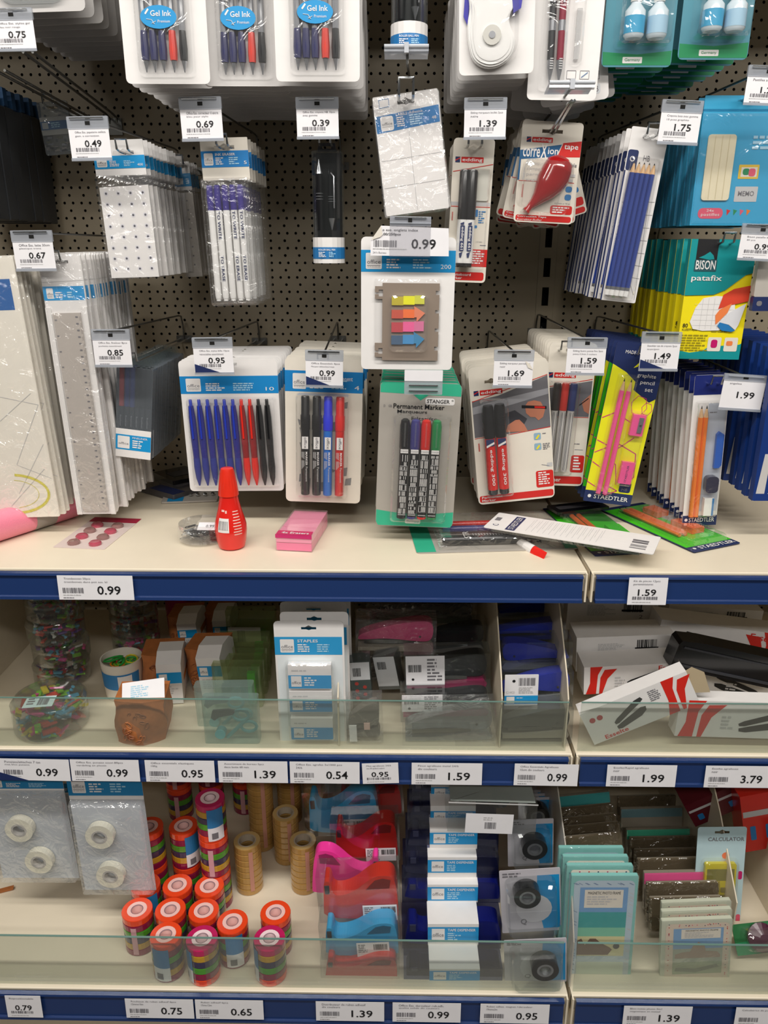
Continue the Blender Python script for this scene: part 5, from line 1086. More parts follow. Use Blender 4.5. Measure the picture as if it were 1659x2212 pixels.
# paper clip dish
c = S(432, 1183, T); t = thing('paperclip_tub', 'round clear tub full of dark paper clips beside the red glue bottle', 'clip tub', at((c.x-.004, c.y+.034, T+.0005)))
m_ = M(); m_.lathe([(.029, 0), (.035, .004), (.036, .022), (.034, .028)], clear('tub_plastic', base=.08, rough=.05, body=.05, edge=.6), n=28); m_.done('clear_tub', t, smooth=True)
def clip(m_, c, R, L, w_, mt):
    T_ = Matrix.Translation(c) @ R
    pts = [(-w_/2, -L/2), (-w_/2, L*.4), (0, L/2), (w_/2, L*.4), (w_/2, -L*.35), (0.1*w_, -L*.45), (-w_*.2, -L*.35), (-w_*.2, L*.25)]
    m_.tube([tuple(T_ @ Vector((x, z, 0))) for x, z in pts], .0007, mt, 4)
m_ = M()
for k in range(70):
    a = random.uniform(0, 2*PI); r = .031*math.sqrt(random.random()); clip(m_, Vector((r*math.cos(a)*.9, r*math.sin(a)*.9, random.uniform(.003, .019))), Matrix.Rotation(random.uniform(0, 6), 4, 'Z') @ Matrix.Rotation(random.uniform(-.6, .6), 4, 'X'), .018, .005, random.choice((STEEL, CHROME, PLBK, PLBK)))
m_.done('paper_clips', t, kind='stuff')
m_ = M(); m_.T = Matrix.Translation((.014, -.02, .0285)) @ Matrix.Rotation(-PI/2+.35, 4, 'X'); m_.prism([(-.014, -.009), (.014, -.009), (.014, .009), (-.014, .009)], 0, .0002, PAPER); m_.text('0.99', -.002, .01, -.003, .003, BLACK, -.0003); m_.done('paper_sticker', t)
# pink magnets card
p = Pack('magnet_card', 'card of eight clear pink magnets lying flat, dark red upper edge', 'magnet card', fr((205, 1117), (306, 1121), (139, 1183), 1, flat=T+.0008)); p.card(mat('pale_pink_card', '#d9c8c2', .4), .0006, .002, hole=False); p.rect(0, 1, 0, .16, mat('wine_print', '#a3173a', .45))
for i in range(4):
    for j in range(2):
        m_ = M(); m_.T = Matrix.Translation((p.U(.3+.42*j), 0, p.V(.3+.19*i))) @ Matrix.Rotation(PI/2, 4, 'X'); m_.lathe([(.0095, 0), (.0095, .003), (.007, .0055), (.0005, .006)], (mat('rose_gloss_magnet', '#b24a5c', .1, coat=.9), mat('smoky_rose_magnet', '#8f6a66', .1, coat=.9))[(i+j) % 2], n=16); m_.done('magnet', p.root, smooth=True)
p.done()
# pink roll at far left
a = S(-60, 1192, T); b_ = S(150, 1124, T); t = thing('pink_roll', 'pink glitter roll with a grey paper band lying at the left end of the shelf', 'roll', at((a.x, a.y+.018, T+.0235))); v = (Vector((b_.x, b_.y+.018, T+.0235))-Vector((a.x, a.y+.018, T+.0235)))
L = v.length; R = Vector((0, 0, 1)).rotation_difference(v.normalized()).to_matrix().to_4x4()
m_ = M(); m_.lathe([(.0232, 0), (.0232, L)], mat('pink_glitter', '#f088a0', .3, coat=.5, vary=.15, bscale=900), n=28, T=R); m_.done('roll', t, smooth=True)
m_ = M(); m_.lathe([(.0235, L*.52), (.0235, L*.74)], mat('grey_band', '#a7a09b', .5), n=28, T=R, cap=False); m_.done('paper_band', t, smooth=True)
# dark bags behind
def lying(name, lbl, cat, tl, tr, bl, z, mt, th=.004):
    p = Pack(name, lbl, cat, fr(tl, tr, bl, 1, flat=z+th)); p.card(mt, th, .003, hole=False, name='backing_card'); return p
p = lying('fallen_bag', 'dark blue-cornered clear pack lying at the back behind the rulers', 'fallen pack', (300, 1048), (372, 1028), (312, 1088), T+.001, mat('smoke_film', '#4a474a', .2, coat=.7), .012); p.rect(0, .35, .3, 1, NAVY); p.rr(.45, .9, .35, .7, mat('silver_foil', '#8d8a8c', .2, metal=.6)); p.done()
p = lying('fallen_clip_pack', 'white and blue headed pack with silver beads lying behind the ball pens', 'fallen pack', (364, 1050), (478, 1046), (360, 1084), T+.001, GREYC, .003); p.rect(.1, .38, 0, 1, BLUE, 'header_band')
for k in range(12): m_ = p.part('silver_beads'); m_.T = Matrix.Translation((p.U(.45+.045*k), -.004, p.V(.5+.25*math.sin(k*2)))) ; m_.lathe([(.001, -.0035), (.0035, -.001), (.0035, .001), (.001, .0035)], CHROME, n=8); m_.T = None
p.done()
p = lying('dark_cable_pack', 'black lump of packaging in the shade behind the ball pens', 'fallen pack', (330, 1020), (400, 1006), (345, 1046), T+.001, PLBK, .02); p.rr(.2, .8, .3, .7, mat('charcoal_barrel', ''), y=-.0004); p.done()
# fallen grey marker card
p = Pack('fallen_marker_pack', 'grey and green marker card lying flat with one large black marker', 'marker pack', fr((880, 1128), (1195, 1120), (866, 1196), 1, flat=T+.0015))
p.card(mat('warm_grey_card', ''), .0012, .006, hole=False); p.rect(0, .12, 0.02, .98, MINT, 'green_print'); p.poly([(.93, .6), (1, .6), (1, .98), (.92, .98)], MINT, 'green_corner'); p.text('STANGER', .15, .2, .3, .85, WHITE, rot=90)
for k, (v, c, u0, u1) in enumerate(((.80, PLBK, .17, .86), (.45, mat('dark_violet_cap', ''), .2, .7), (.30, PLRD, .22, .66))):
    m_ = M(); a = Vector((p.U(u0), -.0085-.0003*k, p.V(v))); L = p.w*(u1-u0); T_ = Matrix.Translation(a) @ Matrix.Rotation(PI/2, 4, 'Y'); m_.T = T_; m_.lathe([(.004, 0), (.0075 if k == 0 else .005, L*.03), (.0078 if k == 0 else .005, L*.72)], PLBK if k == 0 else c, n=14); o_ = m_.done('marker', p.root, smooth=True)
    m_ = M(); m_.T = T_; m_.lathe([(.0084 if k == 0 else .0055, L*.72), (.0084 if k == 0 else .0055, L*.95), (.005, L)], PLBK if k == 0 else c, n=14); m_.done('marker_cap', o_, smooth=True)
m_ = M()
for k in range(24): u = .36+.018*k; m_.dec(p.U(u), p.U(u)+.0012, p.V(.80)-.003, p.V(.80)+.005, LGREY, -.0166)
m_.done('printed_marks', p.root); p.text('STR', .30, .34, .7, .9, WHITE, y=-.0166, rot=90)
p.bubble(.14, .93, .08, .95, .019, CLR, r=.006); p.done()
# red glue tube
a = S(1118, 1176, T); b_ = S(1176, 1207, T); t = thing('glue_tube', 'tiny red and white crumpled glue tube at the shelf front', 'glue tube', at((a.x, a.y, T+.0062))); v = Vector((b_.x, b_.y, T+.002))-Vector((a.x, a.y, T+.0062)); L = v.length; R = Vector((0, 0, 1)).rotation_difference(v.normalized()).to_matrix().to_4x4()
m_ = M(); vs = []; fs = []; secs = [(0, .0045, .005), (.3, .0068, .0055), (.6, .0072, .0035), (.85, .0078, .0012), (1, .008, .0006)]
for tt, rx, ry in secs:
    for i in range(12): q = 2*PI*i/12; vs.append(tuple(R @ Vector((ry*math.cos(q), rx*math.sin(q), L*tt))))
for j in range(4):
    for i in range(12): fs.append((j*12+i, j*12+(i+1) % 12, (j+1)*12+(i+1) % 12, (j+1)*12+i))
fs += [tuple(range(12)), tuple(48+i for i in range(12))]; m_.add(vs, fs, RG); b0 = m_.done('tube_body', t, smooth=True)
m_ = M(); m_.lathe([(.004, -.009), (.0047, -.001), (.0047, 0)], PLW, n=12, T=R); m_.done('tube_cap', t, smooth=True)
m_ = M(); vs = []
for tt, rx, ry in ((.05, .0052, .0054), (.3, .0070, .0060), (.58, .0074, .0042)):
    for i in range(7): q = PI*i/6+PI*0; vs.append(tuple(R @ Vector((-ry*math.sin(q)*1.05, rx*math.cos(q)*1.02, L*tt))))
m_.add(vs, [(j*7+i, j*7+i+1, (j+1)*7+i+1, (j+1)*7+i) for j in range(2) for i in range(6)], WHITE); m_.done('white_label', t)
# fallen neon sets
def fallen_set(lbl, tl, tr, bl, z, body, parts):
    p = Pack('fallen_pencil_set', lbl, 'pencil set', fr(tl, tr, bl, 1, flat=z)); p.card(NAVY, .0012, .002, hole=False); p.rect(.01, .99, .05, .92, body, 'neon_panel'); p.part('logo_disc').poly(circ(p.U(.11), p.V(.955), .0028, 12), WHITE, -.0004); p.text('STAEDTLER', .2, .95, .935, .98, WHITE, bold=.02)
    OR = mat('neon_orange', '#f0702a', .35, coat=.3)
    for kind, u, v0, v1 in parts:
        if kind == 'p': rod(p, 'pencil', u, v0, v1, [(OR, [(.0038, 0), (.0038, .9)]), (WOOD, [(.0038, .9), (.0012, .975)]), (BLACK, [(.0012, .975), (.0003, 1)])], .005, n=6)
        else: m_ = M(); m_.box(p.U(u-.13), p.U(u+.13), -.010, -.001, p.V(v1), p.V(v0), OR if kind == 'e' else GRN); m_.done('eraser' if v1 > .7 else 'sharpener', p.root)
    p.bubble(.1, .9, .15, .93, .011, CLR, r=.003); p.done(); return p
fallen_set('lime green set with orange pencils lying under the white strip, left one', (1172, 1098), (1282, 1092), (1218, 1205), T+.0016, GRN, [('p', .3, .2, .9), ('p', .43, .2, .9), ('g', .75, .55, .75)])
fallen_set('lime green set with orange pencils and eraser fanned out at right', (1296, 1100), (1388, 1085), (1402, 1212), T+.0030, GRN, [('p', .25, .1, .75), ('p', .38, .1, .75), ('e', .72, .2, .36), ('e', .68, .52, .74)])
p = lying('grey_backed_pack', 'grey backed pack lying behind the orange sets with a black euro hole', 'fallen pack', (1385, 1098), (1452, 1086), (1405, 1143), T+.002, mat('grey_back', '#a9a5a0', .6), .003); p.poly([(.55, .55), (.8, .5), (.8, .62), (.55, .7)], BLACK); p.words(.1, .7, .1, .5, 5, GREYI); p.done()
p = lying('dark_tray_pack', 'dark clear tray lying behind the fallen white strip', 'fallen pack', (1180, 1092), (1290, 1080), (1200, 1108), T+.012, PLBK, .004); p.rr(.1, .9, .3, .7, mat('smoke_film', ''), y=-.0004); p.done()
# white back side strip
p = Pack('white_backed_pack', 'long white card lying face down on top, printed back with barcode', 'card pack', fr((1078, 1107), (1428, 1160), (1068, 1142), 1, flat=T+.0285), None)
p.card(WHITE, .0012, .003, hole=False); p.part('blister_tray').box(p.U(.04), p.U(.92), .0013, .008, p.V(.9), p.V(.1), CLRG)
p.part('hang_notch').dec(p.U(.02), p.U(.055), p.V(.5), p.V(.3), GREYI, -.0002); p.rect(.13, .19, .1, .95, NAVY); p.text('STAEDTLER', .142, .178, .15, .9, WHITE, rot=90); p.part('logo_disc').poly(circ(p.U(.055), p.V(.75), .0045, 14), NAVY, -.0003); p.part('logo_disc').poly(circ(p.U(.055), p.V(.75), .0035, 14), WHITE, -.0005)
m_ = p.part('printed_text')
for k in range(13): u = .25+.035*k; m_.dec(p.U(u), p.U(u)+.0006, p.V(.85), p.V(.1+.1*random.random()), LGREY); m_.dec(p.U(u+.012), p.U(u+.012)+.0006, p.V(.6), p.V(.1), LGREY)
m_ = p.part('printed_text'); 
for k in range(22): 
    if random.random() < .65: z = p.V(.85)+(p.V(.35)-p.V(.85))*k/22; m_.dec(p.U(.86), p.U(.95), z, z+(p.V(.35)-p.V(.85))/30, GREYI, -.0003)
p.done()
# ================================================================ middle shelf
T = Z2
NEON = [mat('neon_%s' % n, c, .4) for n, c in (('pink', '#e0529a'), ('lime', '#7fc43a'), ('sun', '#dccb35'), ('sky', '#5aa5c4'), ('red', '#d3473c'), ('violet', '#6c4a9c'), ('white', '#d8d8d4'), ('black', '#232326'))]
TUB = clear('round_tub_plastic', tint='#eef0ee', base=.08, rough=.06, body=.06, bodycol='#9aa09a', edge=.6)
def tub(c, R, H, lbl, grp, n=60, dark=False, sticker=False):
    t = thing('stationery_tub', lbl, 'tub', at(c), grp)
    m_ = M(); m_.lathe([(R*.9, 0), (R, .005), (R, H-.006), (R*.93, H)], TUB, n=32); m_.done('clear_tub', t, smooth=True)
    m_ = M(); m_.lathe([(R*1.02, H-.011), (R*1.02, H-.007)], TUB, n=32, cap=False); m_.done('lid_rim', t, smooth=True)
    m_ = M(); pal = NEON[3:] + NEON[:2] if dark else NEON[:5]
    for k in range(n):
        a = random.uniform(0, 2*PI); r = R*.86*math.sqrt(random.random()); q = Vector((r*math.cos(a), r*math.sin(a), random.uniform(.006, H*.78)))
        m_.T = Matrix.Translation(q) @ Matrix.Rotation(random.uniform(0, 6), 4, 'Z') @ Matrix.Rotation(random.uniform(-.7, .7), 4, 'X'); c_ = random.choice(pal)
        if k % 3: q9 = 1 if dark else 1.5; m_.box(-.007*q9, .007*q9, -.003*q9, .003*q9, -.0015, .0015, c_)
        else: m_.lathe([(.0035, -.004), (.0015, 0), (.003, .004)], c_, n=8)
    m_.T = None; m_.done('clips_and_pins', t, kind='stuff')
    if sticker:
        m_ = M(); m_.T = Matrix.Translation((-.005, -R*.35, H+.0004)) @ Matrix.Rotation(-PI/2, 4, 'X') @ Matrix.Rotation(-.15, 4, 'Y'); m_.prism([(-.022, -.015), (.022, -.015), (.022, .015), (-.022, .015)], -.0002, 0, mat('pale_cyan_sticker', '#c9e0e0', .5)); m_.bars(-.002, .014, -.01, .01, GREYI, -.0006); m_.words(-.018, -.005, -.01, .01, 3, GREYI, -.0006); m_.done('barcode_sticker', t)
    return t
c = S(105, 1612, T)
tub(Vector((c.x-.018, c.y+.058, T+.0005)), .056, .052, 'front round clear tub of neon clips with a barcode sticker on its lid', None, 110, sticker=True)
cb = S(150, 1512, T+.01)
for k in range(5): tub(Vector((cb.x-.045+.004*(k % 2), 1.185, T+.0005+.0415*k)), .047, .040, 'round clear tub of dark and neon pins, %s from the bottom of the near column' % ('lowest', 'second', 'third', 'fourth', 'topmost')[k], 'round tubs in the near column', 50, dark=True)
for k in range(4): tub(Vector((cb.x+.052, 1.29, T+.0005+.0415*k)), .043, .040, 'shaded round tub with yellowish contents, %s of the rear column' % ('lowest', 'second', 'third', 'topmost')[k], 'round tubs in the rear column', 36, dark=True)
# white cup of bands
def cup(c, R, H, body, lbl, label=True):
    t = thing('rubber_band_cup', lbl, 'cup', at(c)); m_ = M(); m_.lathe([(R*.88, 0), (R*.9, .003), (R, H), (R*.94, H), (R*.84, .004)], body, n=28, cap=False); m_.lathe([(R*.88, 0), (R*.86, .001)], body, n=28); m_.done('cup_wall', t, smooth=True)
    m_ = M()
    for k in range(26):
        a = random.uniform(0, 2*PI); r = R*.5*random.random(); q = Vector((r*math.cos(a), r*math.sin(a), H*random.uniform(.55, .98))); rr_ = random.uniform(.009, .016)
        T_ = Matrix.Translation(q) @ Matrix.Rotation(random.uniform(0, 6), 4, 'Z') @ Matrix.Rotation(random.uniform(-1, 1), 4, 'X'); m_.tube([tuple(T_ @ Vector((rr_*math.cos(2*PI*i/10), rr_*math.sin(2*PI*i/10)*.7, 0))) for i in range(10)], .0016, random.choice((NEON[1], NEON[2], NEON[4], mat('band_green', '#2aa044', .4), mat('band_orange', '#e88a1f', .4))), 5, closed=True)
    m_.done('coloured_bands', t, kind='stuff')
    if label:
        m_ = M(); wrapped(m_, lambda z: R*.9+(R*.1)*z/H, -165, -20, H*.34, H*.76, mat('cup_blue_print', '#2f80bd', .5), 16); wrapped(m_, lambda z: R*.9+(R*.1)*z/H+.0004, -85, -45, H*.38, H*.72, WHITE, 5); m_.done('blue_label', t)
    return t
c = S(256, 1521, T); cup(Vector((c.x, c.y+.035, T+.0005)), .034, .068, OFFW, 'white cup with blue label full of coloured rubber bands')
c = S(325, 1450, T); cup(Vector((c.x+.02, 1.37, T+.0005)), .034, .10, mat('magenta_cup', '#a81c50', .35), 'dark magenta cup standing in the shade behind the white cup', False)
# kraft rubber band bags
def band_bag(frame, depth, lbl, tag_=True, head=False, grp=None):
    p = Pack('rubber_band_bag', lbl, 'rubber band bag', frame, grp); w, h = p.w, p.h
    m_ = M(); nx, nz, ny = 7, 7, 4; vs = []; fs = []
    seed = random.random()*9
    def pt(i, j, s):
        u = i/nx*2-1; v = j/nz; bulge = (1-abs(u)**3)*(math.sin(PI*min(1, v*1.05+.06))**.5 if v < .97 else .4)
        return (u*w/2*(1-.06*math.sin(v*9+seed)), (-.004-depth*.35*bulge*(1+.2*math.sin(5*u+7*v+seed)) if s else depth), v*h)
    for s in (1, 0):
        for j in range(nz+1):
            for i in range(nx+1): vs.append(pt(i, j, s))
    N_ = (nx+1)*(nz+1)
    for j in range(nz):
        for i in range(nx): a = j*(nx+1)+i; fs.append((a, a+1, a+nx+2, a+nx+1)); fs.append((a+N_, a+nx+1+N_, a+nx+2+N_, a+1+N_))
    for j in range(nz): a = j*(nx+1); fs.append((a, a+nx+1, a+nx+1+N_, a+N_)); a += nx; fs.append((a, a+N_, a+nx+1+N_, a+nx+1))
    for i in range(nx): a = i; fs.append((a, a+N_, a+1+N_, a+1)); a = nz*(nx+1)+i; fs.append((a, a+1, a+1+N_, a+N_))
    m_.add(vs, fs, KRAFT); m_.done('band_bundle', p.root, smooth=True)
    m_ = M()
    for k in range(16):
        u = random.uniform(-.3, .3); v = random.uniform(.25, .85); q = pt(nx*(u+.5), nz*v, 1); r_ = random.uniform(.003, .007)
        T_ = Matrix.Translation(Vector(q)+Vector((0, -.0006, 0))) @ Matrix.Rotation(random.uniform(0, 3), 4, 'Y'); m_.tube([tuple(T_ @ Vector((r_*math.cos(2*PI*i/8), -.0004, r_*.5*math.sin(2*PI*i/8)))) for i in range(8)], .0008, random.choice((KRAFT, mat('dark_kraft', '#8a4d2a', .6))), 4, closed=True)
    m_.done('rubber_bands', p.root, kind='stuff')
    if tag_: m_ = M(); m_.T = Matrix.Translation((w*.05, depth*.2, h+.004)) @ Matrix.Rotation(-PI/2+.45, 4, 'X') @ Matrix.Rotation(-.15, 4, 'Y'); m_.prism(rrect(-w*.42, w*.42, -.016, .022, .001), 0, .0004, PAPER); m_.words(-w*.25, w*.2, -.008, .014, 6, LBLUE, -.0002); m_.done('paper_label', p.root)
    if head:
        m_ = M(); m_.box(-w*.1, w*.52, -depth*.55, depth*.9, h*.05, h*.92, WHITE); m_.prismx([(-depth*.55, h*.92), (depth*.9, h*.92), (depth*.6, h*1.05), (-depth*.1, h*1.07)], -w*.1, w*.52, WHITE); hb = m_.done('paper_wrapper', p.root)
        m_ = M(); y = -depth*.55-.0003; m_.dec(-w*.1, w*.52, h*.50, h*.74, BLUE, y); m_.dec(-w*.04, w*.16, h*.53, h*.71, WHITE, y-.0002); m_.text('office', -w*.03, w*.15, h*.58, h*.64, GREYI, y-.0004); m_.words(-w*.02, w*.45, h*.2, h*.44, 5, LGREY, y); m_.done('blue_band', hb)
    p.done(); return p
band_bag(fr((247, 1510), (356, 1508), (256, 1608), 1.012, yaw=6), .05, 'brown bag of rubber bands with white label on top behind the glass')
band_bag(fr((306, 1412), (392, 1408), (322, 1508), 1.13, yaw=8), .05, 'brown rubber band pack with white and blue wrapper, left of two', False, True, 'wrapped rubber band packs')
band_bag(fr((400, 1398), (482, 1396), (408, 1490), 1.15, yaw=-6), .05, 'brown rubber band pack with white and blue wrapper, right of two', False, True, 'wrapped rubber band packs')
band_bag(fr((362, 1330), (428, 1326), (366, 1400), 1.26), .05, 'shaded wrapped rubber band pack at the back, left', False, True, 'wrapped rubber band packs')
band_bag(fr((440, 1322), (500, 1320), (442, 1392), 1.30), .05, 'shaded wrapped rubber band pack at the back, right', False, True, 'wrapped rubber band packs')
# clear boxes with scissors
BOXC = clear('milky_clear_box', tint='#eef5f3', base=.06, rough=.1, body=.16, bodycol='#b9d0cc', edge=.4); BOXG = clear('greenish_clear_box', tint='#edf2dd', base=.05, rough=.1, body=.2, bodycol='#a9b583', edge=.35)
def setbox(frame, depth, lbl, grp, bm, items=0, sticker=False):
    p = Pack('desk_set_box', lbl, 'desk set box', frame, grp); w, h = p.w, p.h
    m_ = p.part('clear_box'); m_.prismz([(a, b+depth/2) for a, b in rrect(-w/2, w/2, -depth/2, depth/2, .004)], 0, h, bm)
    if items:
        AQ = mat('pale_teal_plastic', '#6fb6bd', .35, coat=.3)
        m_ = M(); y = depth*.35; m_.tube([(-w*.1, y, h*.08), (w*.1, y, h*.3), (w*.26, y, h*.5)], .003, AQ); 
        for cx, cz in ((w*.31, h*.34), (w*.18, h*.6)): m_.tube([(cx+.012*math.cos(2*PI*i/12), y, cz+.009*math.sin(2*PI*i/12)) for i in range(12)], .0026, AQ, 6, closed=True)
        m_.done('scissors', p.root, smooth=True)
        m_ = M(); m_.prism([(-w*.36, h*.56), (-w*.33, h*.7), (-w*.05, h*.73), (w*.08, h*.7), (w*.05, h*.64), (-w*.2, h*.58), (-w*.3, h*.5)], depth*.2, depth*.5, mat('charcoal_barrel', '')); m_.done('mini_stapler', p.root)
        m_ = M(); m_.lathe([(.008, 0), (.008, .012)], mat('pale_teal_plastic', ''), n=16, T=Matrix.Translation((-w*.2, depth*.5, h*.22)) @ Matrix.Rotation(PI/2, 4, 'X')); m_.done('tape_roll', p.root, smooth=True)
    else: p.part('green_set').box(w*.2, w*.36, depth*.3, depth*.7, h*.1, h*.8, GRN); p.part('grey_set').box(-w*.35, w*.05, depth*.4, depth*.8, h*.1, h*.5, TAUPE)
    if sticker: p.rect(.1, .62, .35, .8, PAPER, 'paper_sticker', -.0006); p.bars(.2, .36, .42, .7, GREYI, y=-.0009)
    p.done(); return p
setbox(fr((433, 1514), (554, 1514), (436, 1606), 1.0), .022, 'front milky box with teal scissors behind the glass', 'clear desk set boxes', BOXC, 1)
setbox(fr((416, 1486), (544, 1484), (420, 1582), 1.045), .022, 'second milky box with scissors, peeking above the front one', 'clear desk set boxes', BOXC, 1)
for k, (a, b, c_, d_) in enumerate(((455, 562, 1440, 1.10), (462, 572, 1425, 1.14), (468, 578, 1400, 1.18), (470, 580, 1375, 1.22))): setbox(fr((a, c_), (b, c_), (a+2, c_+95), d_), .022, 'greenish clear set box in the receding row, '+('nearest', 'second', 'third', 'fourth')[k], 'greenish set boxes', BOXG)
setbox(fr((488, 1352), (583, 1352), (490, 1440), 1.29), .03, 'green set box with a white barcode sticker at the back', 'greenish set boxes', BOXG, 0, False)
q = Pack('loose_sticker_box', 'olive clear box with white barcode sticker, top of the green set row', 'desk set box', fr((486, 1320), (592, 1320), (488, 1402), 1.262)); q.part('clear_box').box(-q.w/2, q.w/2, 0, .02, 0, q.h, BOXG); q.rect(.03, .70, .42, .92, PAPER, 'paper_sticker', -.0006); q.bars(.22, .38, .5, .82, GREYI, y=-.0009); q.done()
# staples packs
p = Pack('staples_pack', 'front white card of three staple boxes with blue labels', 'staples pack', fr((590, 1342), (742, 1342), (580, 1608), 1.01, pitch=0), 'staples packs')
w, h = p.w, p.h
p.card(WHITE, .0012, .006, hv=.055, hw=.011); p.office(.12, .26, title='STAPLES', num='', logo_u=.08, logo_w=.2, u1=.97, mt=mat('header_blue_f', '#2f9bd3', .45))
p.rr(.03, .97, .27, .985, mat('cool_white', '#e4eaec', .5), 'tray_print', -.00015)
for k, (a, b) in enumerate(((.31, .5), (.52, .69), (.74, .92))):
    m_ = M(); m_.box(p.U(.19), p.U(.81), -.012, -.001, p.V(b), p.V(a), WHITE); bx_ = m_.done('staple_box', p.root)
    m_ = M(); m_.dec(p.U(.19), p.U(.81), p.V(b-.005), p.V(a+(b-a)*.42), mat('header_blue_f', ''), -.0123); m_.dec(p.U(.23), p.U(.38), p.V(b-.02), p.V(a+(b-a)*.45), WHITE, -.0125); m_.text('office', p.U(.24), p.U(.37), p.V(a+(b-a)*.78), p.V(a+(b-a)*.66), GREYI, -.0127); m_.words(p.U(.42), p.U(.6), p.V(b-.02), p.V(a+(b-a)*.5), 4, WHITE, -.0125); m_.words(p.U(.24), p.U(.5), p.V(a+(b-a)*.3), p.V(a+(b-a)*.2), 1, LGREY, -.0123); m_.done('box_print', bx_)
p.bubble(.14, .86, .29, .94, .0145, CLR, r=.008); p.done()
for k, (dy, dz) in enumerate(((.03, .0), (.06, .002), (.085, .004), (.11, .002))): copytree(p.root, Matrix.Translation((.002*(-1)**k+.003, dy, dz)) @ p.m, 'white staples card behind the front one, '+ORD[k+1]+' in the row', 'staples packs', ('printed_text',))
# mini staplers
def clearbox(name, lbl, cat, frame, depth, grp=None, case=CASE): 
    p = Pack(name, lbl, cat, frame, grp); p.dep = depth; p.part('clear_case').box(-p.w/2, p.w/2, 0, depth, 0, p.h, case); return p
def stapler_shape(m_, x0, x1, z0, z1, y0, y1, mt, mt2=None, flip=False, opn=.0):
    """side view of a stapler: curved top arm over a flat base"""
    w = x1-x0; h = z1-z0; f = (lambda u: x1-u*w) if flip else (lambda u: x0+u*w)
    top = [(0, .45), (.05, .55), (.25, .72), (.55, .9), (.85, 1.0), (.97, .95), (1, .7), (.97, .35), (.8, .33), (.4, .42), (.08, .36), (0, .36)]
    m_.prism(chaikin([(f(a), z0+b*h) for a, b in top]), y0, y1, mt)
    base = [(0, 0), (.98, 0), (1, .1), (.95, .26), (.75, .22), (.3, .12), (0, .12)]; m_.prism([(f(a), z0+b*h) for a, b in base], y0, y1, mt2 or mt)
    m_.box(min(f(.08), f(.75)), max(f(.08), f(.75)), y0+.003, y1-.003, z0+h*.22, z0+h*.34, STEEL)
p = clearbox('mini_stapler_pack', 'clear bag of a grey spotted mini stapler standing behind the glass', 'mini stapler', fr((742, 1516), (824, 1514), (742, 1606), 1.0), .03, None, BAG)
m_ = M(); stapler_shape(m_, -p.w*.42, p.w*.42, p.h*.1, p.h*.9, .006, .024, mat('grey_spotted', '#77716a', .4)); s_ = m_.done('stapler', p.root); m_ = M(); m_.box(-p.w*.4, -p.w*.2, .002, .005, p.h*.02, p.h*.4, PAPER); m_.done('staple_box', p.root); m_ = M(); m_.box(0, p.w*.16, .002, .0045, p.h*.3, p.h*.45, mat('pale_pink_print', '')); m_.done('tiny_label', p.root); p.done()
for fm_, lb, cc in ((fr((754, 1432), (797, 1430), (756, 1510), 1.07), 'narrow mini stapler box with red dots on dark green, left', '#4f5b58'), (fr((805, 1420), (850, 1418), (806, 1490), 1.10, yaw=-14), 'narrow grey mini stapler box beside the dotted one', '#6e6f6c')):
    p = Pack('mini_stapler_box', lb, 'mini stapler', fm_, 'narrow mini stapler boxes'); p.part('carton').box(-p.w/2, p.w/2, 0, .03, 0, p.h, mat('print_'+cc[1:], cc, .45)); p.rect(.0, 1, .0, .48 if 'red' in lb else .9, PAPER, 'white_sticker', -.0003); p.bars(.15, .55, .15, .38, BLACK, y=-.0006)
    if 'red' in lb:
        for k in range(5): p.part('red_dots').poly(circ(p.U(.3+.4*(k % 2)), p.V(.6+.1*k-.02), .0032, 10), mat('coral_dot', '#c9493f', .5), -.0004)
    p.part('clear_case').box(-p.w*.53, p.w*.53, -.001, .032, 0, p.h*1.03, CASE); p.done()
def stapler_box(tl, tr, bl, d, lbl, grp, col_, col2=None, depth=.04, yaw=0, flip=False, sticker=None, z=(.08, .94), flatbase=None, kase=CASE):
    p = clearbox('boxed_stapler', lbl, 'stapler', fr(tl, tr, bl, d, yaw=yaw), depth, grp, kase)
    m_ = M(); stapler_shape(m_, -p.w*.47, p.w*.47, p.h*z[0], p.h*z[1], depth*.2, depth*.75, col_, col2, flip); s_ = m_.done('stapler', p.root); m_ = M(); m_.lathe([(.002, -.0005), (.002, .0005)], STEEL, n=10, T=Matrix.Translation((p.w*.3*(-1 if flip else 1), depth*.2, p.h*.5)) @ Matrix.Rotation(PI/2, 4, 'X')); m_.done('rivet', s_)
    if sticker:
        u0, u1, v0, v1 = sticker; p.rect(u0, u1, v0, v1, PAPER, 'white_sticker', -.0006); p.bars(u0+(u1-u0)*.06, u0+(u1-u0)*.42, v0+(v1-v0)*.3, v0+(v1-v0)*.55, BLACK, y=-.0009); p.words(u0+(u1-u0)*.55, u1-.02, v0+(v1-v0)*.1, v1-(v1-v0)*.1, 7, GREYI, y=-.0009); p.part('printed_text').poly(circ(p.U(u0+(u1-u0)*.18), p.V(v1-(v1-v0)*.2), .0022, 10), BLACK, -.0009)
    p.done(); return p
G = 'boxed black and pink staplers'
stapler_box((868, 1534), (1072, 1530), (870, 1614), 1.0, 'empty-looking clear stapler case at the front behind the glass', G, CLRG, CLRG, kase=CLR)
stapler_box((864, 1500), (1064, 1497), (868, 1560), 1.045, 'black stapler with magenta edge and white sticker, lower', G, PLBK, MAG, sticker=(.02, .46, .02, .62))
stapler_box((872, 1416), (1060, 1412), (874, 1500), 1.075, 'black stapler with large white multilingual sticker, middle of the pile', G, PLBK, MAG, sticker=(.02, .47, .02, .76))
stapler_box((768, 1338), (944, 1342), (766, 1416), 1.12, 'pink stapler in a shiny clear case on top of the black ones', G, mat('rose_stapler', '#c94377', .3, coat=.4), mat('beige_base', '#a39b8b', .35), kase=BAG)
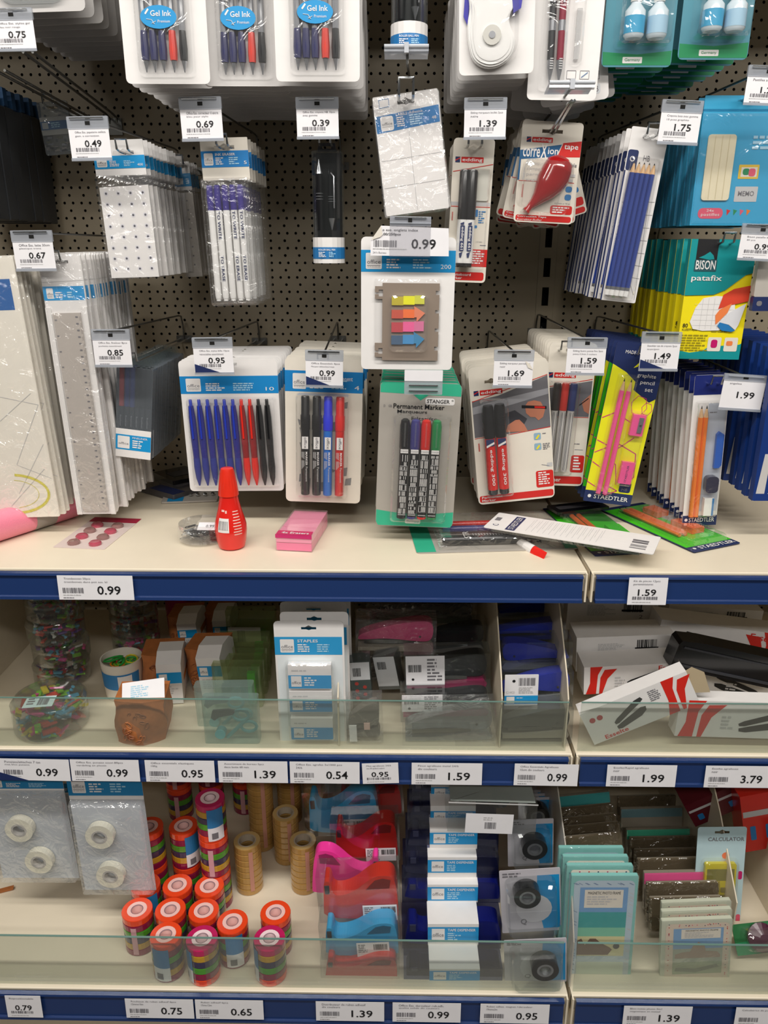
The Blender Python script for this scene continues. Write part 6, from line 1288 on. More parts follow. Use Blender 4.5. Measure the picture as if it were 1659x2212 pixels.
stapler_box((900, 1352), (1052, 1350), (902, 1420), 1.17, 'dark stapler with chrome front right of the pink one', G, PLBK, SILV)
stapler_box((790, 1306), (1030, 1304), (792, 1356), 1.28, 'dim stapler case at the back under the shelf', G, PLBK, mat('bottle_green', '#17443a', .4), kase=BAG)
stapler_box((780, 1418), (868, 1416), (782, 1480), 1.18, 'small dark stapler pack behind the narrow boxes', G, mat('charcoal_barrel', ''), SILV, kase=BAG)
G = 'blue boxed staplers'
GR = mat('light_grey_base', '#a9a9a2', .4); SB = mat('royal_blue_stapler', '#2434a8', .25, coat=.5)
stapler_box((1084, 1533), (1240, 1531), (1086, 1608), 1.0, 'dark grey stapler with beige magazine tip in a clear case behind the glass', G, mat('dim_grey_plastic', '#55554e', .4), mat('beige_base', ''), kase=CASE)
stapler_box((1084, 1456), (1240, 1452), (1086, 1530), 1.04, 'blue stapler with white and blue barcode card at its front', G, SB, GR)
q = Pack('barcode_card', 'white barcode card with a bright blue foot leaning on the blue staplers', 'card', fr((1091, 1458), (1164, 1457), (1088, 1524), 1.025)); q.card(PAPER, .0006, .001, hole=False, name='card'); q.rect(0, 1, .68, .95, BLUE); q.rr(.06, .3, .71, .92, WHITE, y=-.0004, r=.0008); q.words(.36, .6, .74, .78, 1, WHITE); q.bars(.42, .9, .1, .35, GREYI); q.words(.42, .88, .4, .62, 5, LGREY); q.text('C14425', .05, .3, .52, .6, LGREY); q.part('printed_text').poly(circ(q.U(.27), q.V(.2), .0024, 12), BLACK, -.0005); q.done()
stapler_box((1082, 1390), (1238, 1386), (1084, 1458), 1.08, 'royal blue stapler, arm raised, third from the front', G, SB, GR, flip=True)
stapler_box((1072, 1348), (1222, 1345), (1074, 1392), 1.13, 'royal blue stapler lying flat in its clear case', G, SB, SB)
stapler_box((1076, 1304), (1218, 1302), (1078, 1346), 1.20, 'shaded stapler at the top of the blue pile with a grey base', G, SB, GR)
# stapler cartons, right bay
def carton(name, lbl, tl, tr, bl, d, depth, yaw=0, roll=0, grp=None, face='plain', pitch=0, flip=False):
    p = Pack(name, lbl, 'stapler box', fr(tl, tr, bl, d, yaw=yaw, pitch=pitch), grp); w, h = p.w, p.h
    p.part('carton').box(-w/2, w/2, 0, depth, 0, h, mat('carton_white', '#e9e6e4', .5)); f = (lambda u: 1-u) if flip else (lambda u: u)
    def swoosh(u0, dv=0):
        p.poly([(f(u0), 0), (f(u0+.12), 0), (f(u0+.075), .3), (f(u0+.06), 1), (f(u0-.04), 1), (f(u0+.0), .6)], mat('signal_red_print', '#d8281c', .45), y=-.0003); p.poly([(f(u0+.14), .12), (f(u0+.26), .1), (f(u0+.17), .45), (f(u0+.12), 1), (f(u0+.09), 1), (f(u0+.1), .4)], mat('signal_red_print', ''), y=-.0003)
    def pic(u0, u1, v0, v1, c_=BLACK):
        q = lambda a, b: (f(u0+(u1-u0)*a), v0+(v1-v0)*b)
        p.poly([q(0, .62), q(.1, .5), q(.75, .05), q(.95, 0), q(1, .12), q(.9, .22), q(.12, .72), q(.02, .72)], c_, y=-.0004); p.poly([q(.02, .82), q(.2, .72), q(.85, .42), q(1, .45), q(.98, .62), q(.8, .78), q(.15, .98), q(.03, .95)], c_, y=-.0004)
    if face == 'back': p.words(.22, .55, .2, .55, 8, LGREY); p.bars(.62, .82, .12, .42, BLACK); p.rect(.6, .84, .34, .4, BLACK, 'printed_text', -.0006); p.text('2', .8, .84, .5, .62, GREYI); p.text('Esselte', .7, .97, .82, .95, mat('signal_red_print', ''), rot=180, bold=.01)
    if face == 'front': swoosh(.06); pic(.42, .8, .2, .85); p.words(.3, .4, .4, .8, 4, LGREY); p.text('Esselte', .72, .96, .06, .22, mat('signal_red_print', ''), bold=.01)
    if face == 'leaning': swoosh(.76); pic(.25, .56, .18, .85, mat('printed_charcoal', '#3a3b3a', .5)); p.words(.62, .76, .12, .45, 6, GREYI); p.text('Esselte', .12, .34, .84, .96, mat('signal_red_print', ''), bold=.01); p.part('printed_band').poly(circ(p.U(.08), p.V(.3), .0045, 14), mat('dim_red_dot', '#b83a3e', .5), -.0004); p.part('printed_band').poly(circ(p.U(.15), p.V(.3), .0045, 14), mat('dim_red_dot', ''), -.0004)
    p.done(); return p
carton('stapler_carton', 'white carton back with barcode at the rear left under the shelf', (1228, 1292), (1424, 1294), (1230, 1360), 1.22, .05, face='back', grp='stapler cartons')
carton('stapler_carton', 'white carton showing its printed back with upside-down red lettering', (1246, 1378), (1458, 1370), (1262, 1450), 1.13, .055, face='back', grp='stapler cartons')
carton('stapler_carton', 'white carton with red swoosh and dark stapler picture, middle layer', (1262, 1442), (1486, 1431), (1264, 1500), 1.075, .05, face='front', grp='stapler cartons')
p = carton('stapler_carton', 'white carton with a torn open flap leaning across the front', (1252, 1544), (1482, 1450), (1290, 1607), 1.0, .028, face='leaning', yaw=0, grp='stapler cartons')
m_ = M(); m_.prism([(p.w*.5, p.h*.99), (p.w*.5, p.h*.3), (p.w*.62, p.h*.15), (p.w*.64, p.h*.75), (p.w*.56, p.h*1.02)], .002, .0028, mat('carton_inside', '#bba98a', .7)); m_.done('torn_flap', p.root)
m_ = M(); m_.add([(p.w*.5, 0, p.h), (p.w*.5, .035, p.h), (p.w*.5, .035, 0), (p.w*.5, 0, 0)], [(0, 1, 2, 3)], mat('carton_inside', '')); m_.T = Matrix.Translation((.0004, 0, 0)); m_.done('open_end', p.root)
carton('stapler_carton', 'white carton with swoosh and stapler picture at the front right behind the glass', (1470, 1512), (1790, 1522), (1476, 1590), 1.0, .028, face='front', grp='stapler cartons')
carton('stapler_carton', 'slanting white carton with two small stapler pictures below the black stapler', (1500, 1440), (1760, 1478), (1506, 1500), 1.10, .05, face='front', grp='stapler cartons', flip=True)
carton('stapler_carton', 'white carton with dark handle picture high at the rear right', (1430, 1338), (1700, 1372), (1436, 1430), 1.16, .05, face='front', grp='stapler cartons', flip=True)
carton('stapler_carton', 'dim carton lying far back on the right under the shelf', (1446, 1308), (1650, 1320), (1448, 1352), 1.26, .05, face='back', grp='stapler cartons')
p = Pack('black_stapler', 'long black stapler lying across the cartons at right', 'stapler', fr((1472, 1380), (1712, 1432), (1478, 1448), 1.062)); m_ = M(); m_.prism([(-p.w/2, 0), (p.w/2, 0), (p.w/2, p.h), (-p.w*.3, p.h), (-p.w*.48, p.h*.93), (-p.w*.5, p.h*.8)], 0, .034, PLBK); b_ = m_.done('stapler_body', p.root); m_ = M(); m_.box(-p.w*.45, p.w*.5, -.002, .0, p.h*.12, p.h*.2, mat('charcoal_barrel', '')); m_.done('lower_ridge', p.root); m_ = M(); m_.box(-p.w*.45, p.w*.5, -.0015, .0, p.h*.72, p.h*.78, mat('charcoal_barrel', '')); m_.done('upper_ridge', p.root)
# ================================================================ lowest shelf
T = Z3
# tape bags
TAPE = mat('matte_ivory_tape', '#e9e6d4', .4, coat=.2)
def ring(m_, T_, r0, r1, dep, mt, n=26):
    m_.T = T_ @ Matrix.Rotation(PI/2, 4, 'X'); vs = []; fs = []
    for i in range(n):
        a = 2*PI*i/n
        for r, z in ((r0, 0), (r1, 0), (r1, dep), (r0, dep)): vs.append((r*math.cos(a), r*math.sin(a), z))
    for i in range(n):
        for k in range(4): a, b = i*4+k, i*4+(k+1) % 4; c_, d_ = ((i+1) % n)*4+(k+1) % 4, ((i+1) % n)*4+k; fs.append((a, b, c_, d_))
    m_.add(vs, fs, mt); m_.T = None
def tape_bag(frame, lbl, pos, hdr):
    p = Pack('tape_roll_bag', lbl, 'tape bag', frame, 'bagged tape rolls'); w, h = p.w, p.h
    p.card(mat('bag_backing', '#c6ccd3', .5), .0008, .001, v0=hdr, hole=False, name='bag_backing'); p.card(WHITE, .001, .001, v1=hdr, name='header_card', hole=False); p.office(hdr*.1, hdr*.86, logo_u=.06, logo_w=.18, mt=mat('header_blue_g', '#1281b8', .45))
    for u, v in pos:
        m_ = M(); ring(m_, Matrix.Translation((p.U(u), -.001, p.V(v))), .0125, .0225, .012, TAPE); r_ = m_.done('tape_roll', p.root, smooth=False); m_ = M(); ring(m_, Matrix.Translation((p.U(u), -.001, p.V(v))), .0095, .0126, .0122, mat('grey_core', '#b9b6b2', .5)); m_.done('tape_core', r_)
    p.part('film_bag').bubble(p.U(.0), p.U(1), p.V(1), p.V(hdr), .0145, BAG, r=.002); p.done(); return p
tape_bag(fr((-40, 1680), (134, 1680), (-34, 1896), 1.02), 'clear bag of two ivory tape rolls at the far left', [(.39, .46), (.56, .78)], .12)
tape_bag(fr((140, 1668), (303, 1668), (136, 1922), 1.0), 'clear bag of two ivory tape rolls with blue header, right one', [(.37, .49), (.43, .83)], .22)
tape_bag(fr((60, 1690), (232, 1690), (66, 1892), 1.06), 'bag of ivory tape rolls half hidden behind the two front bags', [(.6, .45), (.65, .75)], .12)
c = S(12, 1925, T); t = thing('wood_chip', 'small brown sliver lying at the left edge of the lowest shelf', 'debris', at((c.x, c.y, T+.0005), 20)); m_ = M(); m_.prism([(-.015, 0), (.012, .001), (.014, .005), (-.014, .004)], -.003, .004, KRAFT); m_.done('chip', t)
# rainbow tape packs
OT = mat('orange_red_tape', '#f04a22', .2, coat=.7); MT = mat('magenta_tape', '#c4205f', .2, coat=.7); GT = mat('green_tape', '#4e9a2c', .25, coat=.5); NT = mat('navy_tape', '#3b3452', .25, coat=.5); YT = mat('ochre_tape', '#c79a2b', .25, coat=.5); WT = mat('wine_tape', '#8c1640', .25, coat=.5)
CORE = mat('pink_white_core', '#f3c6c0', .5); CORH = mat('core_hole_mauve', '#8e6f78', .6)
def rainbow(name, lbl, topc, rev=False, label_a=None, lab='blue'):
    R, H = .0242, .072; t = thing(name, lbl, 'tape rolls', at((topc.x, topc.y, topc.z-H)), 'rainbow tape roll packs')
    cols = [WT, YT, NT, GT, WT, OT]
    if rev: cols = [OT, WT, GT, NT, YT, MT]
    for k in range(6):
        m_ = M(); z0 = .012*k+.0002; top = k == 5; prof = [(R*.98, z0), (R, z0+.001), (R, z0+.0105), (R*.98, z0+.0117)]
        m_.lathe(prof, cols[k], n=26, cap=False); 
        vs = []; n = 26
        for r in (R*.98, .0155):
            for i in range(n): a = 2*PI*i/n; vs.append((r*math.cos(a), r*math.sin(a), z0+.0117))
        if top: m_.add(vs, [(i, (i+1) % n, n+(i+1) % n, n+i) for i in range(n)], cols[k])
        o = m_.done('tape_roll', t, smooth=False)
        if top:
            m_ = M(); m_.lathe([(.0155, z0+.0118), (.0098, z0+.0116), (.0088, z0+.008), (.0088, 0)], CORE if not rev else mat('pale_rose_core', '#f6dcdf', .5), n=22, cap=False); m_.lathe([(.0097, z0+.0117), (.0085, z0+.0112)], CORH, n=22, cap=False); m_.done('tape_core', o, smooth=True)
    if label_a is not None:
        m_ = M(); wrapped(m_, lambda z: R+.0004, label_a-32, label_a+32, .030, .066, mat('label_blue', '#2b7fb8', .5), 7); wrapped(m_, lambda z: R+.0004, label_a-32, label_a+32, .004, .030, PAPER, 7); wrapped(m_, lambda z: R+.0007, label_a-18, label_a+6, .008, .02, GREYI, 3); m_.done('paper_label', t)
    else: m_ = M(); wrapped(m_, lambda z: R+.0004, -100, -80, .004, .058, mat('dotted_seal', '#d9a5ae', .5), 3); m_.done('seal_strip', t)
    return t
TZ = T+.0725
spots = [(296, 1964, False, None, 'rainbow tape pack with orange top, leftmost of the second row'), (368, 1964, False, None, 'orange topped tape pack, second in the second row'), (440, 1966, False, None, 'orange topped tape pack, third in the second row'),
         (314, 1909, False, -60, 'orange topped tape pack, left of the third row'), (383, 1911, False, None, 'orange topped tape pack, middle of the third row'), (452, 1913, False, None, 'orange topped tape pack, right of the third row'),
         (358, 2018, False, -100, 'front orange topped tape pack with blue and white label behind the glass'), (436, 2026, True, -150, 'front magenta topped tape pack left of the gap'), (502, 1990, False, -75, 'orange topped tape pack with blue label right of the group'), (595, 1970, False, None, 'lone orange topped tape pack at the back right'), (582, 2026, True, -160, 'lone magenta topped tape pack at the front right')]
for x, y, rv, la, lb in spots: rainbow('rainbow_tape_pack', lb, S(x, y, TZ), rv, la)
for x, y, rv, la, lb in [(321, 1785, False, None, 'orange topped tape pack stacked on another, left'), (396, 1783, False, -40, 'orange topped tape pack stacked on another, middle')]:
    q = S(x, y, TZ+.0725); rainbow('rainbow_tape_pack', lb, q, rv, la); rainbow('rainbow_tape_pack', lb.replace('stacked on another', 'underneath a stacked one'), Vector((q.x, q.y, TZ)), False, None)
q = S(463, 1708, TZ+.145)
q = S(460, 1800, TZ+.0725); rainbow('rainbow_tape_pack', 'wine and green tape pack in the middle of the right tower', q, False, None); rainbow('rainbow_tape_pack', 'orange tape pack at the foot of the right tower', Vector((q.x, q.y, TZ)), False, None); rainbow('rainbow_tape_pack', 'magenta topped tape pack crowning the right tower, label at front', Vector((q.x, q.y, TZ+.145)), True, -60)
q = S(330, 1700, TZ+.145); 
for k, (x, yy, lb) in enumerate(((322, .09, 'left'), (398, .07, 'middle'), (478, .08, 'right'))):
    for j in range(3): b_ = S(x, 1850, TZ); rainbow('rainbow_tape_pack', 'tape pack in the rear %s column, %s' % (lb, ('bottom', 'middle', 'top')[j]), Vector((b_.x, 1.27+.01*k, TZ+.0725*j)), j == 1 and k != 1, -95 if j == 2 and k == 0 else None)
# brown tape towers
def brown(lbl, foot, n):
    t = thing('brown_tape_tower', lbl, 'brown tape', at((foot.x, foot.y, T+.0005)), 'brown parcel tape towers')
    for k in range(n):
        m_ = M(); z = .0125*k; R = .0235; m_.lathe([(R*.97, z), (R, z+.0015), (R, z+.0108), (R*.97, z+.0122)], BRTAPE, n=24, cap=False); o = m_.done('tape_roll', t, smooth=False)
        if k == n-1:
            m_ = M(); m_.lathe([(R*.97, z+.0122), (.016, z+.0122), (.0155, z+.002)], mat('light_brown_tape', '#cfae72', .3, coat=.4), n=24, cap=False); m_.lathe([(.016, z+.0123), (.0135, z+.0123), (.0130, z)], mat('card_core', '#b7a893', .7), n=24, cap=False); m_.done('tape_core', o)
    m_ = M(); wrapped(m_, lambda z: .0241, -75, -58, .01, .0125*n-.006, mat('faded_red_seal', '#c98f7c', .5), 3); m_.done('seal_strip', t)
    return t
for x, y, dd, n, lb in ((535, 1937, 0, 8, 'front brown tape tower left of centre, tallest in view'), (550, 1905, .07, 16, 'tall brown tape tower right behind the front one'), (614, 1890, .02, 8, 'short brown tape tower with a pale top'), (655, 1936, 0, 8, 'short brown tape tower left of the pink dispenser'), (610, 1860, .09, 16, 'tall brown tape tower at the back, middle'), (672, 1866, .08, 15, 'brown tape tower at the back beside the cyan dispenser')):
    q = S(x, y, T); brown(lb, Vector((q.x, q.y+.024+dd, T)), n)
# tape dispensers
def dispenser(tl, tr, bl, d, col_, lbl, depth=.042, yaw=0, case=True, sticker=(.5, .92, .55, .95), flip=False, grp='coloured tape dispensers', pitch=0, low=False, z=True):
    p = Pack('tape_dispenser', lbl, 'tape dispenser', fr(tl, tr, bl, d, yaw=yaw, pitch=pitch), grp); w, h = p.w, p.h
    f = (lambda u: (.5-u)*w) if flip else (lambda u: (u-.5)*w)
    side = [(.02, .02), (.98, .02), (1, .1), (.99, .78), (.94, .95), (.84, .98), (.72, .96), (.6, .84), (.46, .66), (.3, .56), (.16, .58), (.15, .86), (.1, .9), (.06, .86), (.04, .4)]
    m_ = M(); m_.prism(chaikin([(f(a), b*h) for a, b in side]), depth*.12, depth*.85, col_); b0 = m_.done('dispenser_body', p.root)
    m_ = M(); m_.prism([(f(a), b*h) for a, b in ((.60, .68), (.9, .70), (.92, .88), (.82, .92), (.72, .88))], depth*.10, depth*.125, mat('recess_shade_'+col_.name, '#%02x%02x%02x' % tuple(int(255*.62*(min(1, x))**(1/2.2)) for x in col_.node_tree.nodes['Mix'].inputs['A'].default_value[:3]), .4)); m_.done('side_recess_shade', b0)  # recess shade painted: flat plate in a darkened copy of the body colour
    m_ = M(); m_.box(min(f(.07), f(.13)), max(f(.07), f(.13)), depth*.08, depth*.9, h*.62, h*.8, mat('charcoal_barrel', '')); m_.done('cutter', p.root)
    if case: p.part('clear_case').box(-w*.53, w*.53, 0, depth, 0, h*1.03, CASE)
    if sticker: u0, u1, v0, v1 = sticker; p.rect(u0, u1, v0, v1, PAPER, 'white_sticker', -.0006); p.bars(u0+(u1-u0)*.52, u1-.02, v0+(v1-v0)*.12, v0+(v1-v0)*.5, BLACK, y=-.0009); p.words(u0+.02, u0+(u1-u0)*.45, v0+(v1-v0)*.12, v0+(v1-v0)*.7, 5, GREYI, y=-.0009); p.part('printed_text').poly(circ(p.U(u0+(u1-u0)*.42), p.V(v1-(v1-v0)*.14), .0016, 8), BLACK, -.0009)
    p.done(); return p
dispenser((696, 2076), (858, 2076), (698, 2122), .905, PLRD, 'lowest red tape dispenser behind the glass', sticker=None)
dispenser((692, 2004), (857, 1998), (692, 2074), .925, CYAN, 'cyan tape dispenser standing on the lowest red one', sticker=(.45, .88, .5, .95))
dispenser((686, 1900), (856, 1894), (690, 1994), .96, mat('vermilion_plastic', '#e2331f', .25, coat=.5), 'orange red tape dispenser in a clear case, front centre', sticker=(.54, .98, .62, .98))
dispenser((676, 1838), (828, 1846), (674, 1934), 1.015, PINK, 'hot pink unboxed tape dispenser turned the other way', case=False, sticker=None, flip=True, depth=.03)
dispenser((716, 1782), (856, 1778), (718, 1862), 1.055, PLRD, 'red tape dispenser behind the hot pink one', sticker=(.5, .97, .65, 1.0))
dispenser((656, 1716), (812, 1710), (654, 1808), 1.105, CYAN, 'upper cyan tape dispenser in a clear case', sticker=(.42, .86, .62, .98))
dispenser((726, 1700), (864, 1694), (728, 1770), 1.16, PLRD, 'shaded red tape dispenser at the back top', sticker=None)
# blue dispensers with wrap bands
def wrapped_disp(y0, y1, d, lbl, dark, depth=.045, x0=868, x1=1082, st=(.2, .6)):
    s_ = 1+0*(d-.9); p = Pack('wrapped_tape_dispenser', lbl, 'tape dispenser', fr((x0, y0), (x1, y0), (x0+2, y1), d), 'navy dispensers with white wrap'); w, h = p.w, p.h
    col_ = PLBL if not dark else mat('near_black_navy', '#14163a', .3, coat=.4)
    side = [(.02, .02), (.98, .02), (1, .1), (.99, .78), (.94, .95), (.84, .98), (.72, .96), (.6, .84), (.46, .66), (.3, .56), (.16, .58), (.15, .86), (.1, .9), (.06, .86), (.04, .4)]
    m_ = M(); m_.prism(chaikin([((a-.5)*w, b*h) for a, b in side]), depth*.15, depth*.85, col_); m_.done('dispenser_body', p.root)
    m_ = M(); m_.box(-w*.42, -w*.36, depth*.1, depth*.88, h*.6, h*.85, GREYI); m_.done('cutter', p.root)
    p.part('clear_case').box(-w*.5, w*.5, 0, depth, 0, h, clear('navy_tinted_case', tint='#b4b9d2', base=.02, rough=.12, body=.14, bodycol='#171b45', edge=.16))
    b0 = M(); b0.box(-w*.24, w*.27, -.001, depth+.001, -.0002, h+.001, WHITE); bb = b0.done('paper_wrap', p.root)
    q0, q1 = st; q = lambda v: h*(q0+(q1-q0)*v); m_ = M(); m_.dec(-w*.24, w*.27, q(0), q(1), BLUE, -.0013); m_.dec(-w*.2, -w*.07, q(.1), q(.9), WHITE, -.0015); m_.text('office', -w*.19, -w*.08, q(.38), q(.62), GREYI, -.0017); m_.text('TAPE DISPENSER', -w*.04, w*.24, q(.72), q(.9), WHITE, -.0015, bold=.01); m_.words(-w*.04, w*.1, q(.08), q(.62), 4, LBLUE, -.0015)
    m_.done('blue_band', bb); p.done(); return p
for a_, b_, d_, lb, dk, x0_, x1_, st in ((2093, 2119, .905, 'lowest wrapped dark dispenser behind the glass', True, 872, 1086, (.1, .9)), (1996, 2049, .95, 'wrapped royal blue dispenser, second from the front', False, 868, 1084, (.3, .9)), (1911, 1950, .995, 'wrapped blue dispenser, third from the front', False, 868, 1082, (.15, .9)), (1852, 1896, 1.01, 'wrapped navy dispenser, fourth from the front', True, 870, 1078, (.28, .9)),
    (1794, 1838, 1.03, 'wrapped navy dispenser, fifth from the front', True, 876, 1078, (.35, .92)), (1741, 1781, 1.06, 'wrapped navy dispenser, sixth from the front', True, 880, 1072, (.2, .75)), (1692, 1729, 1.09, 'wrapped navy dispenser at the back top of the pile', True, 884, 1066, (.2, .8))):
    wrapped_disp(a_, b_, d_, lb, dk, x0=x0_, x1=x1_, st=st, depth=.043)
p = Pack('clear_display_box', 'clear box with grey lid and white barcode sticker lying on the blue dispensers', 'box', fr((970, 1732), (1162, 1738), (968, 1796), 0.985)); p.part('clear_case').box(-p.w/2, p.w/2, 0, .07, 0, p.h, CASE); p.part('grey_insert').box(-p.w*.48, p.w*.48, .004, .066, p.h*.985, p.h*1.0, mat('silver_grey_card', '#9aa19c', .5)); p.part('tape_inside').lathe([(.02, 0), (.02, .012)], PLBK, n=20, T=Matrix.Translation((p.w*.1, .05, p.h*.4))); p.part('box_rim').box(-p.w*.505, p.w*.505, -.001, .0, p.h*.97, p.h*1.0, LGREY)
p.rect(.2, .74, .34, 1.0, PAPER, 'white_sticker', -.0014); p.bars(.42, .55, .62, .84, GREYI, y=-.0018); p.words(.4, .58, .45, .58, 2, LGREY, y=-.0018); p.done()
# black tape cards
def tape_card(tl, tr, bl, d, lbl, ru, rv, pitch=0):
    p = Pack('black_tape_pack', lbl, 'tape pack', fr(tl, tr, bl, d, pitch=pitch), 'black magnetic tape packs'); p.card(mat('pale_lilac_card', '#c9c5cc', .5), .001, .002, hole=False)
    p.poly([(.62, .1), (.98, .1), (.98, .95), (.7, .95), (.6, .5)], BLUE); p.part('printed_band').poly(circ(p.U(.55), p.V(.62), p.w*.3, 18), mat('light_lilac', '#dcd9de', .5), -.0004); p.text('Q', .32, .42, .78, .88, GREYI); p.words(.05, .4, .04, .12, 2, GREYI)
    m_ = M(); ring(m_, Matrix.Translation((p.U(ru), -.003, p.V(rv))), .0125, .0205, .018, PLBK); r_ = m_.done('tape_roll', p.root); m_ = M(); ring(m_, Matrix.Translation((p.U(ru), -.002, p.V(rv))), .009, .0126, .0188, SILV); m_.done('tape_core', r_)
    p.bubble(.08, .92, .1, .95, .024, CASE, r=.012); p.done(); return p
tape_card((1088, 2032), (1224, 2026), (1090, 2126), .905, 'lowest black tape card behind the glass', .62, .45)
tape_card((1078, 1882), (1210, 1874), (1084, 2016), .955, 'black tape roll card in a domed blister, middle', .42, .28)
tape_card((1096, 1772), (1196, 1768), (1098, 1872), 1.04, 'black tape roll card under the clear box, upper', .55, .45)
for k in range(4): tape_card((1120, 1724-8*k), (1195-4*k, 1722-8*k), (1122, 1772-8*k), 1.12+.035*k, 'shaded black tape card at the back, %s' % ('first', 'second', 'third', 'last')[k], .5, .5)
# magnetic notepads
AQ = mat('aqua_print', '#86c6c0', .45)
def notepad(frame, lbl, kind, grp):
    p = Pack('magnetic_notepad', lbl, 'notepad', frame, grp); body = AQ if kind == 'beach' else mat('sage_pink_card', '#c9cdb9', .5)
    p.card(body, .007, .002, hole=False, name='notepad_body')
    if kind == 'beach':
        p.rr(.045, .955, .04, .965, mat('ice_blue_glitter', '#b9cbd8', .3), y=-.0003, r=.008)
        for k in range(60):
            side = k % 4; u, v = (random.uniform(.06, .94), .07) if side == 0 else (random.uniform(.06, .94), .93) if side == 1 else (.085, random.uniform(.06, .94)) if side == 2 else (.915, random.uniform(.06, .94)); p.line((u-.03, v-.008), (u+.03, v+.008), .0009, LGREY if k % 2 else mat('slate_blue_print', ''), y=-.0004)
        p.poly([(.14, .1), (.86, .1), (.86, .32), (.14, .32)], mat('sky_photo', '#6f9fce', .5), 'beach_photo', -.0005); p.rect(.14, .86, .32, .46, mat('sea_teal', '#2f9f9f', .5), 'beach_photo', -.0005); p.rect(.14, .86, .46, .54, mat('sea_light', '#7cc4a8', .5), 'beach_photo', -.0005); p.rect(.14, .86, .54, .72, mat('sand_photo', '#d9d2a0', .5), 'beach_photo', -.0005)
        p.poly([(.14, .58), (.2, .56), (.26, .62), (.33, .56), (.42, .56), (.5, .6), (.64, .64), (.68, .66), (.62, .71), (.14, .71)], mat('driftwood', '#6d4631', .6), 'beach_photo', -.0007); p.rect(.21, .79, .12, .28, OFFW, 'caption_panel', -.0007); p.text('MAGNETIC PHOTO FRAME', .26, .75, .135, .16, y=-.001, mt=BLACK); p.words(.25, .75, .175, .26, 4, LGREY, y=-.001)
        p.part('round_badge').poly(circ(p.U(.74), p.V(.63), .005, 14), BLACK, -.0009); p.rr(.15, .87, .775, .9, mat('mint_cream', '#cfdccb', .5), y=-.0006)
    else:
        p.rr(.06, .97, .05, .98, mat('cream_pink_card', '#dccbb9', .5), y=-.0003, r=.008)
        for k in range(70):
            side = k % 4; u, v = (.1+.8*random.random(), .075) if side == 0 else (.1+.8*random.random(), .95) if side == 1 else (.105, .06+.88*random.random()) if side == 2 else (.93, .06+.88*random.random()); p.part('dotted_border').poly(circ(p.U(u), p.V(v+.01*(k % 3-1)), .0009, 6), random.choice((RED, NAVY, mat('rose_print', ''))), -.0005)
        p.rect(.17, .88, .12, .42, mat('sky_photo_2', '#7ba6cf', .5), 'palace_photo', -.0005); p.rect(.17, .88, .42, .62, mat('haze_photo', '#a9b0a0', .5), 'palace_photo', -.0005); p.rect(.17, .88, .62, .80, mat('meadow_photo', '#93a384', .5), 'palace_photo', -.0005)
        p.poly([(.2, .50), (.3, .47), (.42, .46), (.45, .38), (.5, .35), (.53, .32), (.57, .35), (.62, .38), (.64, .46), (.8, .47), (.85, .52), (.85, .56), (.2, .56)], mat('stone_photo', '#a78f7e', .6), 'palace_photo', -.0007); p.poly([(.22, .7), (.5, .72), (.8, .66), (.84, .7), (.5, .78), (.2, .75)], mat('dark_meadow', '#5f6f5d', .6), 'palace_photo', -.0007)
        p.rect(.28, .84, .13, .27, OFFW, 'caption_panel', -.0007); p.text('MAGNETIC PHOTO FRAME', .34, .8, .14, .16, y=-.001); p.words(.33, .78, .175, .26, 4, LGREY, y=-.001)
    p.part('film_wrap').bubble(p.U(-.01), p.U(1.01), p.V(1.0), p.V(-.01), .0015, CLR, r=.002); p.done(); return p
p = notepad(fr((1235, 1892), (1380, 1892), (1239, 2128), .925, pitch=-4), 'front turquoise glitter notepad with a beach photo', 'beach', 'turquoise notepads')
for k in range(3):
    c_ = copytree(p.root, Matrix.Translation((-.004-.003*k, .016+.016*k, .004+.002*k)) @ p.m, 'turquoise notepad peeking out above the beach one, '+ORD[k+1]+' from the front', 'turquoise notepads', ('caption_panel', 'beach_photo', 'round_badge', 'printed_text'))
    if k < 2:
        m_ = M(); m_.poly(rrect(-p.w*.44, p.w*.44, p.h*.80, p.h*.975, .004), OFFW, -.0028)
        for q_ in range(12): m_.poly(circ(-p.w*.38+p.w*.07*q_, p.h*(.945+.012*(q_ % 2)), .0012, 7), (RED, MAG, NAVY)[q_ % 3], -.003)
        m_.done('dotted_border', c_)
DG = clear('brown_tinted_film', tint='#d5cdbf', base=.10, rough=.1, bump=.8, body=.12, bodycol='#7d7566', edge=.6)  # film with a brownish tint of its own
def filmpad(tl, tr, bl, d, lbl, edge=None, grp='film wrapped notepads'):
    bl = (bl[0], min(bl[1], 1103+1680*math.tan(math.atan(1.072/d)-math.radians(19))))
    p = Pack('wrapped_notepad', lbl, 'notepad', fr(tl, tr, bl, d, pitch=-10), grp); p.card(mat('umber_back', '#8f8676', .5), .008, .002, hole=False, name='notepad_body')
    if edge is not None: p.rect(0, 1, 0, .3, edge, 'coloured_top', -.0003)
    p.part('film_wrap').bubble(p.U(-.02), p.U(1.02), p.V(1.0), p.V(-.05), .003, DG if edge is None else CLR, r=.002); p.done(); return p
for k, (x0, x1, y, d_) in enumerate(((1214, 1342, 1812, 1.03), (1208, 1338, 1790, 1.065), (1206, 1330, 1772, 1.10), (1204, 1322, 1750, 1.15), (1202, 1316, 1722, 1.21))): filmpad((x0, y), (x1, y-12), (x0+4, y+85), d_, 'brownish film wrapped notepad in the left row, %s' % ('nearest', 'second', 'third', 'fourth', 'rearmost')[k], None if k != 4 else mat('sea_teal', ''))
p = notepad(fr((1430, 1990), (1583, 1984), (1410, 2134), .92, pitch=-4), 'front cream dotted notepad with a domed palace photo', 'palace', 'cream notepads')
p2 = p
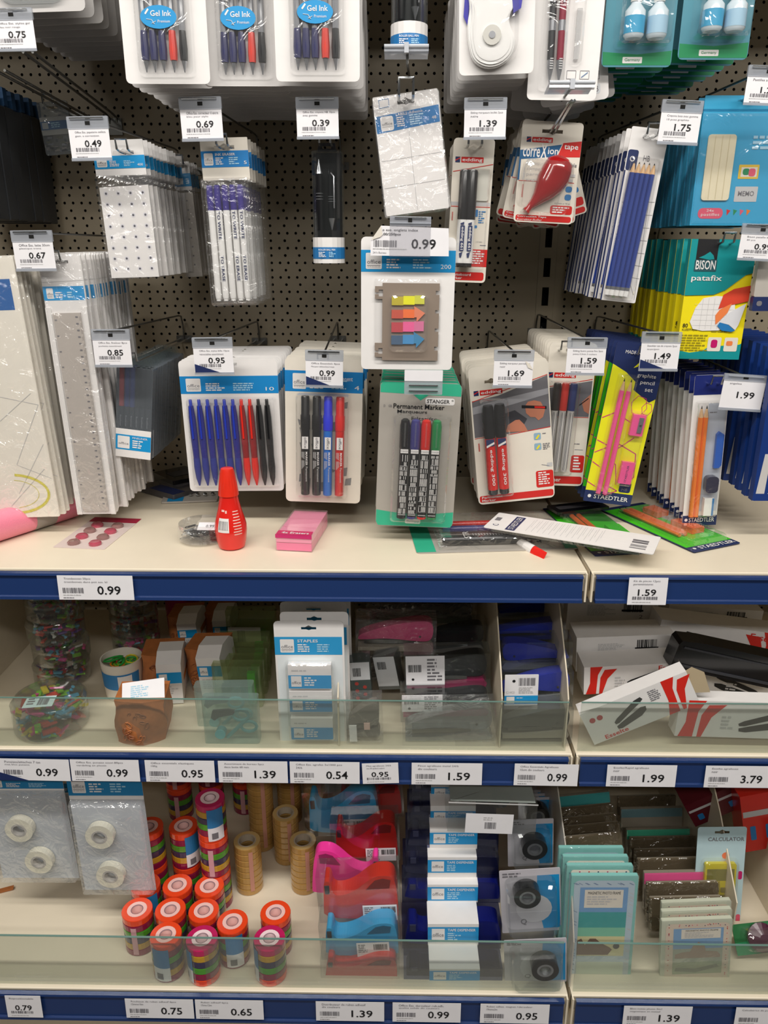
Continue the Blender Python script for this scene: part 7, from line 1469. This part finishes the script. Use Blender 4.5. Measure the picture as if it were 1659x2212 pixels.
for k in range(2): copytree(p.root, Matrix.Translation((.004+.004*k, .014+.014*k, .004+.003*k)) @ p.m, 'cream dotted notepad behind the palace one, '+ORD[k+1]+' from the front', 'cream notepads', ('caption_panel',))
for k, (x0, x1, y, d_, e) in enumerate(((1405, 1560, 1942, .985, None), (1398, 1552, 1910, 1.005, None), (1392, 1540, 1886, 1.03, PLPK), (1378, 1520, 1858, 1.06, None), (1372, 1512, 1838, 1.085, None), (1362, 1500, 1812, 1.115, None), (1354, 1490, 1793, 1.14, MINT), (1342, 1474, 1748, 1.2, mat('slate_aqua', '#5a7f86', .5)), (1336, 1466, 1722, 1.26, None))):
    filmpad((x0, y), (x1, y-3), (x0+4, y+88), d_, ('pink topped' if e is PLPK else 'green topped' if e is MINT else 'slate aqua' if e else 'brownish film wrapped')+' notepad in the middle row, '+('nearest', 'second', 'third', 'fourth', 'fifth', 'sixth', 'seventh', 'eighth', 'rearmost')[k], e)
# calculator
p = Pack('calculator_pack', 'pale blue card with a yellow pocket calculator', 'calculator', fr((1508, 1787), (1614, 1786), (1540, 2010), 1.035, pitch=-8)); p.card(mat('pale_aqua_card', '#b9d3da', .5), .001, .004, hv=.05, hw=.012)
p.text('CALCULATOR', .22, .96, .095, .13, GREYI, bold=.01); p.part('orange_dot').poly(circ(p.U(.6), p.V(.27), .006, 14), mat('coral_dot2', '#e67a52', .5), -.0003); p.rr(.88, .97, .42, .5, MAG, y=-.0003); p.rr(.9, .99, .84, .93, mat('rose_print', ''), y=-.0003)
m_ = M(); m_.prism(rrect(p.U(.16), p.U(.80), p.V(.97), p.V(.32), .004), -.008, -.001, mat('olive_yellow_plastic', '#d3c415', .35, coat=.4)); cb_ = m_.done('calculator_body', p.root); m_ = M(); m_.box(p.U(.2), p.U(.76), -.0085, -.008, p.V(.48), p.V(.37), mat('lcd_olive', '#7f7a35', .3)); m_.done('screen', cb_)
for i in range(6):
    for j in range(4): m_ = M(); m_.prism(rrect(p.U(.22+.14*j), p.U(.32+.14*j), p.V(.59+.07*i), p.V(.545+.07*i), .001), -.0095, -.008, mat('key_olive', '#8b8040', .4)); m_.done('key', cb_)
p.bubble(.1, .86, .29, .985, .012, CLR, r=.006); p.done()
# dark red boxes, right corner
for a, b, c_, d_, mt_, lb in (((1478, 1742), (1598, 1690), (1494, 1790), 1.12, mat('dark_red_carton', '#5a1420', .45), 'slanting dark red carton with white stripe above the calculator'), ((1598, 1722), (1720, 1700), (1606, 1842), 1.08, PLRD, 'bright red pack at the right edge under the middle shelf')):
    p = Pack('red_carton', lb, 'carton', fr(a, b, c_, d_)); p.part('carton').box(-p.w/2, p.w/2, 0, .05, 0, p.h, mt_); p.part('printed_stripe').dec(-p.w*.48, p.w*.48, p.h*.62, p.h*.72, LGREY, -.0004)
    for k in range(3): p.rr(.12+.28*k, .22+.28*k, .55, .8, MBLUE, r=.002, y=-.0004)
    p.done()
p = Pack('dark_calculator_pack', 'dark carton leaning at the back between notepads and red pack', 'carton', fr((1470, 1700), (1580, 1690), (1476, 1745), 1.24)); p.part('carton').box(-p.w/2, p.w/2, 0, .04, 0, p.h, PLBK); p.rr(.1, .9, .2, .6, mat('charcoal_barrel', ''), y=-.0004); p.done()
p = Pack('green_blister_pack', 'green based shiny blister at the lower right frame edge', 'blister pack', fr((1580, 1998), (1700, 1985), (1566, 2068), .96, pitch=-35)); p.card(mat('deep_green_card', '#1f6b38', .45), .0012, .005, hole=False); p.poly([(0, .6), (1, .5), (1, 1), (0, 1)], GREEN); p.part('dark_goods').lathe([(.02, 0), (.022, .008), (.006, .016)], mat('wine_plastic', '#4a1830', .3, coat=.6), n=18, T=Matrix.Translation((p.w*-.05, -.001, p.h*.55)) @ Matrix.Rotation(PI/2, 4, 'X')); p.bubble(.12, .9, .1, .9, .024, CLR, r=.01, inset=.006); p.done()
c = S(1615, 2090, T)
